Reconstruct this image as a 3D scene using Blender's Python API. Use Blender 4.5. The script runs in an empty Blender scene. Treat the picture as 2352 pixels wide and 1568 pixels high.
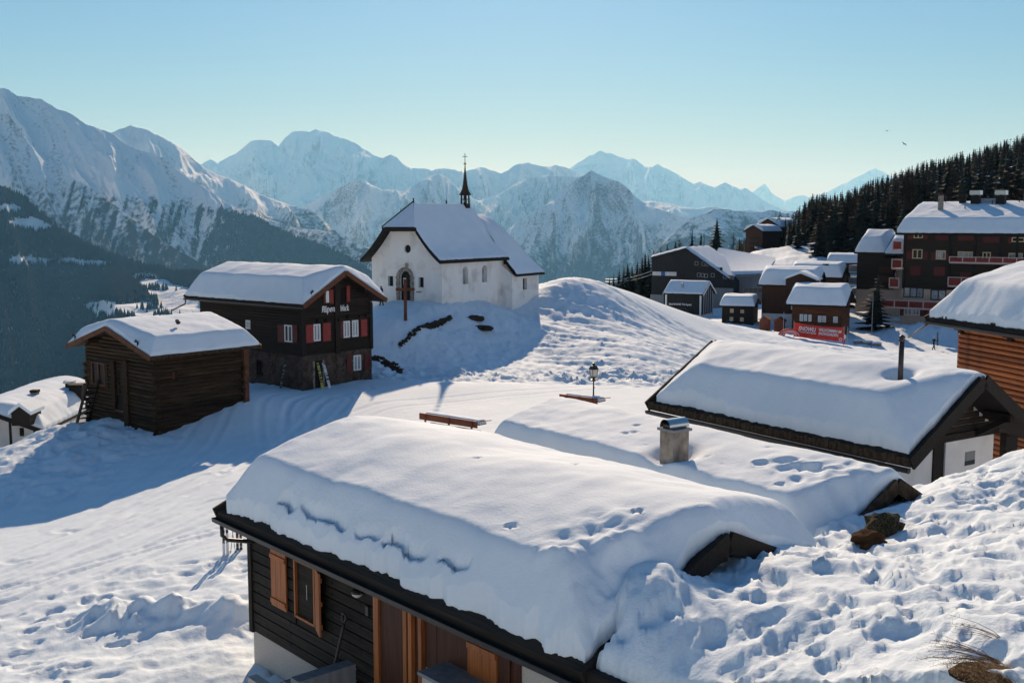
import bpy, bmesh, math, random
import numpy as np
from mathutils import Vector, Matrix

random.seed(7)
RNG = np.random.default_rng(11)
SC = bpy.context.scene
COL = SC.collection

# ------------------------------------------------------------------ camera
F_PX, CU, CV, HORIZON = 2460.0, 1176.0, 784.0, 512.0      # reference grid 2352 x 1568
PITCH = math.atan((CV - HORIZON) / F_PX)
cam_d = bpy.data.cameras.new('camera')
cam = bpy.data.objects.new('camera', cam_d)
COL.objects.link(cam)
cam_d.sensor_width = 36.0
cam_d.lens = 36.0 * F_PX / 2352.0
cam_d.clip_start = 0.1
cam_d.clip_end = 120000.0
cam.location = (0, 0, 0)
cam.rotation_euler = (math.pi / 2 - PITCH, 0, 0)
SC.camera = cam

# ------------------------------------------------------------------ sky and sun
SUN_EL, SUN_AZ = math.radians(24.3), math.radians(0.2)    # azimuth from +Y, positive to the right
world = bpy.data.worlds.new("World")
SC.world = world
world.use_nodes = True
wn = world.node_tree
wn.nodes.clear()
sky = wn.nodes.new('ShaderNodeTexSky')
sky.sky_type = 'NISHITA'
sky.sun_disc = False
sky.sun_elevation = SUN_EL
sky.sun_rotation = SUN_AZ
sky.altitude = 1950.0
sky.air_density = 2.0
sky.dust_density = 0.9
sky.ozone_density = 10.0
bg = wn.nodes.new('ShaderNodeBackground')
bg.inputs['Strength'].default_value = 0.074
wo = wn.nodes.new('ShaderNodeOutputWorld')
wn.links.new(sky.outputs[0], bg.inputs['Color'])
wn.links.new(bg.outputs[0], wo.inputs['Surface'])
sun_d = bpy.data.lights.new('sun', 'SUN')
sun_d.energy = 5.0
sun_d.angle = math.radians(0.53)
sun_d.color = (1.0, 0.83, 0.63)
sun = bpy.data.objects.new('sun', sun_d)
COL.objects.link(sun)
SDIR = Vector((math.sin(SUN_AZ) * math.cos(SUN_EL), math.cos(SUN_AZ) * math.cos(SUN_EL), math.sin(SUN_EL)))
sun.rotation_euler = SDIR.to_track_quat('Z', 'Y').to_euler()
sun.location = (0, -30, 60)
SC.view_settings.view_transform = 'Standard'
SC.view_settings.look = 'None'
SC.view_settings.gamma = 1.0
SC.view_settings.use_curve_mapping = False
SC.view_settings.exposure = 0.14
SC.render.engine = 'CYCLES'
SC.cycles.use_denoising = True
SC.cycles.max_bounces = 8
SC.cycles.diffuse_bounces = 6
SC.cycles.glossy_bounces = 3
SC.cycles.transmission_bounces = 3
SC.cycles.volume_bounces = 1
SC.cycles.transparent_max_bounces = 6
SC.cycles.caustics_reflective = False
SC.cycles.caustics_refractive = False

# ------------------------------------------------------------------ geometry of the view (places things by sight lines)
FW = np.array([0, math.cos(PITCH), -math.sin(PITCH)])
UP = np.array([0, math.sin(PITCH), math.cos(PITCH)])

def ray(u, v):
    return np.array([(u - CU) / F_PX, 0, 0]) + FW + UP * (CV - v) / F_PX

def aty(u, v, y):
    r = ray(u, v)
    return r * (y / r[1])

def atz(u, v, z):
    r = ray(u, v)
    return r * (z / r[2])

def proj(P):
    P = np.asarray(P, float)
    d = P @ FW
    return CU + F_PX * P[..., 0] / d, CV - F_PX * (P @ UP) / d

def along_to_u(P, D, u):
    """distance t along horizontal direction D from P so that the point stands on column u"""
    P = np.asarray(P, float); D = np.asarray(D, float)
    k = (u - CU) / F_PX
    return (k * (P @ FW) - P[0]) / (D[0] - k * (D @ FW))

# ------------------------------------------------------------------ noise (numpy)
def _hash(ix, iy, seed):
    h = (ix.astype(np.int64) * 374761393 + iy.astype(np.int64) * 668265263 + seed * 1274126177) & 0xffffffff
    h = ((h ^ (h >> 13)) * 1274126177) & 0xffffffff
    h = ((h ^ (h >> 16)) * 2246822519) & 0xffffffff
    return ((h ^ (h >> 15)) & 0xffffff) / float(0xffffff)

def vnoise(x, y, seed=0):
    """gradient noise, about -0.7..0.7"""
    x = np.asarray(x, float); y = np.asarray(y, float)
    ix = np.floor(x).astype(np.int64); iy = np.floor(y).astype(np.int64)
    fx = x - ix; fy = y - iy
    u = fx * fx * fx * (fx * (fx * 6 - 15) + 10); v = fy * fy * fy * (fy * (fy * 6 - 15) + 10)
    def g(dx, dy):
        a = _hash(ix + dx, iy + dy, seed) * 6.2831853
        return np.cos(a) * (fx - dx) + np.sin(a) * (fy - dy)
    n0 = g(0, 0) * (1 - u) + g(1, 0) * u
    n1 = g(0, 1) * (1 - u) + g(1, 1) * u
    return (n0 * (1 - v) + n1 * v) * 1.4

def fbm(x, y, seed=0, octaves=4, lac=2.03, gain=0.5):
    s = 0; a = 1.0
    for o in range(octaves):
        s = s + a * vnoise(x, y, seed + o * 17)
        x = x * lac + 13.7; y = y * lac - 7.1; a *= gain
    return s

def ridged(x, y, seed=0, octaves=4, lac=2.05, gain=0.5):
    s = 0; a = 1.0; w = 1.0
    for o in range(octaves):
        n = 1 - np.abs(vnoise(x, y, seed + o * 17)) * 1.6
        n = np.clip(n, 0, 1) ** 2 * w
        s = s + a * n; w = np.clip(n * 1.6, 0.25, 1)
        x = x * lac + 3.3; y = y * lac + 9.2; a *= gain
    return s

def sstep(a, b, x):
    t = np.clip((x - a) / (b - a), 0, 1)
    return t * t * (3 - 2 * t)

def dips(x, y, cell, seed, prob=0.7, rmin=.25, rmax=.48, stretch=1.0):
    """footprint-like hollows with soft rims: 0 outside, -1 at the middle, small positive rim"""
    out = np.zeros_like(x)
    X = x / cell; Y = y / (cell * stretch)
    ix = np.floor(X).astype(np.int64); iy = np.floor(Y).astype(np.int64)
    for dx in (-1, 0, 1):
        for dy in (-1, 0, 1):
            cx = ix + dx; cy = iy + dy
            h1 = _hash(cx, cy, seed); h2 = _hash(cx, cy, seed + 1); h3 = _hash(cx, cy, seed + 2)
            h4 = _hash(cx, cy, seed + 3); h5 = _hash(cx, cy, seed + 4)
            px = cx + .15 + .7 * h1; py = cy + .15 + .7 * h2
            ang = h4 * 3.1416; el = 1.0 + .8 * h5
            ax = (X - px) * np.cos(ang) + (Y - py) * np.sin(ang)
            ay = -(X - px) * np.sin(ang) + (Y - py) * np.cos(ang)
            d = np.sqrt((ax / el) ** 2 + (ay * el ** .3) ** 2) / (rmin + (rmax - rmin) * h3)
            m = (_hash(cx, cy, seed + 5) < prob)
            v = np.where(d < 1.35, -np.clip(1 - d ** 3, 0, 1) * (.45 + .55 * h5) + .3 * np.exp(-((d - 1.1) / .17) ** 2), 0)
            out = np.where(m & (v < out * 1.0), v, np.where(m & (out >= 0) & (v > out), v, out))
    return out

def smin(a, b, k):
    h = np.clip(.5 + .5 * (b - a) / k, 0, 1)
    return b * (1 - h) + a * h - k * h * (1 - h)

# ------------------------------------------------------------------ materials
MATS = {}
def mat(name, c1, c2=None, scale=(1, 1, 1), lo=.35, hi=.65, detail=5, rough=.75, spec=.3, bump=0, bscale=None, bdist=.02,
        metal=0, rnd=0, coord='Object', c3=None, s3=1.0, lo3=.55, hi3=.7, wave=None):
    m = bpy.data.materials.new(name); m.use_nodes = True
    nt = m.node_tree; b = nt.nodes['Principled BSDF']
    b.inputs['Roughness'].default_value = rough
    b.inputs['Specular IOR Level'].default_value = spec
    b.inputs['Metallic'].default_value = metal
    L = nt.links.new
    tc = nt.nodes.new('ShaderNodeTexCoord')
    mp = nt.nodes.new('ShaderNodeMapping'); mp.inputs['Scale'].default_value = scale
    L(tc.outputs[coord], mp.inputs['Vector'])
    if rnd:
        oi = nt.nodes.new('ShaderNodeObjectInfo')
        mr = nt.nodes.new('ShaderNodeMath'); mr.operation = 'MULTIPLY'; mr.inputs[1].default_value = 37.0
        L(oi.outputs['Random'], mr.inputs[0])
        cx = nt.nodes.new('ShaderNodeCombineXYZ'); L(mr.outputs[0], cx.inputs[0]); L(mr.outputs[0], cx.inputs[2])
        L(cx.outputs[0], mp.inputs['Location'])
    out = None
    if c2 is None:
        out = None
        b.inputs['Base Color'].default_value = (*c1, 1)
    else:
        nz = nt.nodes.new('ShaderNodeTexNoise'); nz.inputs['Scale'].default_value = 1.0
        nz.inputs['Detail'].default_value = detail; nz.inputs['Roughness'].default_value = .6
        L(mp.outputs[0], nz.inputs['Vector'])
        cr = nt.nodes.new('ShaderNodeValToRGB')
        cr.color_ramp.elements[0].position = lo; cr.color_ramp.elements[1].position = hi
        cr.color_ramp.elements[0].color = (*c1, 1); cr.color_ramp.elements[1].color = (*c2, 1)
        L(nz.outputs['Fac'], cr.inputs['Fac']); out = cr.outputs['Color']
        if c3 is not None:
            n3 = nt.nodes.new('ShaderNodeTexNoise'); n3.inputs['Scale'].default_value = s3; n3.inputs['Detail'].default_value = 4
            L(tc.outputs[coord], n3.inputs['Vector'])
            r3 = nt.nodes.new('ShaderNodeMapRange'); r3.inputs[1].default_value = lo3; r3.inputs[2].default_value = hi3
            L(n3.outputs['Fac'], r3.inputs[0])
            mx = nt.nodes.new('ShaderNodeMix'); mx.data_type = 'RGBA'
            L(r3.outputs[0], mx.inputs[0]); L(out, mx.inputs[6]); mx.inputs[7].default_value = (*c3, 1)
            out = mx.outputs[2]
        if rnd:
            hs = nt.nodes.new('ShaderNodeHueSaturation')
            vr = nt.nodes.new('ShaderNodeMapRange'); vr.inputs[3].default_value = 1 - rnd; vr.inputs[4].default_value = 1 + rnd
            L(oi.outputs['Random'], vr.inputs[0]); L(vr.outputs[0], hs.inputs['Value']); L(out, hs.inputs['Color'])
            out = hs.outputs['Color']
        L(out, b.inputs['Base Color'])
    if bump:
        nb = nt.nodes.new('ShaderNodeTexNoise'); nb.inputs['Detail'].default_value = 6; nb.inputs['Roughness'].default_value = .65
        mb = nt.nodes.new('ShaderNodeMapping'); mb.inputs['Scale'].default_value = bscale or scale
        L(tc.outputs[coord], mb.inputs['Vector']); L(mb.outputs[0], nb.inputs['Vector']); nb.inputs['Scale'].default_value = 1.0
        bp = nt.nodes.new('ShaderNodeBump'); bp.inputs['Strength'].default_value = bump; bp.inputs['Distance'].default_value = bdist
        L(nb.outputs['Fac'], bp.inputs['Height']); L(bp.outputs[0], b.inputs['Normal'])
    MATS[name] = m
    return m

M_SNOW = mat('snow', (.73, .81, .87), (.80, .87, .92), (.7, .7, .7), rough=.75, spec=.06, bump=.55, bscale=(14, 14, 14), bdist=.035)
M_ROOFSNOW = mat('roof_snow', (.75, .82, .875), (.81, .87, .92), (.8, .8, .8), rough=.75, spec=.06, bump=.5, bscale=(16, 16, 16), bdist=.022)
M_BLACKWOOD = mat('black_wood', (.012, .009, .007), (.030, .022, .016), (1.2, 22, 22), rough=.8, spec=.25, bump=.4, bscale=(1.5, 30, 40), bdist=.01, rnd=.25)
M_PLANK = mat('charred_plank', (.010, .008, .0065), (.034, .026, .019), (1.0, 14, 26), rough=.78, spec=.25, bump=.5, bscale=(1.5, 26, 40), bdist=.012, rnd=.35, c3=(.006, .005, .004), s3=5, lo3=.62, hi3=.68)
M_BARN = mat('weathered_log', (.022, .013, .007), (.075, .044, .022), (.8, 9, 14), rough=.85, spec=.15, bump=.6, bscale=(1, 16, 22), bdist=.03, rnd=.4)
M_CHALET = mat('dark_chalet_board', (.017, .012, .009), (.032, .021, .014), (.8, 9, 18), rough=.8, spec=.2, bump=.3, bscale=(1, 16, 22), bdist=.015, rnd=.25)
M_HOTELWOOD = mat('hotel_board', (.030, .019, .012), (.052, .032, .019), (.5, .5, 8), rough=.8, spec=.2)
M_ORANGELOG = mat('orange_log', (.24, .062, .015), (.42, .13, .032), (.5, 7, 12), rough=.55, spec=.35, bump=.3, bscale=(.8, 14, 20), bdist=.02, rnd=.25, c3=(.16, .04, .011), s3=2.2, lo3=.55, hi3=.72)
M_BROWNLOG = mat('brown_log', (.085, .032, .013), (.15, .056, .022), (.5, 7, 12), rough=.7, spec=.25, rnd=.15)
M_BROWNBOARD = mat('brown_board', (.05, .020, .010), (.085, .032, .015), (14, 14, .8), rough=.7, spec=.25, rnd=.15)
M_REDBROWN = mat('red_brown_wood', (.15, .045, .022), (.28, .085, .040), (1, 12, 12), rough=.7, spec=.25, bump=.3, bscale=(1, 20, 20), bdist=.01, rnd=.2)
M_ORANGEWOOD = mat('orange_shutter_wood', (.26, .075, .018), (.42, .14, .036), (22, 22, 1.2), rough=.5, spec=.35, bump=.25, bscale=(30, 30, 2), bdist=.006, rnd=.15)
M_DARKBOARD = mat('dark_brown_board', (.045, .016, .008), (.085, .028, .013), (18, 18, 1.2), rough=.6, spec=.3, bump=.25, bscale=(30, 30, 2), bdist=.006)
M_BARGE = mat('barge_board', (.095, .034, .016), (.17, .062, .028), (3, 3, 3), rough=.7, spec=.25)
M_REDSHUT = mat('red_shutter', (.23, .026, .022), (.31, .038, .032), (6, 6, 2), rough=.55, spec=.3, rnd=.1)
M_DARKRED = mat('dark_red_paint', (.10, .018, .014), (.145, .026, .019), (6, 6, 2), rough=.6, spec=.3, rnd=.12)
M_BALCRED = mat('balcony_red', (.20, .030, .019), (.28, .045, .027), (9, 9, 2), rough=.6, spec=.3, rnd=.15)
M_PLASTER = mat('white_plaster', (.80, .77, .73), (.86, .835, .80), (1.2, 1.2, .6), rough=.9, spec=.1, bump=.25, bscale=(6, 6, 6), bdist=.02, c3=(.52, .47, .42), s3=.7, lo3=.52, hi3=.82)
M_STUCCO = mat('grey_stucco', (.46, .41, .36), (.58, .53, .47), (30, 30, 30), rough=.95, spec=.1, bump=.8, bscale=(70, 70, 70), bdist=.012)
M_BEIGE = mat('beige_render', (.52, .37, .27), (.60, .44, .33), (1, 1, 1), rough=.9, spec=.1)
M_WHITEWALL = mat('whitewash', (.70, .66, .63), (.78, .75, .72), (1.5, 1.5, 1.5), rough=.9, spec=.1, bump=.3, bscale=(12, 12, 12), bdist=.01)
M_CONCRETE = mat('grey_panel', (.20, .20, .20), (.27, .27, .27), (8, 8, .5), rough=.85, spec=.15)
M_BLACKCLAD = mat('black_cladding', (.013, .012, .012), (.021, .019, .019), (2, 2, .4), rough=.7, spec=.3)
M_STONE = mat('stone', (.075, .052, .040), (.20, .145, .112), (2.2, 2.2, 2.2), rough=.9, spec=.15, bump=.7, bscale=(18, 18, 18), bdist=.02, rnd=.35)
M_MORTAR = mat('mortar', (.060, .043, .034), (.10, .072, .056), (5, 5, 5), rough=.95, spec=.1)
M_ROCK = mat('brown_rock', (.030, .022, .015), (.085, .062, .042), (3, 3, 3), rough=.9, spec=.15, bump=.9, bscale=(9, 9, 9), bdist=.06, rnd=.3)
M_LICHEN = mat('lichen_rock', (.028, .022, .016), (.15, .125, .075), (11, 11, 11), lo=.42, hi=.62, rough=.95, spec=.1, bump=1.0, bscale=(24, 24, 24), bdist=.05)
M_HEATHER = mat('brown_heath', (.07, .035, .018), (.20, .105, .05), (25, 25, 25), rough=.95, spec=.05, bump=1, bscale=(40, 40, 40), bdist=.06)
M_STRAW = mat('straw', (.24, .15, .07), (.42, .29, .15), (12, 12, 12), rough=.8, spec=.15)
M_STEM = mat('dry_stem', (.13, .065, .03), (.24, .13, .065), (9, 9, 9), rough=.8, spec=.15)
M_CHIMNEY = mat('chimney_render', (.20, .165, .135), (.40, .345, .29), (3, 3, 3), rough=.95, spec=.1, bump=.6, bscale=(40, 40, 40), bdist=.012, c3=(.12, .095, .075), s3=2.3)
M_STEEL = mat('steel', (.55, .56, .57), rough=.22, spec=.5, metal=1)
M_DARKMETAL = mat('dark_metal', (.018, .017, .017), (.03, .028, .027), (8, 8, 8), rough=.45, spec=.4)
M_PIPE = mat('pipe_metal', (.025, .018, .02), (.05, .036, .036), (6, 6, 3), rough=.5, spec=.4)
M_GREYMETAL = mat('grey_metal', (.28, .29, .30), (.36, .37, .38), (6, 6, 6), rough=.45, spec=.4)
M_WHITEPAINT = mat('white_paint', (.74, .73, .71), (.80, .79, .77), (5, 5, 5), rough=.5, spec=.35)
M_CREAMPAINT = mat('cream_frame', (.60, .42, .22), (.68, .50, .28), (5, 5, 5), rough=.5, spec=.35)
M_PINKPAINT = mat('pale_rail_paint', (.60, .40, .33), (.68, .48, .40), (5, 5, 5), rough=.5, spec=.35)
M_GLASS = mat('window_glass', (.012, .014, .016), rough=.12, spec=.35)
M_DARKGLASS = mat('dark_glass', (.010, .011, .013), rough=.3, spec=.08)
M_CURTAIN = mat('curtained_glass', (.46, .46, .45), (.62, .62, .61), (6, 6, 1), rough=.25, spec=.5)
M_PALEGLASS = mat('pale_glass', (.20, .22, .24), (.40, .41, .42), (3, 3, 2), rough=.12, spec=.6)  # white reflections on the panes are put into this pale base colour
M_GOLD = mat('gilt', (.75, .48, .15), rough=.28, metal=1)
M_SHINGLE = mat('wood_shingle', (.030, .021, .014), (.085, .058, .036), (7, 7, 5), rough=.85, spec=.15, bump=.6, bscale=(9, 9, 12), bdist=.03)
M_BANNER = mat('red_banner', (.62, .050, .030), (.70, .068, .042), (2, 2, 2), rough=.65, spec=.2)
M_WHITEPRINT = mat('white_print', (.85, .83, .80), rough=.6)
M_YELLOW = mat('yellow_paint', (.55, .50, .06), rough=.5)
M_SKIDARK = mat('ski_dark', (.02, .02, .022), (.30, .28, .26), (1, 1, 9), lo=.52, hi=.56, rough=.35, spec=.5)
M_SKIWHITE = mat('ski_white', (.70, .70, .70), (.06, .06, .06), (1, 1, 6), lo=.56, hi=.6, rough=.35, spec=.5)
M_SKIYELLOW = mat('ski_yellow', (.50, .46, .07), (.03, .03, .03), (1, 1, 7), lo=.50, hi=.54, rough=.35, spec=.5)
M_BLUE = mat('blue_plastic', (.02, .09, .30), rough=.5)
M_LAMPGLASS = mat('frosted_glass', (.62, .57, .48), rough=.5, spec=.4)
M_CLOTHBLUE = mat('blue_jacket', (.008, .030, .075), (.014, .045, .10), (20, 20, 20), rough=.8)
M_CLOTHBLACK = mat('black_cloth', (.010, .010, .012), (.02, .02, .022), (20, 20, 20), rough=.8)
M_CLOTHRED = mat('red_cloth', (.22, .02, .03), (.30, .03, .045), (20, 20, 20), rough=.8)
M_CLOTHWHITE = mat('white_cloth', (.62, .60, .60), (.72, .70, .70), (20, 20, 20), rough=.8)
M_SKIN = mat('skin', (.46, .25, .17), rough=.6)
M_HAIR = mat('dark_hair', (.018, .012, .009), rough=.7)
M_BARK = mat('bark', (.030, .020, .014), (.06, .042, .030), (4, 4, 1), rough=.95, spec=.1)
M_NEEDLE = mat('spruce_needles', (.014, .017, .011), (.042, .044, .028), (.9, .9, .9), rough=.9, spec=.15, rnd=.35)
M_LARCH = mat('bare_larch', (.040, .022, .013), (.085, .050, .031), (.9, .9, .9), rough=.9, spec=.1, rnd=.35)
M_FARTREE = mat('far_trees', (.007, .010, .008), (.020, .022, .018), (.02, .02, .02), rough=.95, spec=.05)
M_BIRD = mat('bird_black', (.012, .012, .013), rough=.7)

# ------------------------------------------------------------------ object helpers
def link(o, parent=None):
    COL.objects.link(o)
    if parent is not None: o.parent = parent
    return o

def tag(o, label=None, cat=None, group=None, kind=None):
    if label: o['label'] = label
    if cat: o['category'] = cat
    if group: o['group'] = group
    if kind: o['kind'] = kind
    return o

def empty(name, loc, rz=0.0, label=None, cat=None, group=None):
    o = bpy.data.objects.new(name, None); COL.objects.link(o)
    o.empty_display_size = .3
    o.location = tuple(float(c) for c in loc); o.rotation_euler = (0, 0, rz)
    return tag(o, label, cat, group)

class MB:
    """collects shapes; build() links them as ONE mesh object"""
    def __init__(s): s.v = []; s.f = []; s.mi = []; s.cur = 0
    def verts(s, pts):
        i = len(s.v); s.v += [tuple(float(c) for c in p) for p in pts]; return i
    def face(s, idx): s.f.append(tuple(idx)); s.mi.append(s.cur)
    def poly(s, pts):
        i = s.verts(pts); s.face(range(i, i + len(pts)))
    def box(s, x0, x1, y0, y1, z0, z1):
        i = s.verts([(x0, y0, z0), (x1, y0, z0), (x1, y1, z0), (x0, y1, z0), (x0, y0, z1), (x1, y0, z1), (x1, y1, z1), (x0, y1, z1)])
        for q in ((3, 2, 1, 0), (4, 5, 6, 7), (0, 1, 5, 4), (1, 2, 6, 5), (2, 3, 7, 6), (3, 0, 4, 7)): s.face([i + k for k in q])
    def hexa(s, b, t):
        """b, t: four bottom and four top points, same winding (counter-clockwise seen from above)"""
        i = s.verts(list(b) + list(t))
        for q in ((3, 2, 1, 0), (4, 5, 6, 7), (0, 1, 5, 4), (1, 2, 6, 5), (2, 3, 7, 6), (3, 0, 4, 7)): s.face([i + k for k in q])
    def bar(s, p, q, w, h=None, up=(0, 0, 1)):
        """rectangular bar from p to q"""
        h = h or w
        p = Vector(p); q = Vector(q); d = (q - p)
        if d.length < 1e-6: return
        d.normalize(); u = Vector(up)
        if abs(d.dot(u)) > .98: u = Vector((1, 0, 0))
        r = d.cross(u).normalized() * (w / 2); n = r.cross(d).normalized() * (h / 2)
        s.hexa([p - r - n, p + r - n, p + r + n, p - r + n][::-1] if False else [p - r - n, p - r + n, p + r + n, p + r - n],
               [q - r - n, q - r + n, q + r + n, q + r - n])
    def tube(s, pts, rad, n=8, caps=True):
        pts = [Vector(p) for p in pts]
        rad = list(rad) if hasattr(rad, '__len__') else [rad] * len(pts)
        rings = []; prev = None
        for k, p in enumerate(pts):
            d = (pts[min(k + 1, len(pts) - 1)] - pts[max(k - 1, 0)])
            if d.length < 1e-9: d = Vector((0, 0, 1))
            d.normalize()
            u = Vector((1, 0, 0)) if abs(d.x) < .8 else Vector((0, 1, 0))
            if prev is not None and abs(prev.dot(d)) < .95: u = prev
            a = (u - d * u.dot(d)).normalized(); b = d.cross(a); prev = a
            rings.append(s.verts([p + (a * math.cos(t) + b * math.sin(t)) * rad[k] for t in [6.28318 * j / n for j in range(n)]]))
        for k in range(len(pts) - 1):
            for j in range(n):
                s.face((rings[k] + j, rings[k] + (j + 1) % n, rings[k + 1] + (j + 1) % n, rings[k + 1] + j))
        if caps:
            s.face([rings[0] + j for j in range(n)][::-1]); s.face([rings[-1] + j for j in range(n)])
    def lathe(s, prof, n=12, c=(0, 0, 0), phase=0.0):
        """prof: list of (radius, z)"""
        rings = [s.verts([(c[0] + max(r, 1e-4) * math.cos(phase + 6.28318 * j / n), c[1] + max(r, 1e-4) * math.sin(phase + 6.28318 * j / n), c[2] + z) for j in range(n)]) for r, z in prof]
        for k in range(len(prof) - 1):
            for j in range(n):
                s.face((rings[k] + j, rings[k] + (j + 1) % n, rings[k + 1] + (j + 1) % n, rings[k + 1] + j))
        s.face([rings[0] + j for j in range(n)][::-1]); s.face([rings[-1] + j for j in range(n)])
    def grid(s, P):
        """P: (n,m,3) array"""
        n, m = P.shape[:2]
        i = s.verts(P.reshape(-1, 3))
        for a in range(n - 1):
            for b in range(m - 1):
                s.face((i + a * m + b, i + (a + 1) * m + b, i + (a + 1) * m + b + 1, i + a * m + b + 1))
    def build(s, name, mats, parent=None, smooth=False, loc=None, rz=None):
        me = bpy.data.meshes.new(name)
        me.from_pydata(s.v, [], s.f)
        for m in (mats if isinstance(mats, (list, tuple)) else [mats]): me.materials.append(m)
        if any(s.mi): me.polygons.foreach_set('material_index', s.mi)
        if smooth: me.polygons.foreach_set('use_smooth', [True] * len(s.f))
        me.update()
        o = bpy.data.objects.new(name, me); link(o, parent)
        if loc is not None: o.location = tuple(float(c) for c in loc)
        if rz is not None: o.rotation_euler = (0, 0, rz)
        return o

def grid_obj(name, P, m, parent=None, smooth=True, attrs=None, flip=False):
    """fast grid mesh from an (n,m,3) array"""
    n, k = P.shape[:2]
    idx = np.arange(n * k).reshape(n, k)
    q = np.stack([idx[:-1, :-1], idx[1:, :-1], idx[1:, 1:], idx[:-1, 1:]], -1).reshape(-1, 4)
    if flip: q = q[:, ::-1]
    return raw_mesh(name, P.reshape(-1, 3), q, m, parent, smooth, attrs)

def raw_mesh(name, V, Q, m, parent=None, smooth=False, attrs=None):
    me = bpy.data.meshes.new(name)
    k = Q.shape[1]
    me.vertices.add(len(V)); me.vertices.foreach_set('co', np.ascontiguousarray(V, dtype=np.float32).ravel())
    me.loops.add(Q.size); me.loops.foreach_set('vertex_index', np.ascontiguousarray(Q, dtype=np.int32).ravel())
    me.polygons.add(len(Q)); me.polygons.foreach_set('loop_start', np.arange(0, Q.size, k, dtype=np.int32))
    if smooth: me.polygons.foreach_set('use_smooth', np.ones(len(Q), dtype=bool))
    me.update(calc_edges=True); me.validate()
    for an, av in (attrs or {}).items():
        a = me.attributes.new(an, 'FLOAT', 'POINT'); a.data.foreach_set('value', np.ascontiguousarray(av, dtype=np.float32).ravel())
    me.materials.append(m)
    o = bpy.data.objects.new(name, me); link(o, parent)
    return o
# ------------------------------------------------------------------ house frames (ridge along local X)
class Frame:
    def __init__(s, x, y, ze, phi, L, W, rise, zb, mirror=False):
        """x, y, ze: one eave corner; the ridge runs along phi (degrees); mirror: the house lies to the right of that line"""
        p = math.radians(phi); s.a = np.array([math.cos(p), math.sin(p), 0]); s.b = np.array([-math.sin(p), math.cos(p), 0])
        sg = -1 if mirror else 1
        c = np.array([x, y, 0.0]) + s.a * L / 2 + s.b * sg * W / 2
        s.c = np.array([c[0], c[1], zb]); s.phi = p; s.L = L; s.W = W; s.rise = rise; s.ze = ze - zb; s.zb = zb
    def w(s, x, y, z): return s.c + s.a * x + s.b * y + np.array([0, 0, z])
    def loc(s, P): d = np.asarray(P, float) - s.c; return np.array([d @ s.a, d @ s.b, d[2]])
    def hit(s, axis, off, u, v):
        """sight line through (u, v) meets the wall plane local axis = off -> (along, z) in local coordinates"""
        r = ray(u, v); n = s.a if axis == 'x' else s.b
        t = (s.c @ n + off) / (r @ n); l = s.loc(r * t)
        return (l[1] if axis == 'x' else l[0]), l[2]
    def roofz(s, y): return s.ze + s.rise * (1 - abs(y) / (s.W / 2))

FR = dict(
    front=Frame(1.00, 14.51, -6.31, 131.2, 11.4, 6.5, 1.36, -9.9, True),
    middle=Frame(5.45, 19.7, -6.85, 125.0, 11.4, 5.8, 1.65, -9.9, True),
    right=Frame(10.66, 28.08, -6.30, 123.0, 10.8, 6.2, 2.0, -9.5, True),
    barn=Frame(-18.84, 55.27, -6.91, 50.0, 7.0, 8.6, 1.30, -11.6),
    alpen=Frame(-13.02, 66.77, -5.10, 139.5, 13.2, 7.0, 2.0, -10.9, True),
    log=Frame(17.87, 46.0, -4.03, -78.0, 9.0, 9.0, 2.0, -10.5),
    lower=Frame(-29.3, 66.0, -12.9, 92.0, 13.0, 6.4, 1.2, -16.0),
    hotel=Frame(54.2, 152.0, -1.40, -38.0, 34.0, 22.0, 3.9, -15.2),
    wing=Frame(52.4, 164.4, -4.45, -38.0, 4.6, 9.0, 2.6, -15.2),
    dormer=Frame(34.5, 150.2, -8.61, -24.0, 8.4, 7.6, 1.75, -14.6),
    cabin=Frame(35.9, 140.1, -10.57, -26.0, 7.7, 8.0, 1.75, -14.9),
    small=Frame(29.1, 150.1, -11.53, -20.0, 5.0, 6.2, .9, -13.9),
    kiosk=Frame(24.1, 170.5, -11.12, -30.0, 6.7, 6.0, 1.8, -15.5),
)

# ------------------------------------------------------------------ terrain of the village
CTRL = []
def cp(x, y, z): CTRL.append((x, y, z))
def cpz(u, v, z): CTRL.append(tuple(atz(u, v, z)))
def cpy(u, v, y): CTRL.append(tuple(aty(u, v, y)))
# near ground left of the front house and the piste
cp(-3.5, 16, -9.8); cp(-7.5, 24.5, -10.0); cp(-5, 12, -9.6); cp(-12, 24, -10.5); cp(-9.1, 33.5, -10.6)
cpz(0, 1568, -10.7); cpz(250, 1480, -10.5); cpz(0, 1350, -11.4); cpz(250, 1300, -11.0); cpz(0, 1210, -12.3); cpz(300, 1150, -11.8)
cpz(550, 1100, -11.1); cpz(480, 1000, -11.3); cpz(640, 960, -10.9)
cpy(361, 994, 56.6); cpy(564, 916, 60.8); cpy(200, 978, 61.0)
cpy(691, 895, 68.2); cpy(853, 867, 72.4); cpy(565, 874, 73.5)
cpz(760, 940, -10.9); cpz(900, 930, -10.9); cpz(1000, 925, -11.0); cpz(1100, 940, -10.9); cpz(1250, 950, -10.9); cpz(1400, 910, -10.9); cpz(1480, 880, -11.0)
cpz(830, 900, -10.6)
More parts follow.
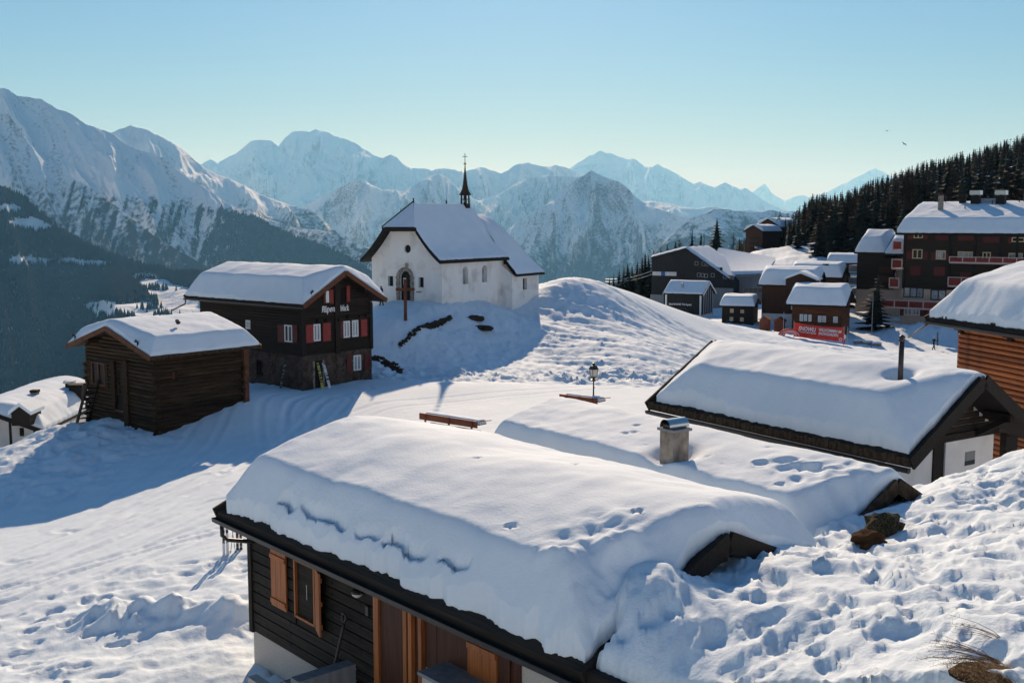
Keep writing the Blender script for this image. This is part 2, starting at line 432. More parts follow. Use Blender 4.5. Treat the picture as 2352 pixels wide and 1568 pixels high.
# crest left of the barn and the drop behind it
cpy(140, 973, 59.5); cpy(60, 1008, 57.5); cpy(0, 1037, 55.5); cp(-33, 50, -13.3)
cp(-31, 64, -15.2); cp(-36, 68, -16.5); cp(-30, 74, -15.8); cp(-40, 60, -16.5); cp(-45, 90, -26); cp(-30, 95, -22); cp(-60, 70, -28); cp(-22, 82, -14)
cp(-20, 100, -20); cp(-14, 115, -24); cp(-30, 130, -44); cp(-70, 130, -60); cp(0, 135, -26); cp(-20, 170, -70); cp(8, 160, -28); cp(-60, 220, -110); cp(-10, 230, -80); cp(-130, 120, -85); cp(-130, 230, -140)
# chapel mound
cpy(880, 699, 92.5); cpy(960, 690, 92.8); cpy(1015, 696, 90.4); cpy(1090, 698, 93.5); cpy(1150, 705, 95); cpy(1180, 724, 96.5); cpy(1237, 706, 99.5)
cp(-5, 100, -6.6); cp(-12, 98, -7.2); cp(2, 106, -6.3); cpy(932, 733, 84.5); cpy(1000, 745, 86.5); cpy(917, 795, 81.5); cpy(1080, 742, 89); cpy(900, 850, 77); cpy(1000, 862, 75); cpy(1120, 880, 70.8)
cpy(1080, 800, 84); cpy(1200, 790, 88.5); cpy(1240, 825, 84); cpy(1120, 850, 78.5)
cpy(1310, 640, 105); cpy(1250, 650, 106); cpy(1370, 646, 108); cpy(1450, 671, 114); cpy(1550, 708, 119); cpy(1640, 738, 126); cpy(1700, 752, 134)
cpy(1350, 785, 89); cpy(1450, 800, 86); cpy(1250, 875, 72.8); cpy(1500, 868, 76); cpy(1600, 842, 84); cpy(1580, 770, 104); cpy(1690, 790, 106); cpy(1660, 770, 112)
cp(8, 122, -9.5); cp(18, 136, -13.6)
# square, hotel, far hamlet
cp(38, 118, -13.6); cp(51.6, 131, -15.5); cp(42, 128, -14.9); cp(60, 135, -15.6); cp(60, 118, -15.2)
cp(34, 146, -14.4); cp(43, 140, -14.6); cp(29, 152, -13.9); cp(54, 150, -14.4); cp(70, 140, -15.0); cp(85, 125, -14.0); cp(24, 168, -15.6); cp(33, 168, -14.8)
cp(20, 190, -16); cp(40, 190, -14.5); cp(52, 172, -13.5); cp(22, 215, -17); cp(35, 215, -13); cp(5, 205, -26)
cp(46, 178, -12.8); cp(60, 195, -9.5); cp(53, 222, -7.5); cp(60, 258, -8.4); cp(48, 240, -9.0); cp(75, 215, -6.5); cp(95, 205, -4); cp(40, 275, -22); cp(20, 270, -40)
cp(80, 290, -3.0); cp(105, 300, 2.5); cp(130, 330, 10); cp(165, 345, 19); cp(120, 250, 5); cp(150, 270, 14); cp(190, 300, 26); cp(95, 345, -4); cp(130, 400, 2); cp(190, 400, 18); cp(60, 330, -22); cp(230, 360, 34); cp(120, 480, -40); cp(230, 480, -10); cp(60, 450, -90)
# ground under the middle houses
cp(9, 33, -10.3); cp(14, 40, -10.7); cp(20, 38, -9.8); cp(26, 52, -11.5); cp(20, 62, -11.5); cp(34, 80, -12.6); cp(50, 100, -14); cp(15, 62, -11.2); cp(40, 60, -11); cp(60, 80, -12); cp(0, 40, -10.5); cp(4, 50, -10.8)
cp(30, 40, -8.0); cp(45, 45, -7); cp(90, 90, -11)
# bank in the right foreground
BANK = []
def bk(u, v, y): BANK.append(tuple(aty(u, v, y)))
bk(1700, 1568, 12.5); bk(1500, 1568, 13.7); bk(1950, 1568, 11.2); bk(2352, 1568, 9.8); bk(1480, 1480, 13.95); bk(1560, 1430, 14.25); bk(1650, 1345, 15.6); bk(1800, 1300, 16.0)
bk(1900, 1262, 18.0); bk(1980, 1240, 19.0); bk(2000, 1400, 13.4); bk(2352, 1400, 12.0); bk(2200, 1270, 15.6); bk(2352, 1270, 14.8); bk(2352, 1150, 19.5); bk(2120, 1150, 20.5); bk(2075, 1135, 22.5)
bk(2145, 1108, 23.5); bk(2250, 1065, 24.5); bk(2352, 1030, 25.5); bk(1950, 1200, 20.4); bk(2060, 1225, 18.6)
BANK += [(0, 0, -1.75), (-3, 0, -2.2), (3, 1, -1.7), (0, 4, -2.6), (5, 4, -2.4), (-3, 4, -3.2), (10, 8, -2.5), (16, 20, -4.2), (20, 27, -5.0), (15, 27.5, -6.2), (0, -8, 0.2), (-8, -6, -1.5), (8, -6, .5), (1.45, 14.6, -5.72), (11.5, 26.5, -6.6), (13.5, 31, -7.4), (26, 34, -6.3), (5.0, 19.4, -5.85), (6.6, 20.5, -5.75), (7.4, 21.0, -5.75), (1.9, 15.0, -5.22), (2.5, 15.45, -4.98), (3.25, 15.9, -5.50), (4.1, 16.7, -5.42), (4.9, 17.9, -5.45)]

def tps_fit(pts, smooth=0.0):
    P = np.array(pts, float); n = len(P); S = 50.0
    X = P[:, :2] / S
    d = np.sqrt(((X[:, None] - X[None]) ** 2).sum(-1)) + 1e-9
    K = d * d * np.log(d) + np.eye(n) * smooth
    A = np.zeros((n + 3, n + 3)); A[:n, :n] = K; A[:n, n] = 1; A[:n, n + 1:] = X; A[n:, :n] = A[:n, n:].T
    w = np.linalg.solve(A, np.concatenate([P[:, 2], np.zeros(3)]))
    def f(x, y):
        x = np.asarray(x, float); sh = x.shape; q = np.stack([x.ravel(), np.asarray(y, float).ravel()], 1) / S
        out = np.empty(len(q))
        for i in range(0, len(q), 60000):
            c = q[i:i + 60000]
            r2 = ((c[:, None, :] - X[None]) ** 2).sum(-1) + 1e-12
            out[i:i + 60000] = (.5 * r2 * np.log(r2)) @ w[:n] + w[n] + c @ w[n + 1:]
        return out.reshape(sh)
    return f
_low = tps_fit(CTRL, 2e-4)
_bank = tps_fit(BANK, 1e-4)
FA, FB, FC = FR['front'].a, FR['front'].b, FR['front'].w(-FR['front'].L / 2, FR['front'].W / 2, 0)

def base_h(x, y):
    x = np.asarray(x, float); y = np.asarray(y, float)
    lo = _low(x, y)
    far = np.sqrt(x * x + y * y)
    near = far < 60
    hi = np.full_like(lo, -50.0)
    if near.any(): hi[near] = _bank(x[near], y[near])
    s = (x - FC[0]) * FA[0] + (y - FC[1]) * FA[1]          # along the front facade, 0 at its near corner
    n = -((x - FC[0]) * FB[0] + (y - FC[1]) * FB[1])       # towards the inside of the house
    hi = np.where(near & (s < 4), smin(hi, -6.22 + 1.25 * np.maximum(n - .05, 0) - .5 * np.minimum(s + 1.2, 0), .25), hi)
    m = sstep(.02, .16, n) * (1 - sstep(-.15, .15, s)) + sstep(.5, .9, n) * sstep(-.15, .15, s) * (1 - sstep(.6, 2.4, s))
    m = np.maximum(m, sstep(6.6, 7.4, n) * (1 - sstep(3.0, 5.0, s)))
    m = m * (1 - sstep(29, 34, far)) * (1 - sstep(24, 27.5, y))
    behind = sstep(2.5, -1.5, y)                            # the hillside the camera stands on
    m = np.maximum(m, behind)
    return lo * (1 - m) + hi * m, m

TRACKS = [[(840, 880), (760, 900), (690, 915), (640, 940), (620, 968), (640, 1000), (720, 1040)], [(830, 905), (740, 922), (690, 945), (674, 970), (700, 1000), (760, 1020)], [(600, 890), (500, 960), (400, 1035), (300, 1090), (180, 1160)],
          [(1500, 880), (1300, 900), (1100, 915), (900, 925), (780, 960), (650, 1020), (520, 1060), (330, 1130), (60, 1230)], [(560, 1010), (300, 1170), (0, 1330)], [(560, 1190), (250, 1300), (0, 1385)], [(500, 1150), (200, 1270), (0, 1345)], [(480, 1070), (250, 1200), (0, 1300)], [(780, 925), (560, 1075), (300, 1190), (0, 1290)]]
TRK = [np.array([atz(u, v, -10.95)[:2] for u, v in t]) for t in TRACKS]
def track_relief(x, y):
    out = np.zeros_like(x)
    sel = (y > 18) & (y < 85) & (x > -36) & (x < 14)
    X = x[sel]; Y = y[sel]; o = np.zeros_like(X)
    wob = .12 * vnoise(X * .5, Y * .5, 301)
    for k, T in enumerate(TRK):
        # smooth the polyline
        t = np.linspace(0, 1, len(T)); tt = np.linspace(0, 1, 26); P = np.stack([np.interp(tt, t, T[:, 0]), np.interp(tt, t, T[:, 1])], 1)
        for _ in range(3): P[1:-1] = (P[:-2] + 2 * P[1:-1] + P[2:]) / 4
        d = np.full_like(X, 9.0)
        for a, b in zip(P[:-1], P[1:]):
            ab = b - a; q = np.clip(((X - a[0]) * ab[0] + (Y - a[1]) * ab[1]) / (ab @ ab), 0, 1)
            dx = X - a[0] - q * ab[0]; dy = Y - a[1] - q * ab[1]; s = np.sign(dx * ab[1] - dy * ab[0])
            dd = np.sqrt(dx * dx + dy * dy); m = dd < np.abs(d); d = np.where(m, dd * s, d)
        d = d + wob
        for off in (-.72, .72):
            e = (d - off)
            o = o - .05 * np.exp(-(e / .17) ** 2) * (.8 + .3 * vnoise(X * 3, Y * 3, 302 + k)) + .022 * np.exp(-((np.abs(e) - .32) / .12) ** 2)
    out[sel] = o
    return out

def ground_h(x, y, detail=True):
    x = np.asarray(x, float); y = np.asarray(y, float)
    h, m = base_h(x, y)
    if not detail: return h
    r = np.sqrt(x * x + y * y)
    # right bank: deep trodden snow
    bank = m * (1 - sstep(24, 30, r))
    wx = x + .18 * vnoise(x * 1.3, y * 1.3, 5); wy = y + .18 * vnoise(x * 1.3, y * 1.3, 6)
    path = sstep(-1.1, .4, x * .35 + 5.9 - y * .32 + .7 * vnoise(x * .35, y * .35, 8))       # least trodden towards the boulder
    tr = bank * (.25 + .75 * np.clip(path, 0, 1))
    h = h + tr * (.15 * dips(wx, wy, .60, 21, .78, .26, .48, 1.2) + .075 * dips(wx + 9, wy - 4, .40, 31, .55, .24, .45))
    h = h + bank * (.12 * fbm(x * .55, y * .55, 3, 3) + .034 * fbm(x * 2.3, y * 2.3, 4, 3) + tr * .045 * (ridged(x * 2.1 + .5 * vnoise(x * 5, y * 5, 13), y * 2.1, 12, 3) - .8) * sstep(-.1, .3, vnoise(x * .8, y * .8, 14)) + .012 * np.abs(vnoise(x * 6, y * 6, 9)))
    low = 1 - m
    # flat piste: tracks along its run
    pu = x * .62 + y * .78; pv = -x * .78 + y * .62
    piste = low * (1 - sstep(55, 75, y)) * sstep(5, 12, r)
    side = sstep(33.0, 31.0, y + .12 * x) * sstep(-1.2, -3.5, x) * sstep(-17, -13, x - (y - 28) * .3)                                   # rough snow by the front house
    left = sstep(-17.5, -20.5, x + (y - 50) * .02) * sstep(44, 48, y) * (1 - sstep(85, 100, y))    # broken snow left of the barn
    groom = piste * (1 - side) * (1 - left)
    tx = x * .80 + y * .60; ty = -x * .60 + y * .80
    h = h + groom * (.010 * vnoise(tx * .30, ty * 5.0, 41) + .012 * vnoise(tx * .2, ty * 2.0, 42) + .007 * fbm(x * 2.6, y * 2.6, 43, 3) - .05 * np.maximum(dips(x, y, .9, 44, .22, .12, .2), -1) * -1 * .5)
    for c0, wd, dp in ((-26.0, .16, .07), (-25.3, .16, .07), (-17.2, .16, .06), (-16.5, .16, .06), (-31.0, .2, .07), (-36.5, .18, .07), (-37.3, .18, .07)):
        d = (ty - (30 + c0 + 22) - 1.1 * np.sin(tx * .045) - .25 * vnoise(tx * .2, c0 + 0 * tx, 46))
        h = h - groom * dp * np.exp(-(d / wd) ** 2) * (1 + .6 * vnoise(tx * 5, c0 + 0 * tx, 47))
    h = h + piste * side * ((.03 + .19 * np.clip(.5 + 1.3 * vnoise(x * .22, y * .22, 57), 0, 1)) * dips(wx, wy, .8, 51, .6, .22, .46, 1.0) + .10 * fbm(x * .8, y * .8, 52, 4))
    h = h + low * track_relief(x, y)
    # tumbled snow heap in front of the house
    hp = (x + 9.2) * .93 + (y - 27.2) * -.36; hq = (x + 9.2) * .36 + (y - 27.2) * .93
    heap = np.exp(-(hp / 3.0) ** 4 - (hq / .85) ** 2)
    h = h + low * heap * (.62 + .30 * fbm(x * .9, y * .9, 55, 4) + .18 * dips(x, y, .8, 56, .8, .3, .5))
    h = h + low * left * (.22 * dips(wx * .8, wy * .8, .9, 61, .75, .25, .46) + .16 * fbm(x * .7, y * .7, 62, 4))
    # lane in front of the barn
    lane = sstep(-21, -24, x - (y - 57) * -.2) * 0
    rough = low * sstep(50, 54, y) * (1 - sstep(66, 70, y)) * sstep(-15, -18, x)
    h = h + rough * (.06 * fbm(x * 1.5, y * 1.5, 64, 4) + .05 * dips(wx, wy, .8, 65, .5, .2, .45))
    # chapel mound: lumpy ploughed snow at its foot, ski-cut streaks on its right flank
    mound = sstep(70.5, 74, y + .02 * x) * (1 - sstep(104, 112, y)) * sstep(-13, -9, x) * (1 - sstep(24, 34, x - (y - 80) * .35))
    foot = mound * (1 - sstep(76, 82, y - .1 * x))
    h = h + mound * (.10 * fbm(x * .9, y * .9, 71, 4) + .055 * fbm(x * 3.0, y * 3.0, 77, 3) + .09 * (1 - .75 * sstep(0, 4, x)) * dips(wx, wy, .9, 72, .6, .25, .46))
    h = h + foot * (.30 * np.clip(ridged(x * .55, y * .55, 73, 4) - .8, -.5, .9) + .15 * dips(wx, wy, 1.1, 74, .7, .25, .46))
    flank = mound * sstep(0, 4, x)
    sx = x * .94 - y * .34; sy = x * .34 + y * .94
    h = h + flank * (.22 * vnoise(sx * .10, sy * .9, 75) + .15 * vnoise(sx * .20, sy * 2.2, 76))
    pl = low * sstep(100, 112, y) * (1 - sstep(170, 190, y)) * sstep(18, 26, x)
    h = h + pl * (.10 * fbm(x * .5, y * .5, 81, 4) + .12 * dips(x, y, 1.6, 82, .35, .2, .42))
    hk = (x - 56.5) * .62 + (y - 143) * .78; hl = -(x - 56.5) * .78 + (y - 143) * .62
    h = h + pl * (1.5 * np.exp(-(hk / 3.2) ** 2 - (hl / 5.5) ** 2)) * (1 + .25 * fbm(x, y, 83, 3))
    hill = low * sstep(185, 215, y)
    h = h + hill * (1.2 * fbm(x * .05, y * .05, 85, 4) + .25 * fbm(x * .4, y * .4, 86, 3))
    return h

th_f = np.radians(np.linspace(-38.5, 38.5, 880))
th_c = np.radians(np.concatenate([np.linspace(38.5, 321.5, 90)[1:-1]]))
TH = np.concatenate([th_f, th_c, th_f[:1] + 2 * math.pi])
RR = [1.2]
while RR[-1] < 470:
    r = RR[-1]
    k = .03 if r < 6 else (.0062 if r < 20 else (.0037 if r < 122 else .009))
    RR.append(r * (1 + k))
RR = np.array(RR)
GX = RR[:, None] * np.sin(TH)[None]; GY = RR[:, None] * np.cos(TH)[None]
GZ = ground_h(GX, GY)
GZ[-1] -= 60
ground = grid_obj('snow_ground', np.stack([GX, GY, GZ], -1), M_SNOW, flip=True)
tag(ground, kind='structure')

def gz(x, y): return float(ground_h(np.array([x]), np.array([y]))[0])
def gz0(x, y): return float(base_h(np.array([x]), np.array([y]))[0][0])
# ------------------------------------------------------------------ mountains
def mountain_material():
    m = bpy.data.materials.new('alpine_slope'); m.use_nodes = True; MATS['alpine'] = m
    nt = m.node_tree; L = nt.links.new; b = nt.nodes['Principled BSDF']
    b.inputs['Roughness'].default_value = .85; b.inputs['Specular IOR Level'].default_value = .1
    tc = nt.nodes.new('ShaderNodeTexCoord')
    def at(n):
        a = nt.nodes.new('ShaderNodeAttribute'); a.attribute_name = n; return a.outputs['Fac']
    def noise(scale, det):
        n = nt.nodes.new('ShaderNodeTexNoise'); n.inputs['Scale'].default_value = scale; n.inputs['Detail'].default_value = det
        n.inputs['Roughness'].default_value = .62
        L(tc.outputs['Object'], n.inputs['Vector']); return n.outputs['Fac']
    def thr(mask, n, w, amp):
        # mask + noise, sharpened: 0 where the mask is low, 1 where it is high, broken up between
        ad = nt.nodes.new('ShaderNodeMath'); ad.operation = 'MULTIPLY_ADD'; L(n, ad.inputs[0]); ad.inputs[1].default_value = amp; L(mask, ad.inputs[2])
        c = .5 + amp * .5; mr = nt.nodes.new('ShaderNodeMapRange'); mr.inputs[1].default_value = c - w; mr.inputs[2].default_value = c + w
        L(ad.outputs[0], mr.inputs[0]); return mr.outputs[0]
    n1 = noise(.045, 8); n2 = noise(.020, 9)
    rock = thr(at('rock'), n1, .13, .75); wood = thr(at('wood'), n2, .10, 1.0)
    mx = nt.nodes.new('ShaderNodeMix'); mx.data_type = 'RGBA'
    L(rock, mx.inputs[0]); mx.inputs[6].default_value = (.84, .85, .87, 1); mx.inputs[7].default_value = (.10, .095, .09, 1)
    my = nt.nodes.new('ShaderNodeMix'); my.data_type = 'RGBA'
    L(wood, my.inputs[0]); L(mx.outputs[2], my.inputs[6]); my.inputs[7].default_value = (.042, .047, .050, 1)
    L(my.outputs[2], b.inputs['Base Color'])
    bp = nt.nodes.new('ShaderNodeBump'); bp.inputs['Strength'].default_value = .55; bp.inputs['Distance'].default_value = 14
    L(n1, bp.inputs['Height']); L(bp.outputs[0], b.inputs['Normal'])
    return m
M_ALP = mountain_material()

def mountain(name, sky_pts, depth, foot, alpha, nu, nv, seed, spur=200., lam=600., jit=3.0, treeline=None, wood_fn=None, rocky=.25, edit=None, back=True, drop0=None, skew=.0):
    """a ridge: crest through the given sight lines at a given depth, its face falling towards the village, its back falling away.
    alpha: list of (u, slope degrees)"""
    sp = np.array(sky_pts, float)
    u = np.linspace(sp[0, 0], sp[-1, 0], nu)
    v = np.interp(u, sp[:, 0], sp[:, 1])
    v = v + jit * (fbm(u / 22.0, 0 * u + seed, seed, 4)) * .8
    dep = np.interp(u, [d[0] for d in depth], [d[1] for d in depth]) if hasattr(depth, '__len__') else np.full(nu, float(depth))
    C = np.stack([aty(a, b_, d) for a, b_, d in zip(u, v, dep)])
    al = np.radians(np.interp(u, [a[0] for a in alpha], [a[1] for a in alpha]))
    dirv = -C[:, :2] / np.linalg.norm(C[:, :2], axis=1)[:, None]
    run = (C[:, 2] - foot) / np.tan(al)
    run = np.minimum(run, np.linalg.norm(C[:, :2], axis=1) * .62)
    run = np.convolve(np.pad(run, 25, mode='edge'), np.ones(51) / 51, 'valid')
    s = np.linspace(0, 1, nv) ** 1.15
    arc = np.concatenate([[0], np.cumsum(np.linalg.norm(np.diff(C[:, :2], axis=0), axis=1))])
    R = s[:, None] * run[None]                                   # metres down the face
    A = arc[None] + skew * R
    # smoothed crest height: the face falls from the broad shape, the crest keeps its teeth
    zs = np.convolve(np.pad(C[:, 2], 30, mode='edge'), np.ones(61) / 61, 'valid')
    fade = np.exp(-R / (lam * .7))
    z = (C[:, 2][None] * fade + zs[None] * (1 - fade)) - R * np.tan(al)[None]
    ramp = 1 - np.exp(-R / (lam * .45)); streak0 = vnoise(A / (lam * .2), R / (lam * .8), seed + 70)
    wx = A + .25 * lam * vnoise(A / lam * .7, R / lam * .4, seed + 3)
    rg = ridged(wx / lam, R / (lam * 3.2), seed, 5)
    z = z + ramp * spur * (rg - .9)
    wA = A + .55 * lam * vnoise(A / (lam * 1.4), R / (lam * .9), seed + 71) + .22 * lam * vnoise(A / (lam * .45), R / (lam * .4), seed + 72)
    det = ridged(wA / (lam * .34) + .3 * streak0, R / (lam * .55), seed + 40, 5) - .9
    z = z + ramp * spur * .17 * det
    X = C[:, 0][None] + dirv[:, 0][None] * R; Y = C[:, 1][None] + dirv[:, 1][None] * R
    if edit is not None: z = edit(X, Y, z, R, np.broadcast_to(u[None], z.shape))
    # attributes
    gx = np.gradient(z, axis=1) / np.maximum(np.gradient(A, axis=1), 1e-3); gr = np.gradient(z, axis=0) / np.maximum(np.gradient(R, axis=0), 1e-3)
    slope = np.sqrt(gx ** 2 + gr ** 2)
    ls = max(60., lam * .12); streak = .6 * fbm(wA / ls, R / (ls * 5), seed + 60, 5) + .5 * fbm(wA / (ls * 3), R / (ls * 3.4), seed + 63, 4)
    rock = np.clip(rocky + .10 + .16 * (slope - .75) + .16 * streak + .08 * (.9 - rg) + .05 * (-det), 0, .60)
    pu, pv = proj(np.stack([X, Y, z], -1))
    if wood_fn is not None: wood = wood_fn(pu, pv, X, Y, z, streak, rg)
    elif treeline is not None: wood = np.clip(.62 - (z - treeline) / 500. * .5 + .22 * streak, 0, .8)
    else: wood = np.zeros_like(z)
    P = np.stack([X, Y, z], -1); wood0 = wood
    if back:
        nb = 6
        t = np.linspace(1, 0, nb + 1)[:-1]
        bw = 1500.
        B = np.stack([np.stack([C[:, 0] - dirv[:, 0] * bw * q, C[:, 1] - dirv[:, 1] * bw * q, C[:, 2] - bw * q * .75], -1) for q in t])
        P = np.concatenate([B, P]); rock = np.concatenate([np.full((nb, nu), .1), rock]); wood = np.concatenate([np.zeros((nb, nu)), wood])
    o = grid_obj(name, P, M_ALP, attrs={'rock': rock, 'wood': wood})
    tag(o, kind='structure')
    return dict(X=X, Y=Y, z=z, u=pu, v=pv, wood=wood0, R=R, obj=o)

# the farthest summits first
mountain('mountain_horn', [(1640, 470), (1690, 452), (1712, 446), (1730, 440), (1742, 431), (1750, 425), (1757, 422), (1765, 432), (1770, 441), (1782, 450), (1800, 459), (1822, 452), (1842, 448), (1865, 454), (1900, 440), (1930, 425), (1955, 412), (1980, 401), (1998, 391), (2010, 386), (2030, 396), (2080, 425), (2160, 455), (2400, 440)],
         54000, -600, [(1640, 30), (2400, 30)], 420, 60, 101, spur=350, lam=1700, jit=1.5, rocky=.25)
mountain('mountain_massif', [(1240, 410), (1300, 392), (1325, 375), (1345, 364), (1352, 358), (1362, 356), (1372, 349), (1380, 346), (1392, 352), (1402, 352), (1415, 357), (1440, 365), (1452, 364), (1462, 368), (1480, 382), (1498, 383), (1510, 376), (1522, 384), (1535, 389), (1560, 402), (1578, 414), (1592, 422), (1608, 417), (1622, 424), (1640, 430), (1652, 425), (1665, 419), (1682, 427), (1700, 434), (1712, 431), (1730, 444), (1770, 470), (1830, 490)],
         [(1240, 36000), (1400, 37000), (1830, 34000)], -500, [(1240, 31), (1420, 28), (1560, 27), (1830, 25)], 480, 110, 102, spur=420, lam=1500, jit=1.5, rocky=.22)
mountain('mountain_dome', [(430, 400), (470, 372), (482, 366), (500, 374), (545, 350), (560, 338), (575, 325), (600, 320), (625, 323), (640, 336), (655, 316), (672, 303), (690, 301), (712, 303), (725, 297), (745, 300), (770, 313), (790, 318), (815, 328), (840, 345), (862, 358), (880, 363), (897, 355), (912, 362), (925, 376), (942, 386), (970, 387), (990, 391), (1022, 386), (1045, 391), (1062, 396), (1080, 390), (1102, 384), (1125, 389), (1150, 398), (1165, 392), (1180, 380), (1195, 375), (1215, 374), (1240, 381), (1262, 383), (1275, 379), (1295, 383), (1312, 390), (1340, 405), (1400, 440)],
         [(430, 26000), (900, 25000), (1100, 22000), (1400, 24000)], -600, [(430, 33), (640, 32), (860, 31), (950, 24), (1060, 24), (1200, 29), (1400, 30)], 640, 130, 103, spur=330, lam=1150, jit=2.2, rocky=.20)
mountain('mountain_shelf', [(1380, 520), (1440, 462), (1500, 462), (1560, 474), (1600, 480), (1640, 473), (1680, 484), (1720, 482), (1760, 487), (1830, 484), (1870, 493), (1960, 505)],
         17500, -700, [(1380, 26), (1480, 19), (1660, 15), (1700, 17), (1800, 26), (1960, 28)], 360, 90, 104, spur=120, lam=700, jit=2, rocky=.14)
mountain('mountain_spur', [(590, 540), (640, 503), (690, 480), (720, 463), (760, 441), (790, 426), (805, 417), (822, 413), (836, 416), (850, 423), (880, 437), (905, 436), (930, 441), (945, 430), (960, 420), (985, 406), (1010, 399), (1025, 408), (1042, 422), (1060, 440), (1100, 462), (1140, 450), (1180, 425), (1220, 408), (1255, 403), (1300, 407), (1340, 403), (1400, 440), (1440, 470)],
         [(590, 14000), (820, 14000), (1010, 15500), (1100, 19000), (1220, 17500), (1440, 15000)], -900, [(590, 34), (830, 33), (880, 25), (940, 30), (1010, 34), (1070, 22), (1120, 20), (1180, 27), (1300, 32), (1440, 32)], 520, 150, 105, spur=300, lam=800, jit=2.6, treeline=-450, rocky=.20)
mountain('mountain_pyramid', [(1060, 640), (1090, 610), (1130, 566), (1180, 516), (1205, 498), (1230, 482), (1270, 461), (1290, 440), (1310, 421), (1328, 411), (1340, 404), (1350, 396), (1358, 391), (1368, 397), (1378, 402), (1392, 408), (1405, 413), (1420, 415), (1432, 424), (1445, 437), (1458, 450), (1475, 463), (1500, 475), (1540, 489), (1580, 500), (1620, 520), (1650, 541), (1700, 585), (1760, 640)],
         [(1060, 10200), (1360, 12000), (1760, 10000)], -1300, [(1060, 34), (1360, 36), (1760, 33)], 520, 200, 106, spur=300, lam=800, jit=2.4, treeline=-420, rocky=.22)
mountain('mountain_wooded', [(1480, 600), (1540, 540), (1588, 500), (1615, 490), (1643, 479), (1680, 482), (1720, 488), (1771, 483), (1830, 492), (1900, 480), (1980, 470), (2100, 480), (2352, 470)],
         9000, -1200, [(1480, 33), (2352, 30)], 300, 90, 107, spur=220, lam=700, jit=2.2, treeline=-150, rocky=.22)
mountain('mountain_sunny_ridge', [(150, 330), (220, 315), (262, 303), (272, 296), (285, 294), (300, 289), (318, 293), (335, 296), (350, 304), (390, 324), (405, 333), (420, 343), (440, 361), (470, 386), (500, 402), (540, 416), (570, 432), (600, 447), (650, 466), (690, 477), (712, 481), (760, 520), (820, 580)],
         [(150, 11500), (440, 11500), (820, 10500)], -900, [(150, 33), (400, 31), (440, 22), (520, 17), (640, 14), (700, 15), (760, 24), (820, 30)], 380, 120, 108, spur=130, lam=620, jit=2, treeline=-80, rocky=.15)
mountain('mountain_forest_ridge', [(520, 470), (560, 480), (600, 498), (630, 508), (657, 518), (700, 525), (737, 528), (765, 538), (792, 548), (830, 562), (880, 580), (960, 610), (1060, 650), (1200, 690)],
         [(520, 8600), (1200, 7000)], -1300, [(520, 28), (1200, 26)], 340, 110, 109, spur=160, lam=500, jit=2.5,
         wood_fn=lambda pu, pv, X, Y, z, st, rg: np.clip(.56 + .10 * st + .05 * fbm(X / 260., Y / 260., 9, 4) - .12 * np.clip(1 - (pv - np.interp(pu, [520, 657, 737, 792, 880, 1200], [470, 518, 528, 548, 580, 690])) / 14., 0, 1), 0, .8), rocky=.05)

def wood_a(pu, pv, X, Y, z, st, rg):
    # forest belt of the big left face: mottled above, closed below and to the right
    line = np.interp(pu, [0, 130, 250, 400, 520, 620, 720, 850], [420, 430, 440, 452, 470, 500, 540, 600])
    f = (pv - line) / 170.
    gully = fbm(pu / 16. + pv * .016, pv / 120., 77, 4)
    right = sstep(430, 620, pu)
    return np.clip(.50 * np.clip(f * 4 + .5, 0, 1) + .30 * right * np.clip(f * 2 + .6, 0, 1) + .20 * gully * (1 - .7 * right) - .03 + .05 * st, 0, .85) * (pv > line - 24)
LEFT = mountain('mountain_big_left', [(-220, 260), (-120, 240), (-40, 215), (0, 204), (10, 202), (22, 208), (40, 221), (60, 222), (80, 227), (95, 227), (112, 239), (130, 250), (150, 255), (170, 265), (185, 277), (200, 287), (225, 294), (240, 299), (262, 309), (290, 331), (315, 342), (340, 351), (362, 357), (375, 363), (400, 385), (440, 415), (480, 437), (505, 455), (520, 465), (535, 473), (555, 486), (575, 490), (590, 497), (610, 511), (640, 528), (660, 535), (680, 546), (730, 561), (780, 581), (830, 611), (900, 655), (960, 690)],
         [(-220, 8600), (100, 8000), (440, 7600), (960, 6000)], -1250, [(-220, 34), (60, 35), (250, 33), (480, 33), (960, 30)], 620, 240, 110, spur=95, lam=560, jit=1.8, wood_fn=wood_a, rocky=.15, skew=-.35)

def wood_b(pu, pv, X, Y, z, st, rg):
    line = np.interp(pu, [-100, 130, 210, 275, 350, 520], [400, 400, 440, 486, 545, 640])
    gully = fbm(pu / 14. + pv * .02, pv / 110., 78, 4)
    return np.clip(.43 + .0011 * (pv - 430) + .00035 * (pu - 150) + .22 * gully, .0, .8) * sstep(395, 425, pv - .0 * pu + 6 * gully)
mountain('mountain_left_spur', [(-160, 300), (-60, 268), (0, 262), (20, 262), (40, 290), (60, 320), (80, 345), (100, 370), (130, 388), (165, 408), (207, 430), (240, 455), (275, 480), (310, 508), (347, 537), (385, 560), (425, 584), (460, 604), (490, 619), (530, 645), (600, 690)],
         [(-160, 6900), (100, 6500), (600, 5200)], -1250, [(-160, 36), (100, 36), (600, 30)], 420, 220, 111, spur=85, lam=440, jit=1.8, wood_fn=wood_b, rocky=.17, skew=-.3)

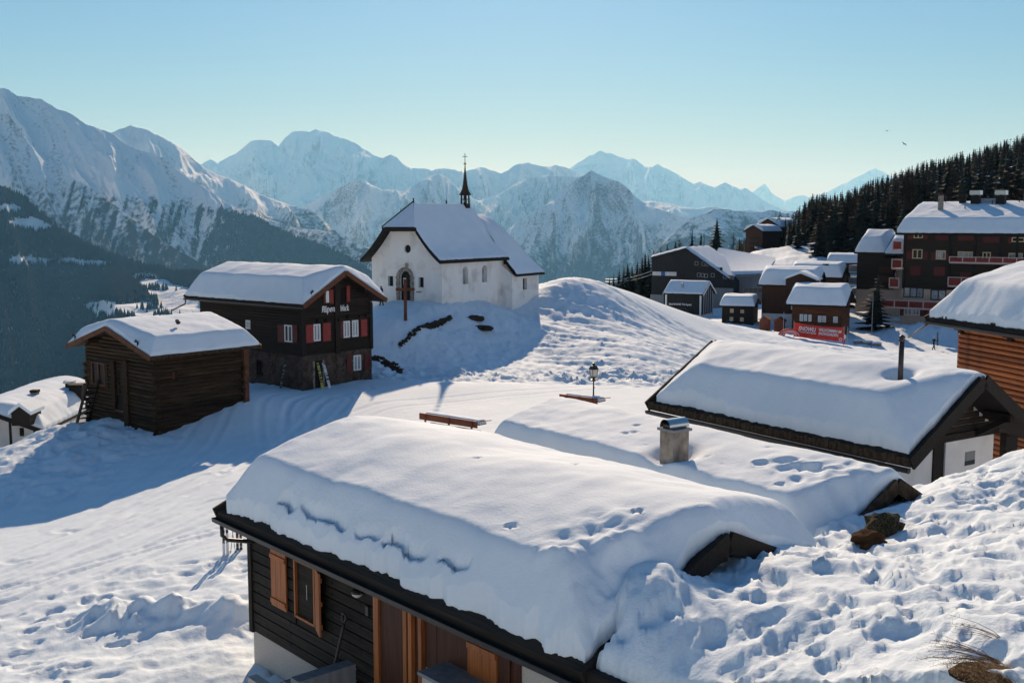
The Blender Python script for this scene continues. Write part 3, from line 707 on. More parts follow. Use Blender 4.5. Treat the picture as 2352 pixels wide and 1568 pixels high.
CLEAR = [(22, 478, 26, 9), (62, 512, 42, 16), (55, 596, 34, 10), (100, 598, 22, 7), (160, 598, 32, 7), (215, 604, 40, 7), (90, 520, 30, 10)]
MEADOW = [(330, 640, 34, 14), (355, 655, 40, 16), (385, 672, 52, 20), (412, 690, 58, 26), (290, 712, 100, 20), (420, 720, 80, 30), (235, 708, 44, 17), (345, 728, 120, 18)]
def in_blobs(pu, pv, bl, wob=.28):
    w = wob * fbm(pu / 26., pv / 14., 91, 3)
    m = np.full(pu.shape, 9.0)
    for a, b_, ra, rb in bl:
        m = np.minimum(m, np.sqrt(((pu - a) / ra) ** 2 + ((pv - b_) / rb) ** 2))
    return m + w
def wood_c(pu, pv, X, Y, z, st, rg):
    w = np.full(pu.shape, .70)
    w = np.where(in_blobs(pu, pv, CLEAR) < 1, .15, w)
    w = np.where(in_blobs(pu, pv, MEADOW, .12) < 1, .0, w)
    sp = fbm(pu / 11., pv / 15., 92, 3)
    w = np.where((sp > .78) & (pv > 560) & (pu < 240), .40, w)
    return w
def bench(X, Y, z, R, u):
    m = sstep(150, 260, u) * sstep(900, 620, u)
    k = sstep(0, 1500, R)
    flat = -165 - .075 * R
    w = m * (1 - sstep(1700, 2000, R)) * sstep(120, 420, R)
    return z * (1 - w) + (flat + 20 * fbm(X / 300., Y / 300., 93, 3)) * w
WOOD = mountain('wooded_slope', [(-200, 380), (-100, 405), (0, 436), (25, 443), (50, 453), (88, 485), (112, 508), (140, 530), (175, 552), (205, 566), (240, 582), (275, 594), (312, 607), (360, 618), (412, 632), (440, 650), (480, 668), (560, 690), (700, 720)],
         [(-200, 4700), (150, 4500), (440, 4300), (700, 4200)], -1250, [(-200, 29), (150, 29), (700, 29)], 420, 220, 112, spur=110, lam=420, jit=1.6, wood_fn=wood_c, rocky=.0, edit=bench)

vf = MB(); vf.grid(np.array([[(x, y, -1290.0) for y in (-3000, 20000, 60000)] for x in (-40000, 0, 40000)], float))
tag(vf.build('valley_floor', M_ALP), kind='structure')

# trees of the wooded slope across the valley: one far-off wood
def scatter_cones(name, S, n, hmin, hmax, seed, sel):
    rg = np.random.default_rng(seed)
    idx = np.argwhere(sel)
    pk = idx[rg.integers(0, len(idx), n)]
    i = np.minimum(pk[:, 0], S['X'].shape[0] - 2); j = np.minimum(pk[:, 1], S['X'].shape[1] - 2)
    fi = rg.random(n); fj = rg.random(n)
    def bl(Q): return (Q[i, j] * (1 - fi) + Q[i + 1, j] * fi) * (1 - fj) + (Q[i, j + 1] * (1 - fi) + Q[i + 1, j + 1] * fi) * fj
    x = bl(S['X']); y = bl(S['Y']); z = bl(S['z'])
    h = hmin + (hmax - hmin) * rg.random(n) ** .8; r = h * (.16 + .08 * rg.random(n))
    K = 5
    ang = 6.28318 * np.arange(K) / K
    V = np.zeros((n, K + 1, 3))
    V[:, :K, 0] = x[:, None] + r[:, None] * np.cos(ang + rg.random(n)[:, None] * 6)
    V[:, :K, 1] = y[:, None] + r[:, None] * np.sin(ang + rg.random(n)[:, None] * 0)
    V[:, :K, 2] = (z - .5)[:, None]
    V[:, K, 0] = x; V[:, K, 1] = y; V[:, K, 2] = z + h
    base = (np.arange(n) * (K + 1))[:, None, None]
    T = np.stack([np.arange(K), (np.arange(K) + 1) % K, np.full(K, K)], -1)[None] + base
    o = raw_mesh(name, V.reshape(-1, 3), T.reshape(-1, 3), M_FARTREE)
    tag(o, 'dark conifer wood covering the shaded slope across the valley', kind='stuff')
    return o
vis = (WOOD['v'] < 1000) & (WOOD['u'] > -30) & (WOOD['u'] < 560)
scatter_cones('conifer_wood', WOOD, 30000, 12, 30, 5, (WOOD['wood'] > .5) & vis)
md = in_blobs(WOOD['u'], WOOD['v'], MEADOW, .12) < 1
lone = md & (fbm(WOOD['X'] / 90., WOOD['Y'] / 90., 95, 3) > .45) & vis
o2 = scatter_cones('meadow_tree_clumps', WOOD, 420, 14, 24, 6, lone)
o2['label'] = 'clumps of dark conifers scattered over the snowy meadow across the valley'
vis2 = (LEFT['wood'] > .5) & (LEFT['u'] > 330) & (LEFT['v'] < 640)
o3 = scatter_cones('ridge_wood', LEFT, 9000, 14, 26, 8, vis2)
o3['label'] = 'dark forest on the lower shoulder of the big left mountain'

# ------------------------------------------------------------------ haze: one closed box of even thin air round everything
hz = MB(); hz.box(-36000, 36000, -2600, 58500, -1400, 2560)
mh = bpy.data.materials.new('haze_air'); mh.use_nodes = True
nt = mh.node_tree; nt.nodes.remove(nt.nodes['Principled BSDF'])
pv_ = nt.nodes.new('ShaderNodeVolumePrincipled')
pv_.inputs['Color'].default_value = (.24, .60, 1.0, 1)
pv_.inputs['Absorption Color'].default_value = (1, 1, 1, 1)
pv_.inputs['Density'].default_value = 2.9e-5
pv_.inputs['Anisotropy'].default_value = 0.25
nt.links.new(pv_.outputs[0], nt.nodes['Material Output'].inputs['Volume'])
haze = hz.build('haze', mh)
tag(haze, 'thin blue mountain air over the whole valley', kind='stuff')
# ------------------------------------------------------------------ building kit
def P3(ax, off, sg, a, z, n=0.0):
    return (off + sg * n, a, z) if ax == 'x' else (a, off + sg * n, z)

def wbox(mb, ax, off, sg, a0, a1, z0, z1, n0, n1):
    a0, a1 = min(a0, a1), max(a0, a1); lo, hi = sorted((off + sg * n0, off + sg * n1))
    if ax == 'x': mb.box(lo, hi, a0, a1, z0, z1)
    else: mb.box(a0, a1, lo, hi, z0, z1)

def house(name, fr, label, cat='house', group=None):
    return empty(name, fr.c, fr.phi, label, cat, group)

def walls(root, fr, m, oe=.6, ov=.6, z0=-.6, name='wall', th=.18):
    x = fr.L / 2 - ov; y = fr.W / 2 - oe
    zt = fr.roofz(y) - th; zr = fr.ze + fr.rise - th
    mb = MB()
    for sx in (-1, 1):
        p = [(sx * x, -y, z0), (sx * x, y, z0), (sx * x, y, zt), (sx * x, 0, zr), (sx * x, -y, zt)]
        mb.poly(p if sx > 0 else p[::-1])
    for sy in (-1, 1):
        p = [(-x, sy * y, z0), (x, sy * y, z0), (x, sy * y, zt), (-x, sy * y, zt)]
        mb.poly(p if sy < 0 else p[::-1])
    return mb.build(name, m, root), x, y

def deck(root, fr, m, th=.16, barge=None, bh=.26, purlins=3, pm=None):
    hw = fr.W / 2; L = fr.L / 2; z0 = fr.ze; zr = fr.ze + fr.rise
    mb = MB()
    for s in (-1, 1):
        pts = [(-L, s * hw, z0 - th), (L, s * hw, z0 - th), (L, 0, zr - th), (-L, 0, zr - th)]
        top = [(a, b, c + th - .004) for a, b, c in pts]
        if s > 0: pts = pts[::-1]; top = top[::-1]
        mb.hexa(pts, top)
    rf = mb.build('roof', m, root)
    for sx in (-1, 1):
        for s in (-1, 1):
            bb = MB(); bb.bar((sx * (L + .03), s * (hw + .02), z0 - .10), (sx * (L + .03), 0, zr - .10), .07, bh)
            bb.build('barge_board', barge or m, rf)
    if purlins:
        for sx in (-1, 1):
            for k in range(-purlins // 2 + 1, purlins // 2 + 1):
                y = k * hw * 1.5 / max(purlins, 1)
                pb = MB(); pb.bar((sx * (L - .95), y, fr.roofz(y) - th - .14), (sx * (L - .06), y, fr.roofz(y) - th - .14), .18, .24)
                pb.build('purlin', pm or m, rf)
    return rf

def roof_snow(root, fr, lip=.16, tot=1.1, tr=.6, q=.72, vs=.95, res=.12, inset=.06, wob=.05, lump=.05, seed=1, extra=None, k=.22, xr=None, rr=.9, name='snow'):
    hw = fr.W / 2; L0, L1 = xr or (-fr.L / 2, fr.L / 2)
    nx = max(12, int((L1 - L0) / res)); ny = max(12, int(2 * hw / res))
    # finer near the edges
    def ax(n): t = np.linspace(-1, 1, n); return np.sign(t) * (1 - (1 - np.abs(t)) ** 1.35)
    X, Y = np.meshgrid((L0 + L1) / 2 + ax(nx) * (L1 - L0) / 2, ax(ny) * hw, indexing='ij')
    o = seed * 31.7
    ins_y = inset + wob * (.6 + fbm(X * 1.6 + o, Y * .15, seed, 5, gain=.62)); ins_x = inset + wob * (.6 + fbm(Y * 1.1 + o, X * .15, seed + 5, 4))
    Y = Y * (hw - np.clip(ins_y, .0, .5)) / hw
    cx = (L0 + L1) / 2; hl = (L1 - L0) / 2
    X = cx + (X - cx) * (hl - np.clip(ins_x, .0, .5)) / hl
    sl = fr.rise / hw
    rz = fr.ze + fr.rise - sl * np.abs(Y)
    de = hw - np.abs(Y); dv = hl - np.abs(X - cx)
    wn = .10 * fbm(X * .45 + o, Y * .45, seed + 9, 3)
    crown = fr.ze + fr.rise + tr - q * sl * (np.sqrt(Y * Y + rr * rr) - rr)
    e1 = rz + lip + np.maximum(tot - sl, .15) * np.maximum(de + wn * .8, 0)
    e2 = rz + lip + vs * np.maximum(dv + wn * .8, 0)
    Z = smin(smin(crown, e1, k), e2, k)
    Z = Z + lump * fbm(X * .5 + o, Y * .5, seed + 13, 3) * np.clip(np.minimum(de, dv) / .5, 0, 1)
    rough = np.exp(-np.minimum(de, dv) / .45)
    Z = Z + lump * (.45 * fbm(X * 2.6 + o, Y * 2.6, seed + 17, 4) * (.22 + 1.3 * rough) + .35 * np.abs(fbm(X * 6.5 + o, Y * 6.5, seed + 19, 3)) * rough)
    if extra is not None: Z = Z + extra(X, Y)
    Z = np.maximum(Z, rz + .02)
    # skirt
    def ring(A, zz): return np.stack([X, Y, zz], -1)
    top = np.stack([X, Y, Z], -1)
    P = np.empty((nx + 2, ny + 2, 3)); P[1:-1, 1:-1] = top
    P[0, 1:-1] = top[0]; P[-1, 1:-1] = top[-1]; P[1:-1, 0] = top[:, 0]; P[1:-1, -1] = top[:, -1]
    P[0, 0] = top[0, 0]; P[0, -1] = top[0, -1]; P[-1, 0] = top[-1, 0]; P[-1, -1] = top[-1, -1]
    for sl_ in ((0, slice(None)), (-1, slice(None)), (slice(None), 0), (slice(None), -1)):
        e = P[sl_]; e[:, 2] = fr.ze + fr.rise - sl * np.abs(e[:, 1]) - .01
        P[sl_] = e
    return grid_obj(name, P, M_ROOFSNOW, root)

def clad(root, fr, ax, off, sg, a0, a1, z0, z1, h, m, th=.05, gap=.008, ops=(), top=None, name='plank', logs=False, jit=.004, rngs=0):
    """horizontal boards or squared logs, one object each; top(z): half-length limit under a gable"""
    rg = random.Random(rngs)
    n = int(math.ceil((z1 - z0) / h - 1e-6)); out = []
    for k in range(n):
        za = z0 + k * h; zb = min(za + h - gap, z1)
        if zb - za < .03: continue
        lo, hi = a0, a1
        if top is not None:
            lim = top(zb)
            lo, hi = max(lo, -lim), min(hi, lim)
        segs = [(lo, hi)]
        for (p0, p1, q0, q1) in ops:
            if q0 < zb - .01 and q1 > za + .01:
                ns = []
                for s in segs:
                    if p1 <= s[0] or p0 >= s[1]: ns.append(s)
                    else:
                        if p0 > s[0]: ns.append((s[0], p0))
                        if p1 < s[1]: ns.append((p1, s[1]))
                segs = ns
        for s0, s1 in segs:
            if s1 - s0 < .06: continue
            t = th + rg.uniform(-jit, jit); ln = s1 - s0; hh = zb - za
            mb = MB()
            if logs:   # rounded face
                pr = [(0, 0), (.55, .10), (.95, .30), (1, .5), (.95, .70), (.55, .90), (0, 1)]
                i0 = mb.verts([(0, -t * p, hh * q) for p, q in pr]); i1 = mb.verts([(ln, -t * p, hh * q) for p, q in pr])
                for j in range(len(pr) - 1): mb.face((i0 + j, i1 + j, i1 + j + 1, i0 + j + 1)[::-1])
                mb.face([i0 + j for j in range(len(pr))]); mb.face([i1 + j for j in range(len(pr))][::-1])
            else:
                c = min(.012, t * .4)
                i = mb.verts([(0, 0, 0), (ln, 0, 0), (ln, -t, c), (0, -t, c), (0, -t, hh - c), (ln, -t, hh - c), (ln, 0, hh), (0, 0, hh)])
                for q in ((0, 1, 2, 3), (3, 2, 5, 4), (4, 5, 6, 7), (0, 3, 4, 7), (1, 6, 5, 2)): mb.face([i + v for v in q])
            # the board's own x runs along the wall and its -y points outwards
            if ax == 'y': ang, loc = ((0, (s0, off, za)) if sg < 0 else (math.pi, (s1, off, za)))
            else: ang, loc = ((math.pi / 2, (off, s0, za)) if sg > 0 else (-math.pi / 2, (off, s1, za)))
            o = mb.build(name, m, root); o.location = loc; o.rotation_euler = (0, 0, ang); out.append(o)
    return out

def window(root, ax, off, sg, a0, a1, z0, z1, fm, gm, mull=1, rails=0, fw=.06, d=.05, name='window', parent_name=None, reveal=0.0):
    a0, a1 = min(a0, a1), max(a0, a1); z0, z1 = min(z0, z1), max(z0, z1)
    mb = MB()
    wbox(mb, ax, off, sg, a0, a0 + fw, z0, z1, -.02, d); wbox(mb, ax, off, sg, a1 - fw, a1, z0, z1, -.02, d)
    wbox(mb, ax, off, sg, a0 + fw, a1 - fw, z1 - fw, z1, -.02, d); wbox(mb, ax, off, sg, a0 + fw, a1 - fw, z0, z0 + fw, -.02, d + .01)
    for k in range(mull):
        c = a0 + (a1 - a0) * (k + 1) / (mull + 1)
        wbox(mb, ax, off, sg, c - fw * .55, c + fw * .55, z0 + fw, z1 - fw, -.02, d - .006)
    for k in range(rails):
        c = z0 + (z1 - z0) * (k + 1) / (rails + 1)
        wbox(mb, ax, off, sg, a0 + fw, a1 - fw, c - fw * .3, c + fw * .3, -.018, d - .012)
    w = mb.build(name, fm, root)
    g = MB(); wbox(g, ax, off, sg, a0 + fw * .5, a1 - fw * .5, z0 + fw * .5, z1 - fw * .5, -.04, d * .35)
    g.build('pane', gm, w)
    return w

def shutter(root, ax, off, sg, a0, a1, z0, z1, m, n0=.02, n1=.06, boards=3, battens=True, name='shutter'):
    a0, a1 = min(a0, a1), max(a0, a1)
    mb = MB()
    for k in range(boards):
        b0 = a0 + (a1 - a0) * k / boards; b1 = a0 + (a1 - a0) * (k + 1) / boards
        wbox(mb, ax, off, sg, b0 + .004, b1 - .004, z0, z1, n0, n1)
    wbox(mb, ax, off, sg, a0 + .006, a1 - .006, z0 + .006, z1 - .006, n0 - .005, n1 - .012)
    if battens:
        for f in (.10, .88):
            zc = z0 + (z1 - z0) * f
            wbox(mb, ax, off, sg, a0 + .01, a1 - .01, zc - .05, zc + .05, n1 - .002, n1 + .03)
    return mb.build(name, m, root)

def wpx(fr, ax, off, u0, v0, u1, v1):
    um, vm = (u0 + u1) / 2, (v0 + v1) / 2
    a0 = fr.hit(ax, off, u0, vm)[0]; a1 = fr.hit(ax, off, u1, vm)[0]
    z1 = fr.hit(ax, off, um, v0)[1]; z0 = fr.hit(ax, off, um, v1)[1]
    return min(a0, a1), max(a0, a1), z0, z1

def holed_wall(mb, ax, off, sg, a0, a1, z0, z1, holes, depth, back=None):
    """flat wall with real openings. holes: dicts kind 'rect' | 'arch' | 'round', a0, a1, z0, z1. Reveals go in by depth."""
    xs = sorted({a0, a1, *[h['a0'] for h in holes], *[h['a1'] for h in holes]})
    zs = sorted({z0, z1, *[h['z0'] for h in holes], *[h['z1'] for h in holes]})
    fl = (sg > 0) == (ax == 'x')
    def q(pts, n=0.0):
        p = [P3(ax, off, sg, a, z, n_) for a, z, n_ in pts]
        mb.poly(p if fl else p[::-1])
    for i in range(len(xs) - 1):
        for j in range(len(zs) - 1):
            ca, cz = (xs[i] + xs[i + 1]) / 2, (zs[j] + zs[j + 1]) / 2
            if any(h['a0'] < ca < h['a1'] and h['z0'] < cz < h['z1'] for h in holes): continue
            q([(xs[i], zs[j], 0), (xs[i + 1], zs[j], 0), (xs[i + 1], zs[j + 1], 0), (xs[i], zs[j + 1], 0)])
    for h in holes:
        A0, A1, Z0, Z1 = h['a0'], h['a1'], h['z0'], h['z1']; c = (A0 + A1) / 2; r = (A1 - A0) / 2
        if h['kind'] == 'rect': out = [(A0, Z0), (A1, Z0), (A1, Z1), (A0, Z1)]
        elif h['kind'] == 'arch':
            zs_ = Z1 - r; arc = [(c + r * math.cos(t), zs_ + r * math.sin(t)) for t in np.linspace(0, math.pi, 13)]
            out = [(A0, Z0), (A1, Z0)] + arc
            q([(A1, Z1, 0)] + [(a, z, 0) for a, z in arc[:7]][::-1])
            q([(A0, Z1, 0)] + [(a, z, 0) for a, z in arc[6:]][::-1])
        else:
            rz = (Z1 - Z0) / 2; cz = (Z0 + Z1) / 2
            out = [(c + r * math.cos(t), cz + rz * math.sin(t)) for t in np.linspace(0, 2 * math.pi, 25)[:-1]]
            for k, cr in enumerate([(A1, Z1), (A0, Z1), (A0, Z0), (A1, Z0)]):
                ar = [out[(k * 6 + j) % 24] for j in range(7)]
                q([(cr[0], cr[1], 0)] + [(a, z, 0) for a, z in ar][::-1])
        for k in range(len(out)):
            p, s = out[k], out[(k + 1) % len(out)]
            q([(p[0], p[1], 0), (p[0], p[1], -depth), (s[0], s[1], -depth), (s[0], s[1], 0)])
        h['outline'] = out

def gutter(root, fr, sy, m, x0=None, x1=None, drop=.16, name='gutter'):
    x0 = -fr.L / 2 if x0 is None else x0; x1 = fr.L / 2 if x1 is None else x1
    mb = MB(); y = sy * (fr.W / 2 + .07); z = fr.ze - drop
    pr = [(-.07, .07), (-.06, -.02), (0, -.06), (.06, -.02), (.07, .07)]
    a = [mb.verts([(x, y + p, z + q) for p, q in pr]) for x in (x0, x1)]
    for j in range(4): mb.face((a[0] + j, a[1] + j, a[1] + j + 1, a[0] + j + 1))
    b = [mb.verts([(x, y + p * .86, z + q + .008) for p, q in pr]) for x in (x0, x1)]
    for j in range(4): mb.face((b[0] + j, b[0] + j + 1, b[1] + j + 1, b[1] + j))
    for e in (0, 1): mb.face([a[e] + j for j in range(5)])
    return mb.build(name, m, root, smooth=False)

def textmesh(name, s, m, size, parent, loc, rot, bold=0.0, shear=0.0, th=.004, align='LEFT'):
    cu = bpy.data.curves.new(name, 'FONT'); cu.body = s; cu.size = size; cu.offset = bold; cu.shear = shear; cu.extrude = th; cu.align_x = align
    tmp = bpy.data.objects.new(name, cu); COL.objects.link(tmp)
    dg = bpy.context.evaluated_depsgraph_get()
    me = bpy.data.meshes.new_from_object(tmp.evaluated_get(dg))
    bpy.data.objects.remove(tmp); bpy.data.curves.remove(cu)
    me.materials.clear(); me.materials.append(m)
    o = bpy.data.objects.new(name, me); link(o, parent); o.location = loc; o.rotation_euler = rot
    return o
def dips_at(fr, pts, zref):
    """round hollows in a roof's snow; pts: (u, v, radius, depth)"""
    L = [(fr.loc(atz(u, v, zref))[:2], r, d) for u, v, r, d in pts]
    def f(X, Y):
        s = np.zeros_like(X)
        for (x, y), r, d in L:
            q = np.sqrt((X - x) ** 2 + ((Y - y) * 1.25) ** 2) / r
            s = s - d * np.clip(1 - q ** 4, 0, 1) + .22 * d * np.exp(-((q - 1.15) / .2) ** 2)
        return s
    return f

def roof_pt(fr, side, u, v, T=0.0):
    """sight line meets the roof plane (side +1 / -1 of the ridge) raised by T -> local point"""
    r = ray(u, v); sl = fr.rise / (fr.W / 2)
    # local z = ze + rise - sl * side * y + T
    ry = r @ fr.b; cy = fr.c @ fr.b
    t = (fr.zb + fr.ze + fr.rise + T + sl * side * cy) / (r[2] + sl * side * ry)
    return fr.loc(r * t)

# ================================================================== front house
fr = FR['front']
H = house('snowy_house', fr, 'nearest dark timber house with orange shutters under a thick slab of roof snow')
deck(H, fr, M_BLACKWOOD, th=.2, bh=.34, purlins=3)
w_, wx, wy = walls(H, fr, M_STUCCO, oe=.62, ov=.35, z0=-1.2)
FY = wy
trench = [(3.35, 2.75, .28), (2.45, .95, .31), (.45, -.15, .29), (-.35, -1.55, .32), (-2.0, -2.7, .33)]
holes5 = dips_at(fr, [(1095, 1068, .09, .05), (1325, 1087, .10, .05), (1175, 1183, .12, .09), (1465, 1192, .10, .10), (1570, 1110, .06, .05), (1318, 1091, .06, .03), (720, 1130, .1, .03)], -4.75)
def front_extra(X, Y):
    s = holes5(X, Y)
    de = fr.W / 2 - Y
    for a, b, d in trench:
        c = d + .06 * vnoise(X * 2.2, X * 0 + a, 3)
        k = sstep(b - .12, b + .15, X) * (1 - sstep(a - .15, a + .12, X))
        s = s - .55 * k * np.exp(-((de - c) / (.034 + .016 * vnoise(X * 5, X * 0, 4))) ** 4)
    s = s - .10 * np.exp(-((X + 1.4) / 1.6) ** 2 - ((Y - .9) / .9) ** 2) * 0
    # shallow saddle in the broad top and heaped snow at the near gable
    s = s - .10 * np.exp(-((X - .6) / 1.1) ** 2) * np.exp(-((Y + .2) / 1.5) ** 2)
    g = sstep(-3.6, -4.6, X) * sstep(.6, 1.8, Y)
    s = s + g * .14 * fbm(X * 1.7, Y * 1.7, 7, 3) + .30 * sstep(-4.2, -5.4, X) * sstep(1.3, .3, np.abs(Y)) * 0
    return s
roof_snow(H, fr, lip=.14, tot=2.0, tr=.43, q=.66, vs=1.1, res=.055, inset=.10, wob=.09, lump=.045, seed=3, extra=front_extra, k=.20, rr=1.1)
g = gutter(H, fr, 1, M_DARKMETAL, drop=.20)
mb = MB()
zg = fr.ze - .24; xg = fr.L / 2 - .35; yg = fr.W / 2 + .07
mb.tube([(xg, yg, zg), (xg, yg, zg - .22), (xg - .06, yg - .10, zg - .33), (xg - .30, FY + .16, zg - .40), (xg - .30, FY + .02, zg - .42)], .045, 8)
mb.build('downpipe', M_DARKMETAL, H, smooth=True)
zpl = fr.hit('y', FY, 606, 1458)[1]                     # lower edge of the boards
ops = []
def op5(*px): r = wpx(fr, 'y', FY, *px); ops.append(r); return r
win5 = op5(682, 1290, 729, 1425)
door5 = fr.hit('y', FY, 866, 1450)[0]
xa = fr.L / 2 - .35
ztop = fr.roofz(FY) - .2
ops.append((-9, door5, -3, 9))
mb = MB(); wbox(mb, 'y', FY, 1, door5, xa, zpl, ztop, -.02, .012); mb.build('wall_lining', M_BLACKWOOD, H)
clad(H, fr, 'y', FY + .001, 1, door5, xa - .10, zpl, ztop, .235, M_PLANK, th=.045, ops=ops, rngs=5)
mb = MB(); wbox(mb, 'y', FY, 1, xa - .12, xa + .03, zpl - .02, ztop, 0, .09); mb.build('corner_post', M_BLACKWOOD, H)
# open window with shutters
s = wpx(fr, 'y', FY, 632, 1268, 666, 1380); shutter(H, 'y', FY, 1, s[0], s[1], win5[2] + .02, win5[3], M_ORANGEWOOD, .07, .105, boards=3)['label'] = 'orange shutter folded flat against the wall'
mb = MB()
a0, a1, z0, z1 = win5
for q in ((a0, a0 + .05, z0, z1), (a1 - .05, a1, z0, z1), (a0, a1, z0, z0 + .05), (a0, a1, z1 - .05, z1)): wbox(mb, 'y', FY, 1, *q, -.05, .075)
wn5 = mb.build('window', M_ORANGEWOOD, H)
mb = MB(); wbox(mb, 'y', FY, 1, a0 + .03, a1 - .03, z0 + .03, z1 - .03, -.10, .006); mb.build('inner_leaf', M_DARKBOARD, wn5)
mb = MB(); zc = (z0 + z1) / 2; c = a0 + (a1 - a0) * .45
mb.tube([P3('y', FY, 1, c, zc - .16, .03), P3('y', FY, 1, c, zc + .16, .03)], .008, 6); mb.build('handle', M_STEEL, wn5)
cl_ = fr.loc((0, 0, 0)); hx, hy = a0 - .02, FY + .05                # right leaf swung out from the wall
dv_ = np.array([cl_[0] - hx, cl_[1] - hy]); dv_ /= np.linalg.norm(dv_); la = math.atan2(dv_[1], dv_[0]) + .16
lf = empty('shutter', (0, 0, 0)); lf.parent = H; lf.location = (hx, hy, z0); lf.rotation_euler = (0, 0, la); lf['label'] = 'orange shutter swung out from the wall'
mb = MB()
for k in range(3): mb.box(.155 * k + .003, .155 * (k + 1) - .003, -.02, .02, -.03, z1 - z0)
mb.box(.01, .455, -.012, .012, -.02, z1 - z0 - .01)
mb.build('leaf', M_ORANGEWOOD, lf)
for f in (.12, .5, .88):
    mb = MB(); mb.box(.02, .44, .018, .055, (z1 - z0) * f - .05, (z1 - z0) * f + .05); mb.build('batten', M_ORANGEWOOD, lf)
# door recess
mb = MB(); dz = -1.0
wbox(mb, 'y', FY, 1, door5 - .16, door5, dz, ztop, 0, .085); mb.build('door_post', M_ORANGEWOOD, H)
xr = fr.hit('y', FY, 1199, 1532)[0]
n = 9
for k in range(n):
    b0 = xr + (door5 - .16 - xr) * k / n; b1 = xr + (door5 - .16 - xr) * (k + 1) / n
    mb = MB(); wbox(mb, 'y', FY, 1, b0 + .004, b1 - .004, dz, ztop, .0, .035 + .006 * (k % 2)); mb.build('door_board', M_DARKBOARD, H)
for u, v in ((941, 1455), (953, 1460), (976, 1470)):
    a = fr.hit('y', FY, u, v)[0]; mb = MB(); wbox(mb, 'y', FY, 1, a - .05, a + .05, dz, ztop - .05, .03, .12); mb.build('door_post', M_ORANGEWOOD, H)
for u in (990, 1042):
    a, z = fr.hit('y', FY, u, 1540 if u < 1000 else 1555)
    mb = MB(); mb.tube([P3('y', FY, 1, a, z - .14, .05), P3('y', FY, 1, a, z - .14, .09), P3('y', FY, 1, a, z + .10, .09), P3('y', FY, 1, a, z + .10, .05)], .010, 6); mb.build('door_handle', M_STEEL, H)
s = wpx(fr, 'y', FY, 1083, 1478, 1150, 1560); sh = shutter(H, 'y', FY, 1, s[0], s[1], s[2] - .25, s[3] + .02, M_ORANGEWOOD, .05, .09, boards=4)
sh['label'] = 'closed orange shutter near the garage end'
mb = MB(); a, z = (s[0] + s[1]) / 2, s[3] - .12; mb.tube([P3('y', FY, 1, s[0] + .08, z, .10), P3('y', FY, 1, s[1] - .08, z, .10)], .009, 6); mb.build('latch_bar', M_STEEL, sh)
mb = MB(); wbox(mb, 'y', FY, 1, s[0] - .30, s[0] - .02, -1, s[3], .04, .07); mb.build('door_board', M_DARKBOARD, H)
# wall lamp, switch, stair wall
a, z = fr.hit('y', FY + .1, 825, 1361)
mb = MB(); mb.lathe([(.0, -.07), (.06, -.065), (.10, -.03), (.115, .01)], 14); l1 = mb.build('wall_lamp', M_LAMPGLASS, H, smooth=True); l1.location = P3('y', FY, 1, a, z, .14)
mb = MB(); mb.lathe([(.12, .01), (.125, .05), (.09, .085), (.02, .10)], 14); mb.box(-.03, .03, -.14, 0, .0, .06); mb.build('lamp_hood', M_DARKMETAL, l1, smooth=False)
a, z = fr.hit('y', FY, 852, 1400)
mb = MB(); wbox(mb, 'y', FY, 1, a - .045, a + .045, z - .09, z + .09, .04, .10); sw = mb.build('switch_box', M_DARKMETAL, H)
# steps and landing beside the stuccoed foot
a_s, z_s = fr.hit('y', FY + .9, 640, 1545)
mb = MB()
for k in range(5):
    mb.box(a_s - .30 * (k + 1), a_s - .30 * k, FY + .02, FY + 1.3, -1.5, z_s - .25 + .17 * k - .0)
st = mb.build('steps', M_CONCRETE, H)
mb = MB(); mb.box(a_s - 2.6, a_s + .15, FY + 1.3, FY + 1.5, -1.5, z_s + .05); mb.build('step_wall', M_STUCCO, H)
mb = MB()
b0, zz = fr.hit('y', FY + .6, 1000, 1560)
mb.box(b0 - 1.6, b0 + .35, FY + .5, FY + .62, -1.5, zz - .02); mb.box(b0 + .25, b0 + .35, FY + .05, FY + .5, -1.5, zz - .02); mb.build('planter_wall', M_STUCCO, H)
mb = MB(); mb.box(b0 - 1.66, b0 + .40, FY + .0, FY + .68, zz - .02, zz + .04); mb.build('planter_slab', M_CONCRETE, H)
# low annex continuing the facade, buried from behind
X1 = -fr.L / 2 - .02
mb = MB(); mb.box(X1 - 1.8, X1 - .05, FY - 1.1, FY + .32, -3, fr.ze - .34); mb.hexa([(X1 - 9, fr.W / 2 - .05, -3), (X1 - 1.8, fr.W / 2 - .05, -3), (X1 - 1.8, fr.W / 2 + .25, -3), (X1 - 9, fr.W / 2 + .25, -3)], [(X1 - 9, fr.W / 2 - .05, fr.ze + 2.2), (X1 - 1.8, fr.W / 2 - .05, fr.ze + .3), (X1 - 1.8, fr.W / 2 + .25, fr.ze + .3), (X1 - 9, fr.W / 2 + .25, fr.ze + 2.2)]); an = mb.build('annex_wall', M_STUCCO, H)
mb = MB(); mb.box(X1 - 1.8, X1, FY - 1.15, FY + .62, fr.ze - .33, fr.ze + .06); mb.build('annex_roof_edge', M_BLACKWOOD, H)
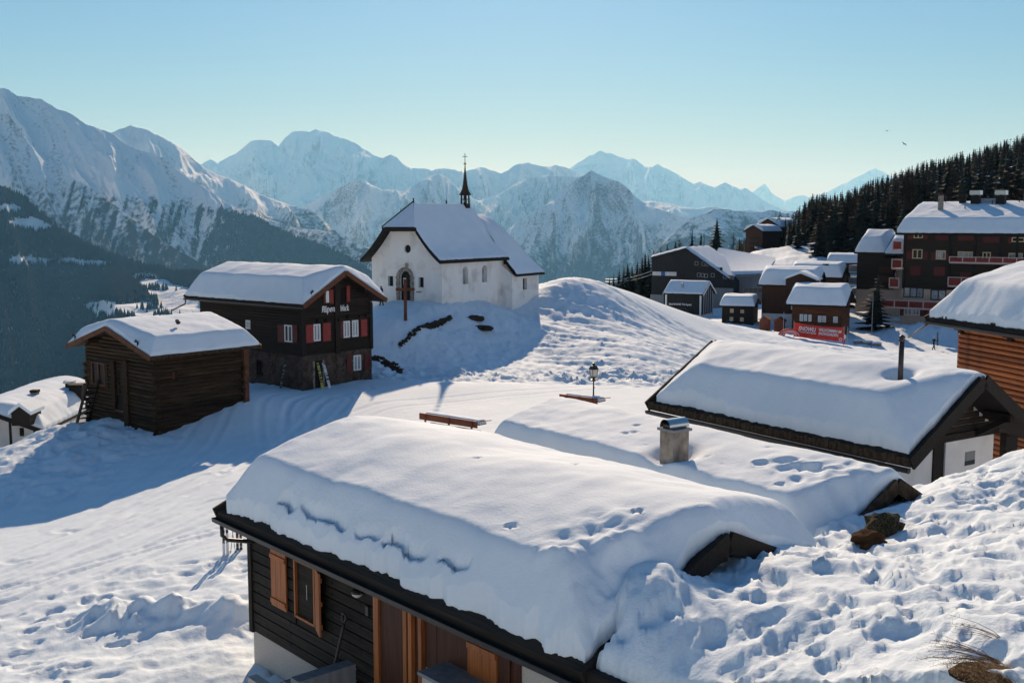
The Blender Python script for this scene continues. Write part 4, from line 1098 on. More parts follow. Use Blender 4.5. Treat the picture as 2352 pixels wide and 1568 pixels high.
# shovel leaning by the wall: a thing of its own
a, z = fr.hit('y', FY + .12, 792, 1413)
sv = empty('snow_shovel', fr.w(a, FY + .14, z - 1.35), fr.phi, 'black snow shovel with a handle loop leaning upright on the charred boards', 'shovel')
mb = MB(); mb.tube([(.16, .26, -.6), (.13, .22, .12), (.09, .12, .55), (.02, .03, 1.05), (0, 0, 1.22)], .03, 8); mb.build('shaft', M_DARKMETAL, sv, smooth=True)
mb = MB(); mb.tube([(0, 0, 1.20), (-.055, 0, 1.27), (-.06, 0, 1.37), (0, 0, 1.40), (.06, 0, 1.37), (.055, 0, 1.27), (0, 0, 1.20)], .024, 8); mb.build('grip', M_DARKMETAL, sv, smooth=True)
mb = MB(); G = np.array([[(.10 + .2 * (i / 4 - .5) * 2, .24 + .05 * (1 - ((i - 2) / 2) ** 2) + .03 * j / 5, .14 - .40 * j / 5) for j in range(6)] for i in range(5)]); mb.grid(G); mb.build('blade', M_DARKMETAL, sv, smooth=True)

# ================================================================== middle house: only its roof stands out of the snow
fr = FR['middle']
H = house('snowed_in_house', fr, 'low house whose snow-buried roof carries a rendered chimney, behind the nearest roof')
deck(H, fr, M_BLACKWOOD, th=.18, bh=.3, purlins=0, barge=M_SHINGLE)
walls(H, fr, M_CHALET, oe=.5, ov=.25)
ch = roof_pt(fr, 1, 1548, 1066, .78); CHX, CHY = ch[0], ch[1]
foot6 = dips_at(fr, [(1745, 1083, .17, .12), (1645, 1003, .12, .08), (1641, 989, .09, .06), (1703, 996, .09, .05), (1690, 1020, .08, .06), (1437, 1009, .09, .08), (1462, 998, .10, .08), (1458, 1008, .10, .08), (1492, 986, .08, .06), (1425, 957, .07, .04), (1765, 1078 - 20, .07, .05), (1790, 1118, .12, .08), (1905, 1050, .10, .06), (1920, 1060, .12, .07), (1950, 1082, .14, .10), (1860, 1095, .12, .10), (1625, 1062, .07, .05), (1580, 1066, .07, .05), (1660, 1075, .06, .04), (1480, 1030, .05, .03)], -5.3)
def mid_extra(X, Y):
    s = foot6(X, Y)
    d = np.sqrt((X - CHX) ** 2 + (Y - CHY) ** 2)
    s = s - .22 * np.exp(-(np.maximum(d - .30, 0) / .26) ** 2)
    s = s - np.where(Y < 0, .40 * np.abs(Y), 0)
    p = fr.loc(atz(1895, 1128, -5.5)); m = np.exp(-((X - p[0]) / .95) ** 2 - ((Y - p[1]) / .65) ** 2)
    s = s + m * (.34 * dips(X, Y, .55, 17, .8, .3, .5) + .10 * vnoise(X * 3, Y * 3, 18) - .06)
    return s
roof_snow(H, fr, lip=.16, tot=3.0, tr=.24, q=.40, vs=1.6, res=.06, inset=.05, wob=.05, lump=.05, seed=8, extra=mid_extra, k=.30, rr=1.2)
zc0 = fr.ze + fr.roofz(CHY) - fr.ze; ZT = fr.loc(aty(1548, 986, fr.w(*ch)[1]))[2]
mb = MB(); mb.box(CHX - .22, CHX + .22, CHY - .24, CHY + .24, zc0 - .2, ZT - .02); chm = mb.build('chimney', M_CHIMNEY, H)
mb = MB(); mb.box(CHX - .27, CHX + .27, CHY - .29, CHY + .29, ZT - .015, ZT + .045); mb.build('chimney_slab', M_CONCRETE, chm)
mb = MB()
R0 = .165; n = 14
ang = np.linspace(-.25, math.pi + .25, n)
for k in range(n - 1):
    a, b = ang[k], ang[k + 1]
    mb.poly([(CHX + R0 * math.cos(a), CHY - .30, ZT + .10 + R0 * math.sin(a)), (CHX + R0 * math.cos(b), CHY - .30, ZT + .10 + R0 * math.sin(b)), (CHX + R0 * math.cos(b), CHY + .30, ZT + .10 + R0 * math.sin(b)), (CHX + R0 * math.cos(a), CHY + .30, ZT + .10 + R0 * math.sin(a))])
mb.build('chimney_cowl', M_STEEL, chm, smooth=True)
mb = MB(); mb.box(CHX - .15, CHX + .15, CHY - .22, CHY + .22, ZT + .045, ZT + .13); mb.build('flue', M_DARKMETAL, chm)

# ================================================================== right house
fr = FR['right']
H = house('white_gable_house', fr, 'house with a dark overhanging gable over white walls and a black stovepipe in its snow')
deck(H, fr, M_BLACKWOOD, th=.2, bh=.36, purlins=3, pm=M_BLACKWOOD)
pip = roof_pt(fr, 1, 2070, 818, 1.0)
def right_extra(X, Y):
    d = np.sqrt((X - pip[0]) ** 2 + (Y - pip[1]) ** 2)
    s = -.42 * np.exp(-(np.maximum(d - .14, 0) / .22) ** 2) - .10 * np.exp(-(d / .9) ** 2)
    return s + dips_at(fr, [(1840, 898, .12, .06), (2060 - 20, 848, .12, .04)], -4.5)(X, Y)
roof_snow(H, fr, lip=.14, tot=2.1, tr=.12, q=.54, vs=.62, xr=(-fr.L / 2, fr.L / 2 - .10), res=.075, inset=.16, wob=.05, lump=.05, seed=12, extra=right_extra, k=.22, rr=1.0)
_, wx, wy = walls(H, fr, M_WHITEWALL, oe=.55, ov=1.25, z0=-2)
gx = -wx
# timbered gable above the white wall
zt = fr.hit('x', gx, 2170, 1014)[1]
def half(z): return (fr.ze + fr.rise - .2 - z) / fr.rise * fr.W / 2
mb = MB()
mb.hexa([(gx - .10, -wy - .12, zt), (gx - .10, wy + .12, zt), (gx, wy + .12, zt), (gx, -wy - .12, zt)], [(gx - .10, -wy - .12, zt + .22), (gx - .10, wy + .12, zt + .22), (gx, wy + .12, zt + .22), (gx, -wy - .12, zt + .22)])
mb.build('tie_beam', M_BLACKWOOD, H)
clad(H, fr, 'x', gx - .001, -1, -9, 9, zt + .22, fr.ze + fr.rise - .22, .19, M_BLACKWOOD, th=.05, top=half, rngs=3)
for f in (-.5, .5):
    mb = MB(); mb.bar((gx - .06, f * wy * 1.2, zt + .1), (gx - 1.1, f * wy * 1.2, fr.roofz(f * wy * 1.2) - .34), .14, .18); mb.build('brace', M_BLACKWOOD, H)
s = wpx(fr, 'x', gx, 2141, 1010, 2164, 1115); mb = MB(); wbox(mb, 'x', gx, -1, s[0], s[1], -2, zt, -.05, .05); mb.build('door_post', M_BLACKWOOD, H)
s = wpx(fr, 'x', gx, 2300, 960, 2326, 1080); mb = MB(); wbox(mb, 'x', gx, -1, s[0], s[1], -2, zt, -.05, .16); mb.build('corner_post', M_BLACKWOOD, H)
s = wpx(fr, 'x', gx, 2216, 1036, 2239, 1067)
mb = MB(); wbox(mb, 'x', gx, -1, s[0], s[1], s[2], s[3], -.02, .004); nw = mb.build('niche', M_CONCRETE, H)
mb = MB(); wbox(mb, 'x', gx, -1, s[0], s[1], s[2], s[2] + .14, .003, .008); mb.build('niche_painted_shade', M_DARKMETAL, nw)  # thin dark plate whose colour stands in for shade inside the niche
mb = MB(); wbox(mb, 'x', gx, -1, *wpx(fr, 'x', gx, 2164, 1020, 2192, 1100)[:2], -2, zt, 0, .10); mb.build('wall_pilaster', M_WHITEWALL, H)
gutter(H, fr, 1, M_DARKMETAL, drop=.30)
mb = MB()
rg = random.Random(4)
for k in range(70):
    x = -fr.L / 2 + fr.L * (k + .5) / 70; dz = rg.uniform(-.02, .03); mb.box(x - .07, x + .068, fr.W / 2 - .12, fr.W / 2 + .015 + rg.uniform(0, .02), fr.ze - .16, fr.ze + .05 + dz)
mb.build('eave_shingles', M_SHINGLE, H)
zp = fr.roofz(pip[1]) ; ptop = fr.loc(aty(2072, 776, fr.w(*pip)[1]))[2]
mb = MB(); mb.tube([(pip[0], pip[1], zp), (pip[0], pip[1], ptop - .10)], .075, 12); sp = mb.build('stovepipe', M_PIPE, H, smooth=True)
mb = MB(); mb.lathe([(.085, -.10), (.09, -.03), (.05, -.02), (.05, .0), (.10, .0), (.075, .06), (.02, .10)], 12, (pip[0], pip[1], ptop)); mb.build('pipe_cap', M_PIPE, sp)

# ================================================================== log barn
fr = FR['barn']
H = house('log_barn', fr, 'old weathered log barn with a snow-covered roof and rust-brown barge boards left of the lane', 'barn')
deck(H, fr, M_SHINGLE, th=.16, bh=.26, barge=M_BARGE, purlins=3, pm=M_BARN)
_, wx, wy = walls(H, fr, M_BLACKWOOD, oe=.75, ov=.75, z0=-1.5)
roof_snow(H, fr, lip=.14, tot=1.7, tr=.40, q=.80, vs=1.2, res=.09, inset=.03, wob=.03, lump=.04, seed=22, k=.22, rr=.8)
def halfb(z): return (fr.ze + fr.rise - .16 - z) / fr.rise * fr.W / 2
wbn = wpx(fr, 'x', -wx, 214, 832, 244, 884); sl1 = wpx(fr, 'x', -wx, 268, 905, 288, 945); sl2 = wpx(fr, 'y', -wy, 396, 853, 407, 869); sl3 = wpx(fr, 'x', -wx, 275, 855, 281, 895)
hh = .205
clad(H, fr, 'x', -wx, -1, -wy, wy, -1.2, fr.ze + fr.rise - .2, hh, M_BARN, th=.075, gap=.022, ops=[wbn, sl1, sl3], top=lambda z: halfb(z) if z > fr.ze - .1 else 99, name='log', logs=True, jit=.014, rngs=8)
clad(H, fr, 'y', -wy, -1, -wx, wx, -1.2, fr.roofz(wy) - .18, hh, M_BARN, th=.075, gap=.022, ops=[sl2], name='log', logs=True, jit=.014, rngs=9)
rg = random.Random(2)
for (cx_, cy_, ax) in ((-wx, -wy, 0), (-wx, wy, 0), (wx, -wy, 0)):
    mb = MB()
    for k in range(24):
        z = -1.2 + k * hh
        if z > fr.ze - .35: break
        e = .16 + rg.uniform(-.03, .05)
        sx = -1 if cx_ < 0 else 1; sy = -1 if cy_ < 0 else 1
        if k % 2: mb.box(*sorted((cx_ + sx * .06, cx_ + sx * (.06 + e))), *sorted((cy_ + sy * .05, cy_ - sy * .12)), z + .01, z + hh - .015)
        else: mb.box(*sorted((cx_ + sx * .05, cx_ - sx * .12)), *sorted((cy_ + sy * .06, cy_ + sy * (.06 + e))), z + .01, z + hh - .015)
    mb.build('log_corner_ends', M_BARN, H)
for u0, u1, v0, v1 in ((262, 270, 828, 925), (290, 300, 828, 1000)):
    s = wpx(fr, 'x', -wx, u0, v0, u1, v1); mb = MB(); wbox(mb, 'x', -wx, -1, s[0], s[1], s[2], min(s[3], halfb(0) + 9), .04, .19); mb.build('upright_post', M_BARN, H)
s = wpx(fr, 'y', -wy, 557, 828, 567, 920); mb = MB(); wbox(mb, 'y', -wy, -1, s[0], s[1], -.6, fr.roofz(wy) - .2, .05, .22); mb.build('corner_post', M_BARGE, H)
a0, a1, z0, z1 = wbn; window(H, 'x', -wx, -1, a0, a1, z0, z1, M_BARGE, M_DARKGLASS, mull=1, fw=.07, d=.10)
mb = MB(); wbox(mb, 'x', -wx, -1, a0 - .28, a0, z0 - .1, z1 + .05, .02, .09); mb.build('window_board', M_BARN, H)
mb = MB(); wbox(mb, 'x', -wx, -1, a1, a1 + .24, z0 - .1, z1 + .05, .02, .09); mb.build('window_board', M_BARN, H)
a0, a1, z0, z1 = sl1
mb = MB()
for q in ((a0 - .10, a0, z0, z1 + .1), (a1, a1 + .10, z0, z1 + .1), (a0, a1, z1, z1 + .1)): wbox(mb, 'x', -wx, -1, *q, .0, .12)
dr = mb.build('hatch', M_BARN, H)
mb = MB(); wbox(mb, 'x', -wx, -1, a0, a1, z0, z0 + .10, .02, .10); mb.build('hatch_board', M_BARGE, dr)
a0, a1, z0, z1 = sl2; mb = MB(); wbox(mb, 'y', -wy, -1, a0 - .03, a0 + .05, z0, z1, .0, .10); wbox(mb, 'y', -wy, -1, a0 + .05, a1, z0, z1, -.1, .0); mb.build('hatch', M_BARGE, H)
mb = MB()
for k in range(9): y = -wx + .4 + k * (2 * wx - .8) / 8; mb.box(y - .07, y + .07, -fr.W / 2 + .08, -wy + .1, fr.roofz(wy) - .46, fr.roofz(wy) - .24)
mb.build('rafter_ends', M_BARN, H)
# outside stair on the valley corner
mb = MB(); y0 = wy - .2
for k in range(8):
    z = .2 + k * .30; y = y0 + .15 - k * .16
    mb.box(-wx - .75, -wx - .12, y - .12, y + .12, z, z + .05)
mb.bar((-wx - .76, y0 + .3, .05), (-wx - .76, y0 - 1.2, 2.75), .07, .2); mb.bar((-wx - .12, y0 + .3, .05), (-wx - .12, y0 - 1.2, 2.75), .07, .2)
mb.build('outside_stair', M_BLACKWOOD, H)
p = roof_pt(fr, -1, 409, 744, .85)
for k in range(4):
    mb = MB(); mb.lathe([(.05, -.06), (.13, 0), (.09, .07), (.02, .09)], 7, (0, 0, 0)); o = mb.build('stone', M_ROCK, H); o.location = (p[0] + rg.uniform(-.2, .2), p[1] + rg.uniform(-.1, .1), p[2] + .03 + .05 * k); o.scale = (1, .8, .8)

def hook(root, x, y, z):
    mb = MB(); mb.tube([(x, y, z - .15), (x, y, z + .10), (x - .12, y, z + .17), (x - .16, y + .05, z + .10)], [.05, .05, .09, .03], 7); mb.build('snow_hook', M_DARKMETAL, root, smooth=True)
for yy in (-fr.W / 2 * .72, fr.W / 2 * .80): hook(H, -fr.L / 2 + .06, yy, fr.roofz(yy) + .22)

# ================================================================== the inn with red shutters
fr = FR['alpen']
H = house('alpine_inn', fr, 'dark brown chalet lettered Alpenblick with red shutters and a rubble stone ground floor')
deck(H, fr, M_CHALET, th=.2, bh=.30, barge=M_BARGE, purlins=3, pm=M_CHALET)
_, wx, wy = walls(H, fr, M_BLACKWOOD, oe=.62, ov=.95, z0=-1.2)
roof_snow(H, fr, lip=.16, tot=2.0, tr=.34, q=.58, vs=1.1, res=.10, inset=.03, wob=.03, lump=.05, seed=31, k=.22, rr=.8)
G = -wx
def halfa(z): return (fr.ze + fr.rise - .2 - z) / fr.rise * fr.W / 2
zw = fr.hit('x', G, 770, 808)[1]                          # boards above, rubble below
W = lambda *q: wpx(fr, 'x', G, *q)
g_win = [W(718, 744, 734, 783), W(787, 737, 802, 775), W(807, 735, 821, 773), W(746.5, 668, 753.5, 695)]
attic = W(781.5, 662, 793, 693)
clad(H, fr, 'x', G, -1, -wy, wy, zw, fr.ze + fr.rise - .22, .20, M_CHALET, th=.06, gap=.014, ops=g_win + [attic], top=lambda z: halfa(z) if z > fr.ze - .3 else 99, rngs=1, name='beam')
Ws = lambda *q: wpx(fr, 'y', wy, *q)
s_win = [Ws(655.5, 746, 673.5, 785), Ws(567, 735, 577, 755)]
clad(H, fr, 'y', wy, 1, -wx, wx, zw, fr.roofz(wy) - .22, .20, M_CHALET, th=.06, gap=.014, ops=s_win, rngs=2, name='beam')
for w in g_win: window(H, 'x', G, -1, *w, M_WHITEPAINT, M_PALEGLASS, mull=1, fw=.085, d=.10)
for w in s_win: window(H, 'y', wy, 1, *w, M_WHITEPAINT, M_GLASS, mull=1, fw=.085, d=.10)
for q in ((700.7, 745, 718, 787), (739.5, 741, 757.5, 783), (826.5, 733, 841, 772), (755, 665, 763.5, 697), (794, 656, 801.5, 693), (779.5, 738, 786.5, 776), (741, 669, 746, 697)):
    s = W(*q); shutter(H, 'x', G, -1, *s, M_REDSHUT if q[2] - q[0] > 7.2 else M_DARKRED, .07, .11, boards=2 if q[2] - q[0] < 12 else 3)
for q in ((641, 746, 654.5, 785), (674.5, 746, 686, 786)):
    s = Ws(*q); shutter(H, 'y', wy, 1, *s, M_DARKRED, .07, .11, boards=3)
mb = MB(); wbox(mb, 'x', G, -1, attic[0], attic[1], attic[2], attic[3], -.1, .0); mb.build('attic_hatch', M_BLACKWOOD, H)
s = W(767, 650, 777.5, 812); mb = MB(); wbox(mb, 'x', G, -1, s[0], s[1], zw - .1, fr.ze + fr.rise - .5, .05, .17); mb.build('centre_post', M_CHALET, H)
for y0, y1 in ((-wy - .12, -wy + .14), (wy - .14, wy + .12)):
    mb = MB(); wbox(mb, 'x', G, -1, y0, y1, zw - .05, fr.ze - .25, -.2, .14); mb.build('corner_post', M_BLACKWOOD, H)
for u, v in ((728, 736), (747, 735), (767 + 9, 733), (808 - 11, 728), (826 - 2, 726), (842 - 2, 724)):
    a, z = fr.hit('x', G, u, v); mb = MB(); wbox(mb, 'x', G, -1, a - .13, a + .13, z - .09, z + .09, .05, .28); mb.build('joist_end', M_BLACKWOOD, H)
# rubble ground floor: every stone on the two faces in view
rg = random.Random(12)
door = W(719, 828, 741, 895); bw = W(810, 815, 827, 850); bwl = W(793, 812, 849, 853)
mb = MB(); sw_ = Ws(592, 826, 604, 862)
def rubble(ax, off, sg, a0, a1, z0, z1, ops):
    z = z0
    while z < z1 - .03:
        h = rg.uniform(.09, .17); h = min(h, z1 - z); a = a0
        while a < a1 - .02:
            l = min(rg.uniform(.18, .50), a1 - a)
            c, zc = a + l / 2, z + h / 2
            if not any(o[0] - .02 < c < o[1] + .02 and o[2] - .02 < zc < o[3] + .02 for o in ops):
                n = .05 + rg.uniform(-.02, .04); e = .012
                p = [P3(ax, off, sg, *q) for q in ((a + e, z + e, 0), (a + l - e, z + e, 0), (a + l - e, z + h - e, 0), (a + e, z + h - e, 0))]
                t = [P3(ax, off, sg, *q) for q in ((a + e * 2, z + e * 1.6, n), (a + l - e * 2.2, z + e * 2, n), (a + l - e * 1.6, z + h - e * 2, n), (a + e * 2, z + h - e * 1.5, n))]
                i = mb.verts(p + t)
                for q in ((4, 5, 6, 7), (0, 1, 5, 4), (1, 2, 6, 5), (2, 3, 7, 6), (3, 0, 4, 7)): mb.face([i + k for k in q])
            a += l
        z += h
rubble('x', G - .02, -1, -wy - .05, wy + .05, -1.0, zw - .02, [door, bw])
rubble('y', wy + .02, 1, -wx - .05, wx, -1.0, zw - .02, [sw_])
tag(mb.build('rubble_stones', M_STONE, H), kind='stuff')
mb = MB(); mb.box(-wx - .02, wx, -wy - .02, wy + .02, -1.2, zw - .03); mb.build('stone_core', M_MORTAR, H)
window(H, 'x', G - .02, -1, *bw, M_WHITEPAINT, M_PALEGLASS, mull=1, fw=.08, d=.10)
window(H, 'y', wy + .02, 1, *sw_, M_CHALET, M_GLASS, mull=1, fw=.08, d=.10)
for q in ((794, 815, 804, 857), (834, 813, 847, 849)):
    s = W(*q); shutter(H, 'x', G - .02, -1, *s, M_DARKRED, .09, .13, boards=3)
mb = MB(); wbox(mb, 'x', G - .02, -1, door[0], door[1], -1, door[3], -.1, .02); dd = mb.build('door', M_BLACKWOOD, H)
mb = MB()
for a in (door[0], door[1]): wbox(mb, 'x', G - .02, -1, a - .06, a + .06, -1, door[3], .0, .10)
mb.build('door_frame', M_CHIMNEY, dd)
hook(H, -fr.L / 2 + .1, fr.W / 2 * .8, fr.roofz(fr.W / 2 * .8) + .25)
gutter(H, fr, 1, M_DARKMETAL, drop=.22)
mb = MB(); x = fr.L / 2 - .2; mb.tube([(x, fr.W / 2 + .07, fr.ze - .26), (x, fr.W / 2 + .10, fr.ze - .55), (x + .5, fr.W / 2 + .9, fr.ze - 1.0)], .05, 8); mb.build('spout', M_DARKMETAL, H, smooth=True)
# blackletter sign, drawn with a broad slanting nib
def nib_letters(spec, x0, hgt, nw, adv_gap):
    mb = MB(); x = x0; c, s_ = nw * math.cos(math.radians(42)), nw * math.sin(math.radians(42))
    GL = {
        'A': (.62, [[(.05, .95), (.30, 1.0), (.50, .88), (.52, .05), (.60, 0)], [(.12, .88), (.10, .15), (.0, .02)], [(.10, .5), (.50, .46)], [(.22, 1.0), (.20, .1)]]),
        'l': (.20, [[(.06, 1.02), (.07, .08), (.16, 0)]]),
        'p': (.46, [[(.06, .70), (.07, -.32)], [(.07, .60), (.24, .70), (.38, .56), (.38, .12), (.22, 0), (.07, .10)]]),
        'e': (.40, [[(.34, .30), (.08, .36), (.07, .56), (.20, .70), (.33, .55), (.30, .36)], [(.07, .45), (.08, .10), (.20, 0), (.35, .10)]]),
        'n': (.48, [[(.04, .66), (.09, .62), (.09, .04)], [(.09, .58), (.28, .70), (.38, .58), (.38, .06), (.46, 0)]]),
        '=': (.36, [[(.04, .40), (.28, .48)], [(.04, .22), (.28, .30)]]),
        'b': (.44, [[(.06, 1.02), (.07, .08), (.20, 0), (.36, .12), (.36, .52), (.22, .68), (.08, .56)]]),
        'i': (.20, [[(.03, .66), (.08, .62), (.08, .08), (.17, 0)], [(.07, .90), (.10, .92)]]),
        'c': (.36, [[(.32, .60), (.20, .70), (.07, .56), (.07, .10), (.19, 0), (.33, .10)]]),
        'k': (.44, [[(.06, 1.02), (.07, .0)], [(.08, .40), (.26, .66), (.34, .56), (.10, .38), (.30, .06), (.40, 0)]]),
    }
    for chh in spec:
        if chh == ' ': x += .35 * hgt; continue
        w, st = GL[chh]
        for line in st:
            for (ax, az), (bx, bz) in zip(line[:-1], line[1:]):
                pa, pb = (x + ax * hgt, az * hgt), (x + bx * hgt, bz * hgt)
                q = [(pa[0] - c / 2, pa[1] - s_ / 2), (pa[0] + c / 2, pa[1] + s_ / 2), (pb[0] + c / 2, pb[1] + s_ / 2), (pb[0] - c / 2, pb[1] - s_ / 2)]
                k = mb.verts([(a, -.03, b) for a, b in q] + [(a, 0, b) for a, b in q])
                for f in ((0, 1, 2, 3), (0, 1, 5, 4), (1, 2, 6, 5), (2, 3, 7, 6), (3, 0, 4, 7)): mb.face([k + j for j in f])
        x += (w + adv_gap) * hgt
    return mb, x - x0
for word, u0, u1, v0, v1 in (('Alpen=', 737, 773, 702, 716), ('blick', 780, 800, 700, 713)):
    a0 = fr.hit('x', G, u0, 710)[0]; a1 = fr.hit('x', G, u1, 710)[0]; z1 = fr.hit('x', G, (u0 + u1) / 2, v0)[1]; z0 = fr.hit('x', G, (u0 + u1) / 2, v1)[1]
    hgt = abs(z1 - z0); mb, wd = nib_letters(word, 0, hgt, .17 * hgt, .08)
    o = mb.build('lettering', M_WHITEPRINT, H); k = abs(a1 - a0) / wd
    o.scale = (k, 1, 1); o.location = P3('x', G, -1, a0, z0, .09); o.rotation_euler = (0, 0, -math.pi / 2)
    o['label'] = 'white blackletter word on the gable'
# ================================================================== chapel
K = aty(1015.2, 650, 90.4)[:2]                         # corner between front and side wall
ph = math.radians(59.2); ca = np.array([math.cos(ph), math.sin(ph), 0]); cb = np.array([-math.sin(ph), math.cos(ph), 0])
K3 = np.array([K[0], K[1], -5.0])
WCH = along_to_u(K3, cb, 854.5)                        # width of the front
zb = -8.6
class CF(Frame):
    def __init__(s):
        s.a, s.b, s.phi, s.zb = ca, cb, ph, zb
        s.c = np.array([K[0], K[1], zb]) + cb * WCH / 2
cf = CF()
hwc = WCH / 2; NL = 10.0
H = empty('chapel', cf.c, ph, 'white village chapel with a steep snow-dusted roof and a needle spire on the snow mound', 'chapel')
zE = -3.12 - zb                                        # eaves
WE = hwc + .50
zR = 1.70 - zb
zHip = -.42 - zb; yHip = 1.78
# walls with real openings; front is the plane local x = 0, the near side is y = -hwc
def cw(ax, off, *q): return wpx(cf, ax, off, *q)
wt = zE - .02
f_h = [dict(kind='rect', **dict(zip(('a0', 'a1', 'z0', 'z1'), cw('x', 0, 891, 634, 903, 657)))), dict(kind='rect', **dict(zip(('a0', 'a1', 'z0', 'z1'), cw('x', 0, 961, 637, 973, 660)))),
       dict(kind='arch', **dict(zip(('a0', 'a1', 'z0', 'z1'), cw('x', 0, 918, 622, 944, 690))))]
rnd = dict(kind='round', **dict(zip(('a0', 'a1', 'z0', 'z1'), cw('x', 0, 928.5, 562, 943.5, 581))))
mb = MB()
holed_wall(mb, 'x', 0, -1, -hwc, hwc, 0, wt, f_h, .30)
# gable field above the eaves follows the bell-cast roof
def roof_prof(y):
    """height of the nave roof over local y: steep, easing out towards the eaves"""
    y = np.abs(y)
    t = np.clip(1 - y / WE, 0, 1)
    return zE + (zR - zE) * (.80 * t + .20 * t ** 2 + .10 * t * (1 - t) * 0) - .42 * np.sin(np.clip(t, 0, 1) * math.pi) * np.clip((y - .3 * WE) / WE, 0, 1)
zg1 = rnd['z1'] + .15; yg = 1.75
holed_wall(mb, 'x', 0, -1, -yg, yg, wt, zHip - .25, [rnd], .22)
for sgn in (-1, 1):
    ys = np.linspace(yg, hwc, 9)
    tops = np.minimum(roof_prof(ys) - .12, zHip - .25)
    for i in range(8):
        p = [(0, sgn * ys[i], wt), (0, sgn * ys[i + 1], wt), (0, sgn * ys[i + 1], max(tops[i + 1], wt + .01)), (0, sgn * ys[i], max(tops[i], wt + .01))]
        mb.poly(p if sgn < 0 else p[::-1])
s_h = [dict(kind='arch', **dict(zip(('a0', 'a1', 'z0', 'z1'), cw('y', -hwc, *q)))) for q in ((1063, 612, 1075, 652), (1107, 609, 1119, 648))]
holed_wall(mb, 'y', -hwc, -1, 0, NL, 0, wt, s_h, .38)
for p in ([(NL, -hwc, 0), (NL, hwc, 0), (NL, hwc, wt), (NL, -hwc, wt)], [(0, hwc, 0), (0, hwc, wt), (NL, hwc, wt), (NL, hwc, 0)]): mb.poly(p)
mb.build('wall', M_PLASTER, H)
# panes and door behind the openings
for h in f_h[:2]:
    m2 = MB(); wbox(m2, 'x', .30, -1, h['a0'], h['a1'], h['z0'], h['z1'], -.03, .0); w = m2.build('window', M_GLASS, H)
    m2 = MB()
    for k in range(1, 4): c = h['z0'] + (h['z1'] - h['z0']) * k / 4; wbox(m2, 'x', .30, -1, h['a0'], h['a1'], c - .015, c + .015, .02, .05)
    c = (h['a0'] + h['a1']) / 2; wbox(m2, 'x', .30, -1, c - .015, c + .015, h['z0'], h['z1'], .02, .05); m2.build('window_grille', M_DARKMETAL, w)
def outline_panel(h, ax, off, sg, n, m, name):
    m2 = MB(); m2.poly([P3(ax, off, sg, a, z, n) for a, z in h['outline']]); return m2.build(name, m, H)
for h in s_h: outline_panel(h, 'y', -hwc, -1, -.36, M_PALEGLASS, 'window')
outline_panel(rnd, 'x', 0, -1, -.20, M_GLASS, 'round_window')
dh = f_h[2]; door = outline_panel(dh, 'x', 0, -1, -.26, M_BLACKWOOD, 'door')
m2 = MB(); c = (dh['a0'] + dh['a1']) / 2; wbox(m2, 'x', .26, -1, c - .03, c + .03, dh['z0'], dh['z1'] - .3, .0, .04); m2.build('door_seam', M_DARKMETAL, door)
m2 = MB(); a, z = cf.hit('x', 0, 926, 646); wbox(m2, 'x', .24, -1, a - .14, a + .14, z - .28, z + .28, .0, .02); m2.build('notice', M_WHITEPRINT, door)
# stone surround of the door
m2 = MB(); o = dh['outline']; r = (dh['a1'] - dh['a0']) / 2
arc = o[2:]; cc = (dh['a0'] + dh['a1']) / 2; zs = dh['z1'] - r
m2 = MB()
for k in range(len(arc) - 1):
    (a1_, z1_), (a2_, z2_) = arc[k], arc[k + 1]; f = (r + .30) / r
    q1 = (cc + (a1_ - cc) * f, zs + (z1_ - zs) * f); q2 = (cc + (a2_ - cc) * f, zs + (z2_ - zs) * f)
    b4 = [P3('x', 0, -1, a1_, z1_, -.04), P3('x', 0, -1, q1[0], q1[1], -.04), P3('x', 0, -1, q2[0], q2[1], -.04), P3('x', 0, -1, a2_, z2_, -.04)]
    t4 = [P3('x', 0, -1, a1_, z1_, .09), P3('x', 0, -1, q1[0], q1[1], .09), P3('x', 0, -1, q2[0], q2[1], .09), P3('x', 0, -1, a2_, z2_, .09)]
    m2.hexa(b4, t4)
for s_, e in ((-1, dh['a0']), (1, dh['a1'])):
    lo, hi = sorted((e, e + s_ * .30)); zz = dh['z0']; k = 0
    while zz < zs - .05:
        h_ = min(.42, zs - zz); wbox(m2, 'x', 0, -1, lo - (.03 if k % 2 else 0), hi + (.03 if k % 2 else 0), zz + .008, zz + h_ - .008, -.04, .09); zz += h_; k += 1
    wbox(m2, 'x', 0, -1, lo - .05, hi + .05, zs - .07, zs + .07, -.03, .13)
m2.build('door_surround', M_CHIMNEY, H)
m2 = MB(); s = cw('x', 0, 931.5, 604, 938, 614); wbox(m2, 'x', 0, -1, *s, .0, .05); m2.build('plaque', M_CHIMNEY, H)
m2 = MB(); a, z = cf.hit('x', 0, 964, 670); wbox(m2, 'x', 0, -1, a - .22, a + .22, z - .05, z + .03, .0, .25); m2.build('font_shelf', M_CHIMNEY, H)
m2 = MB(); a, z = cf.hit('x', -.8, 924, 702); m2.bar((-.7, a + 1.0, z), (-1.0, a - .3, z + .02), .3, .06); m2.build('threshold_board', M_BLACKWOOD, H)

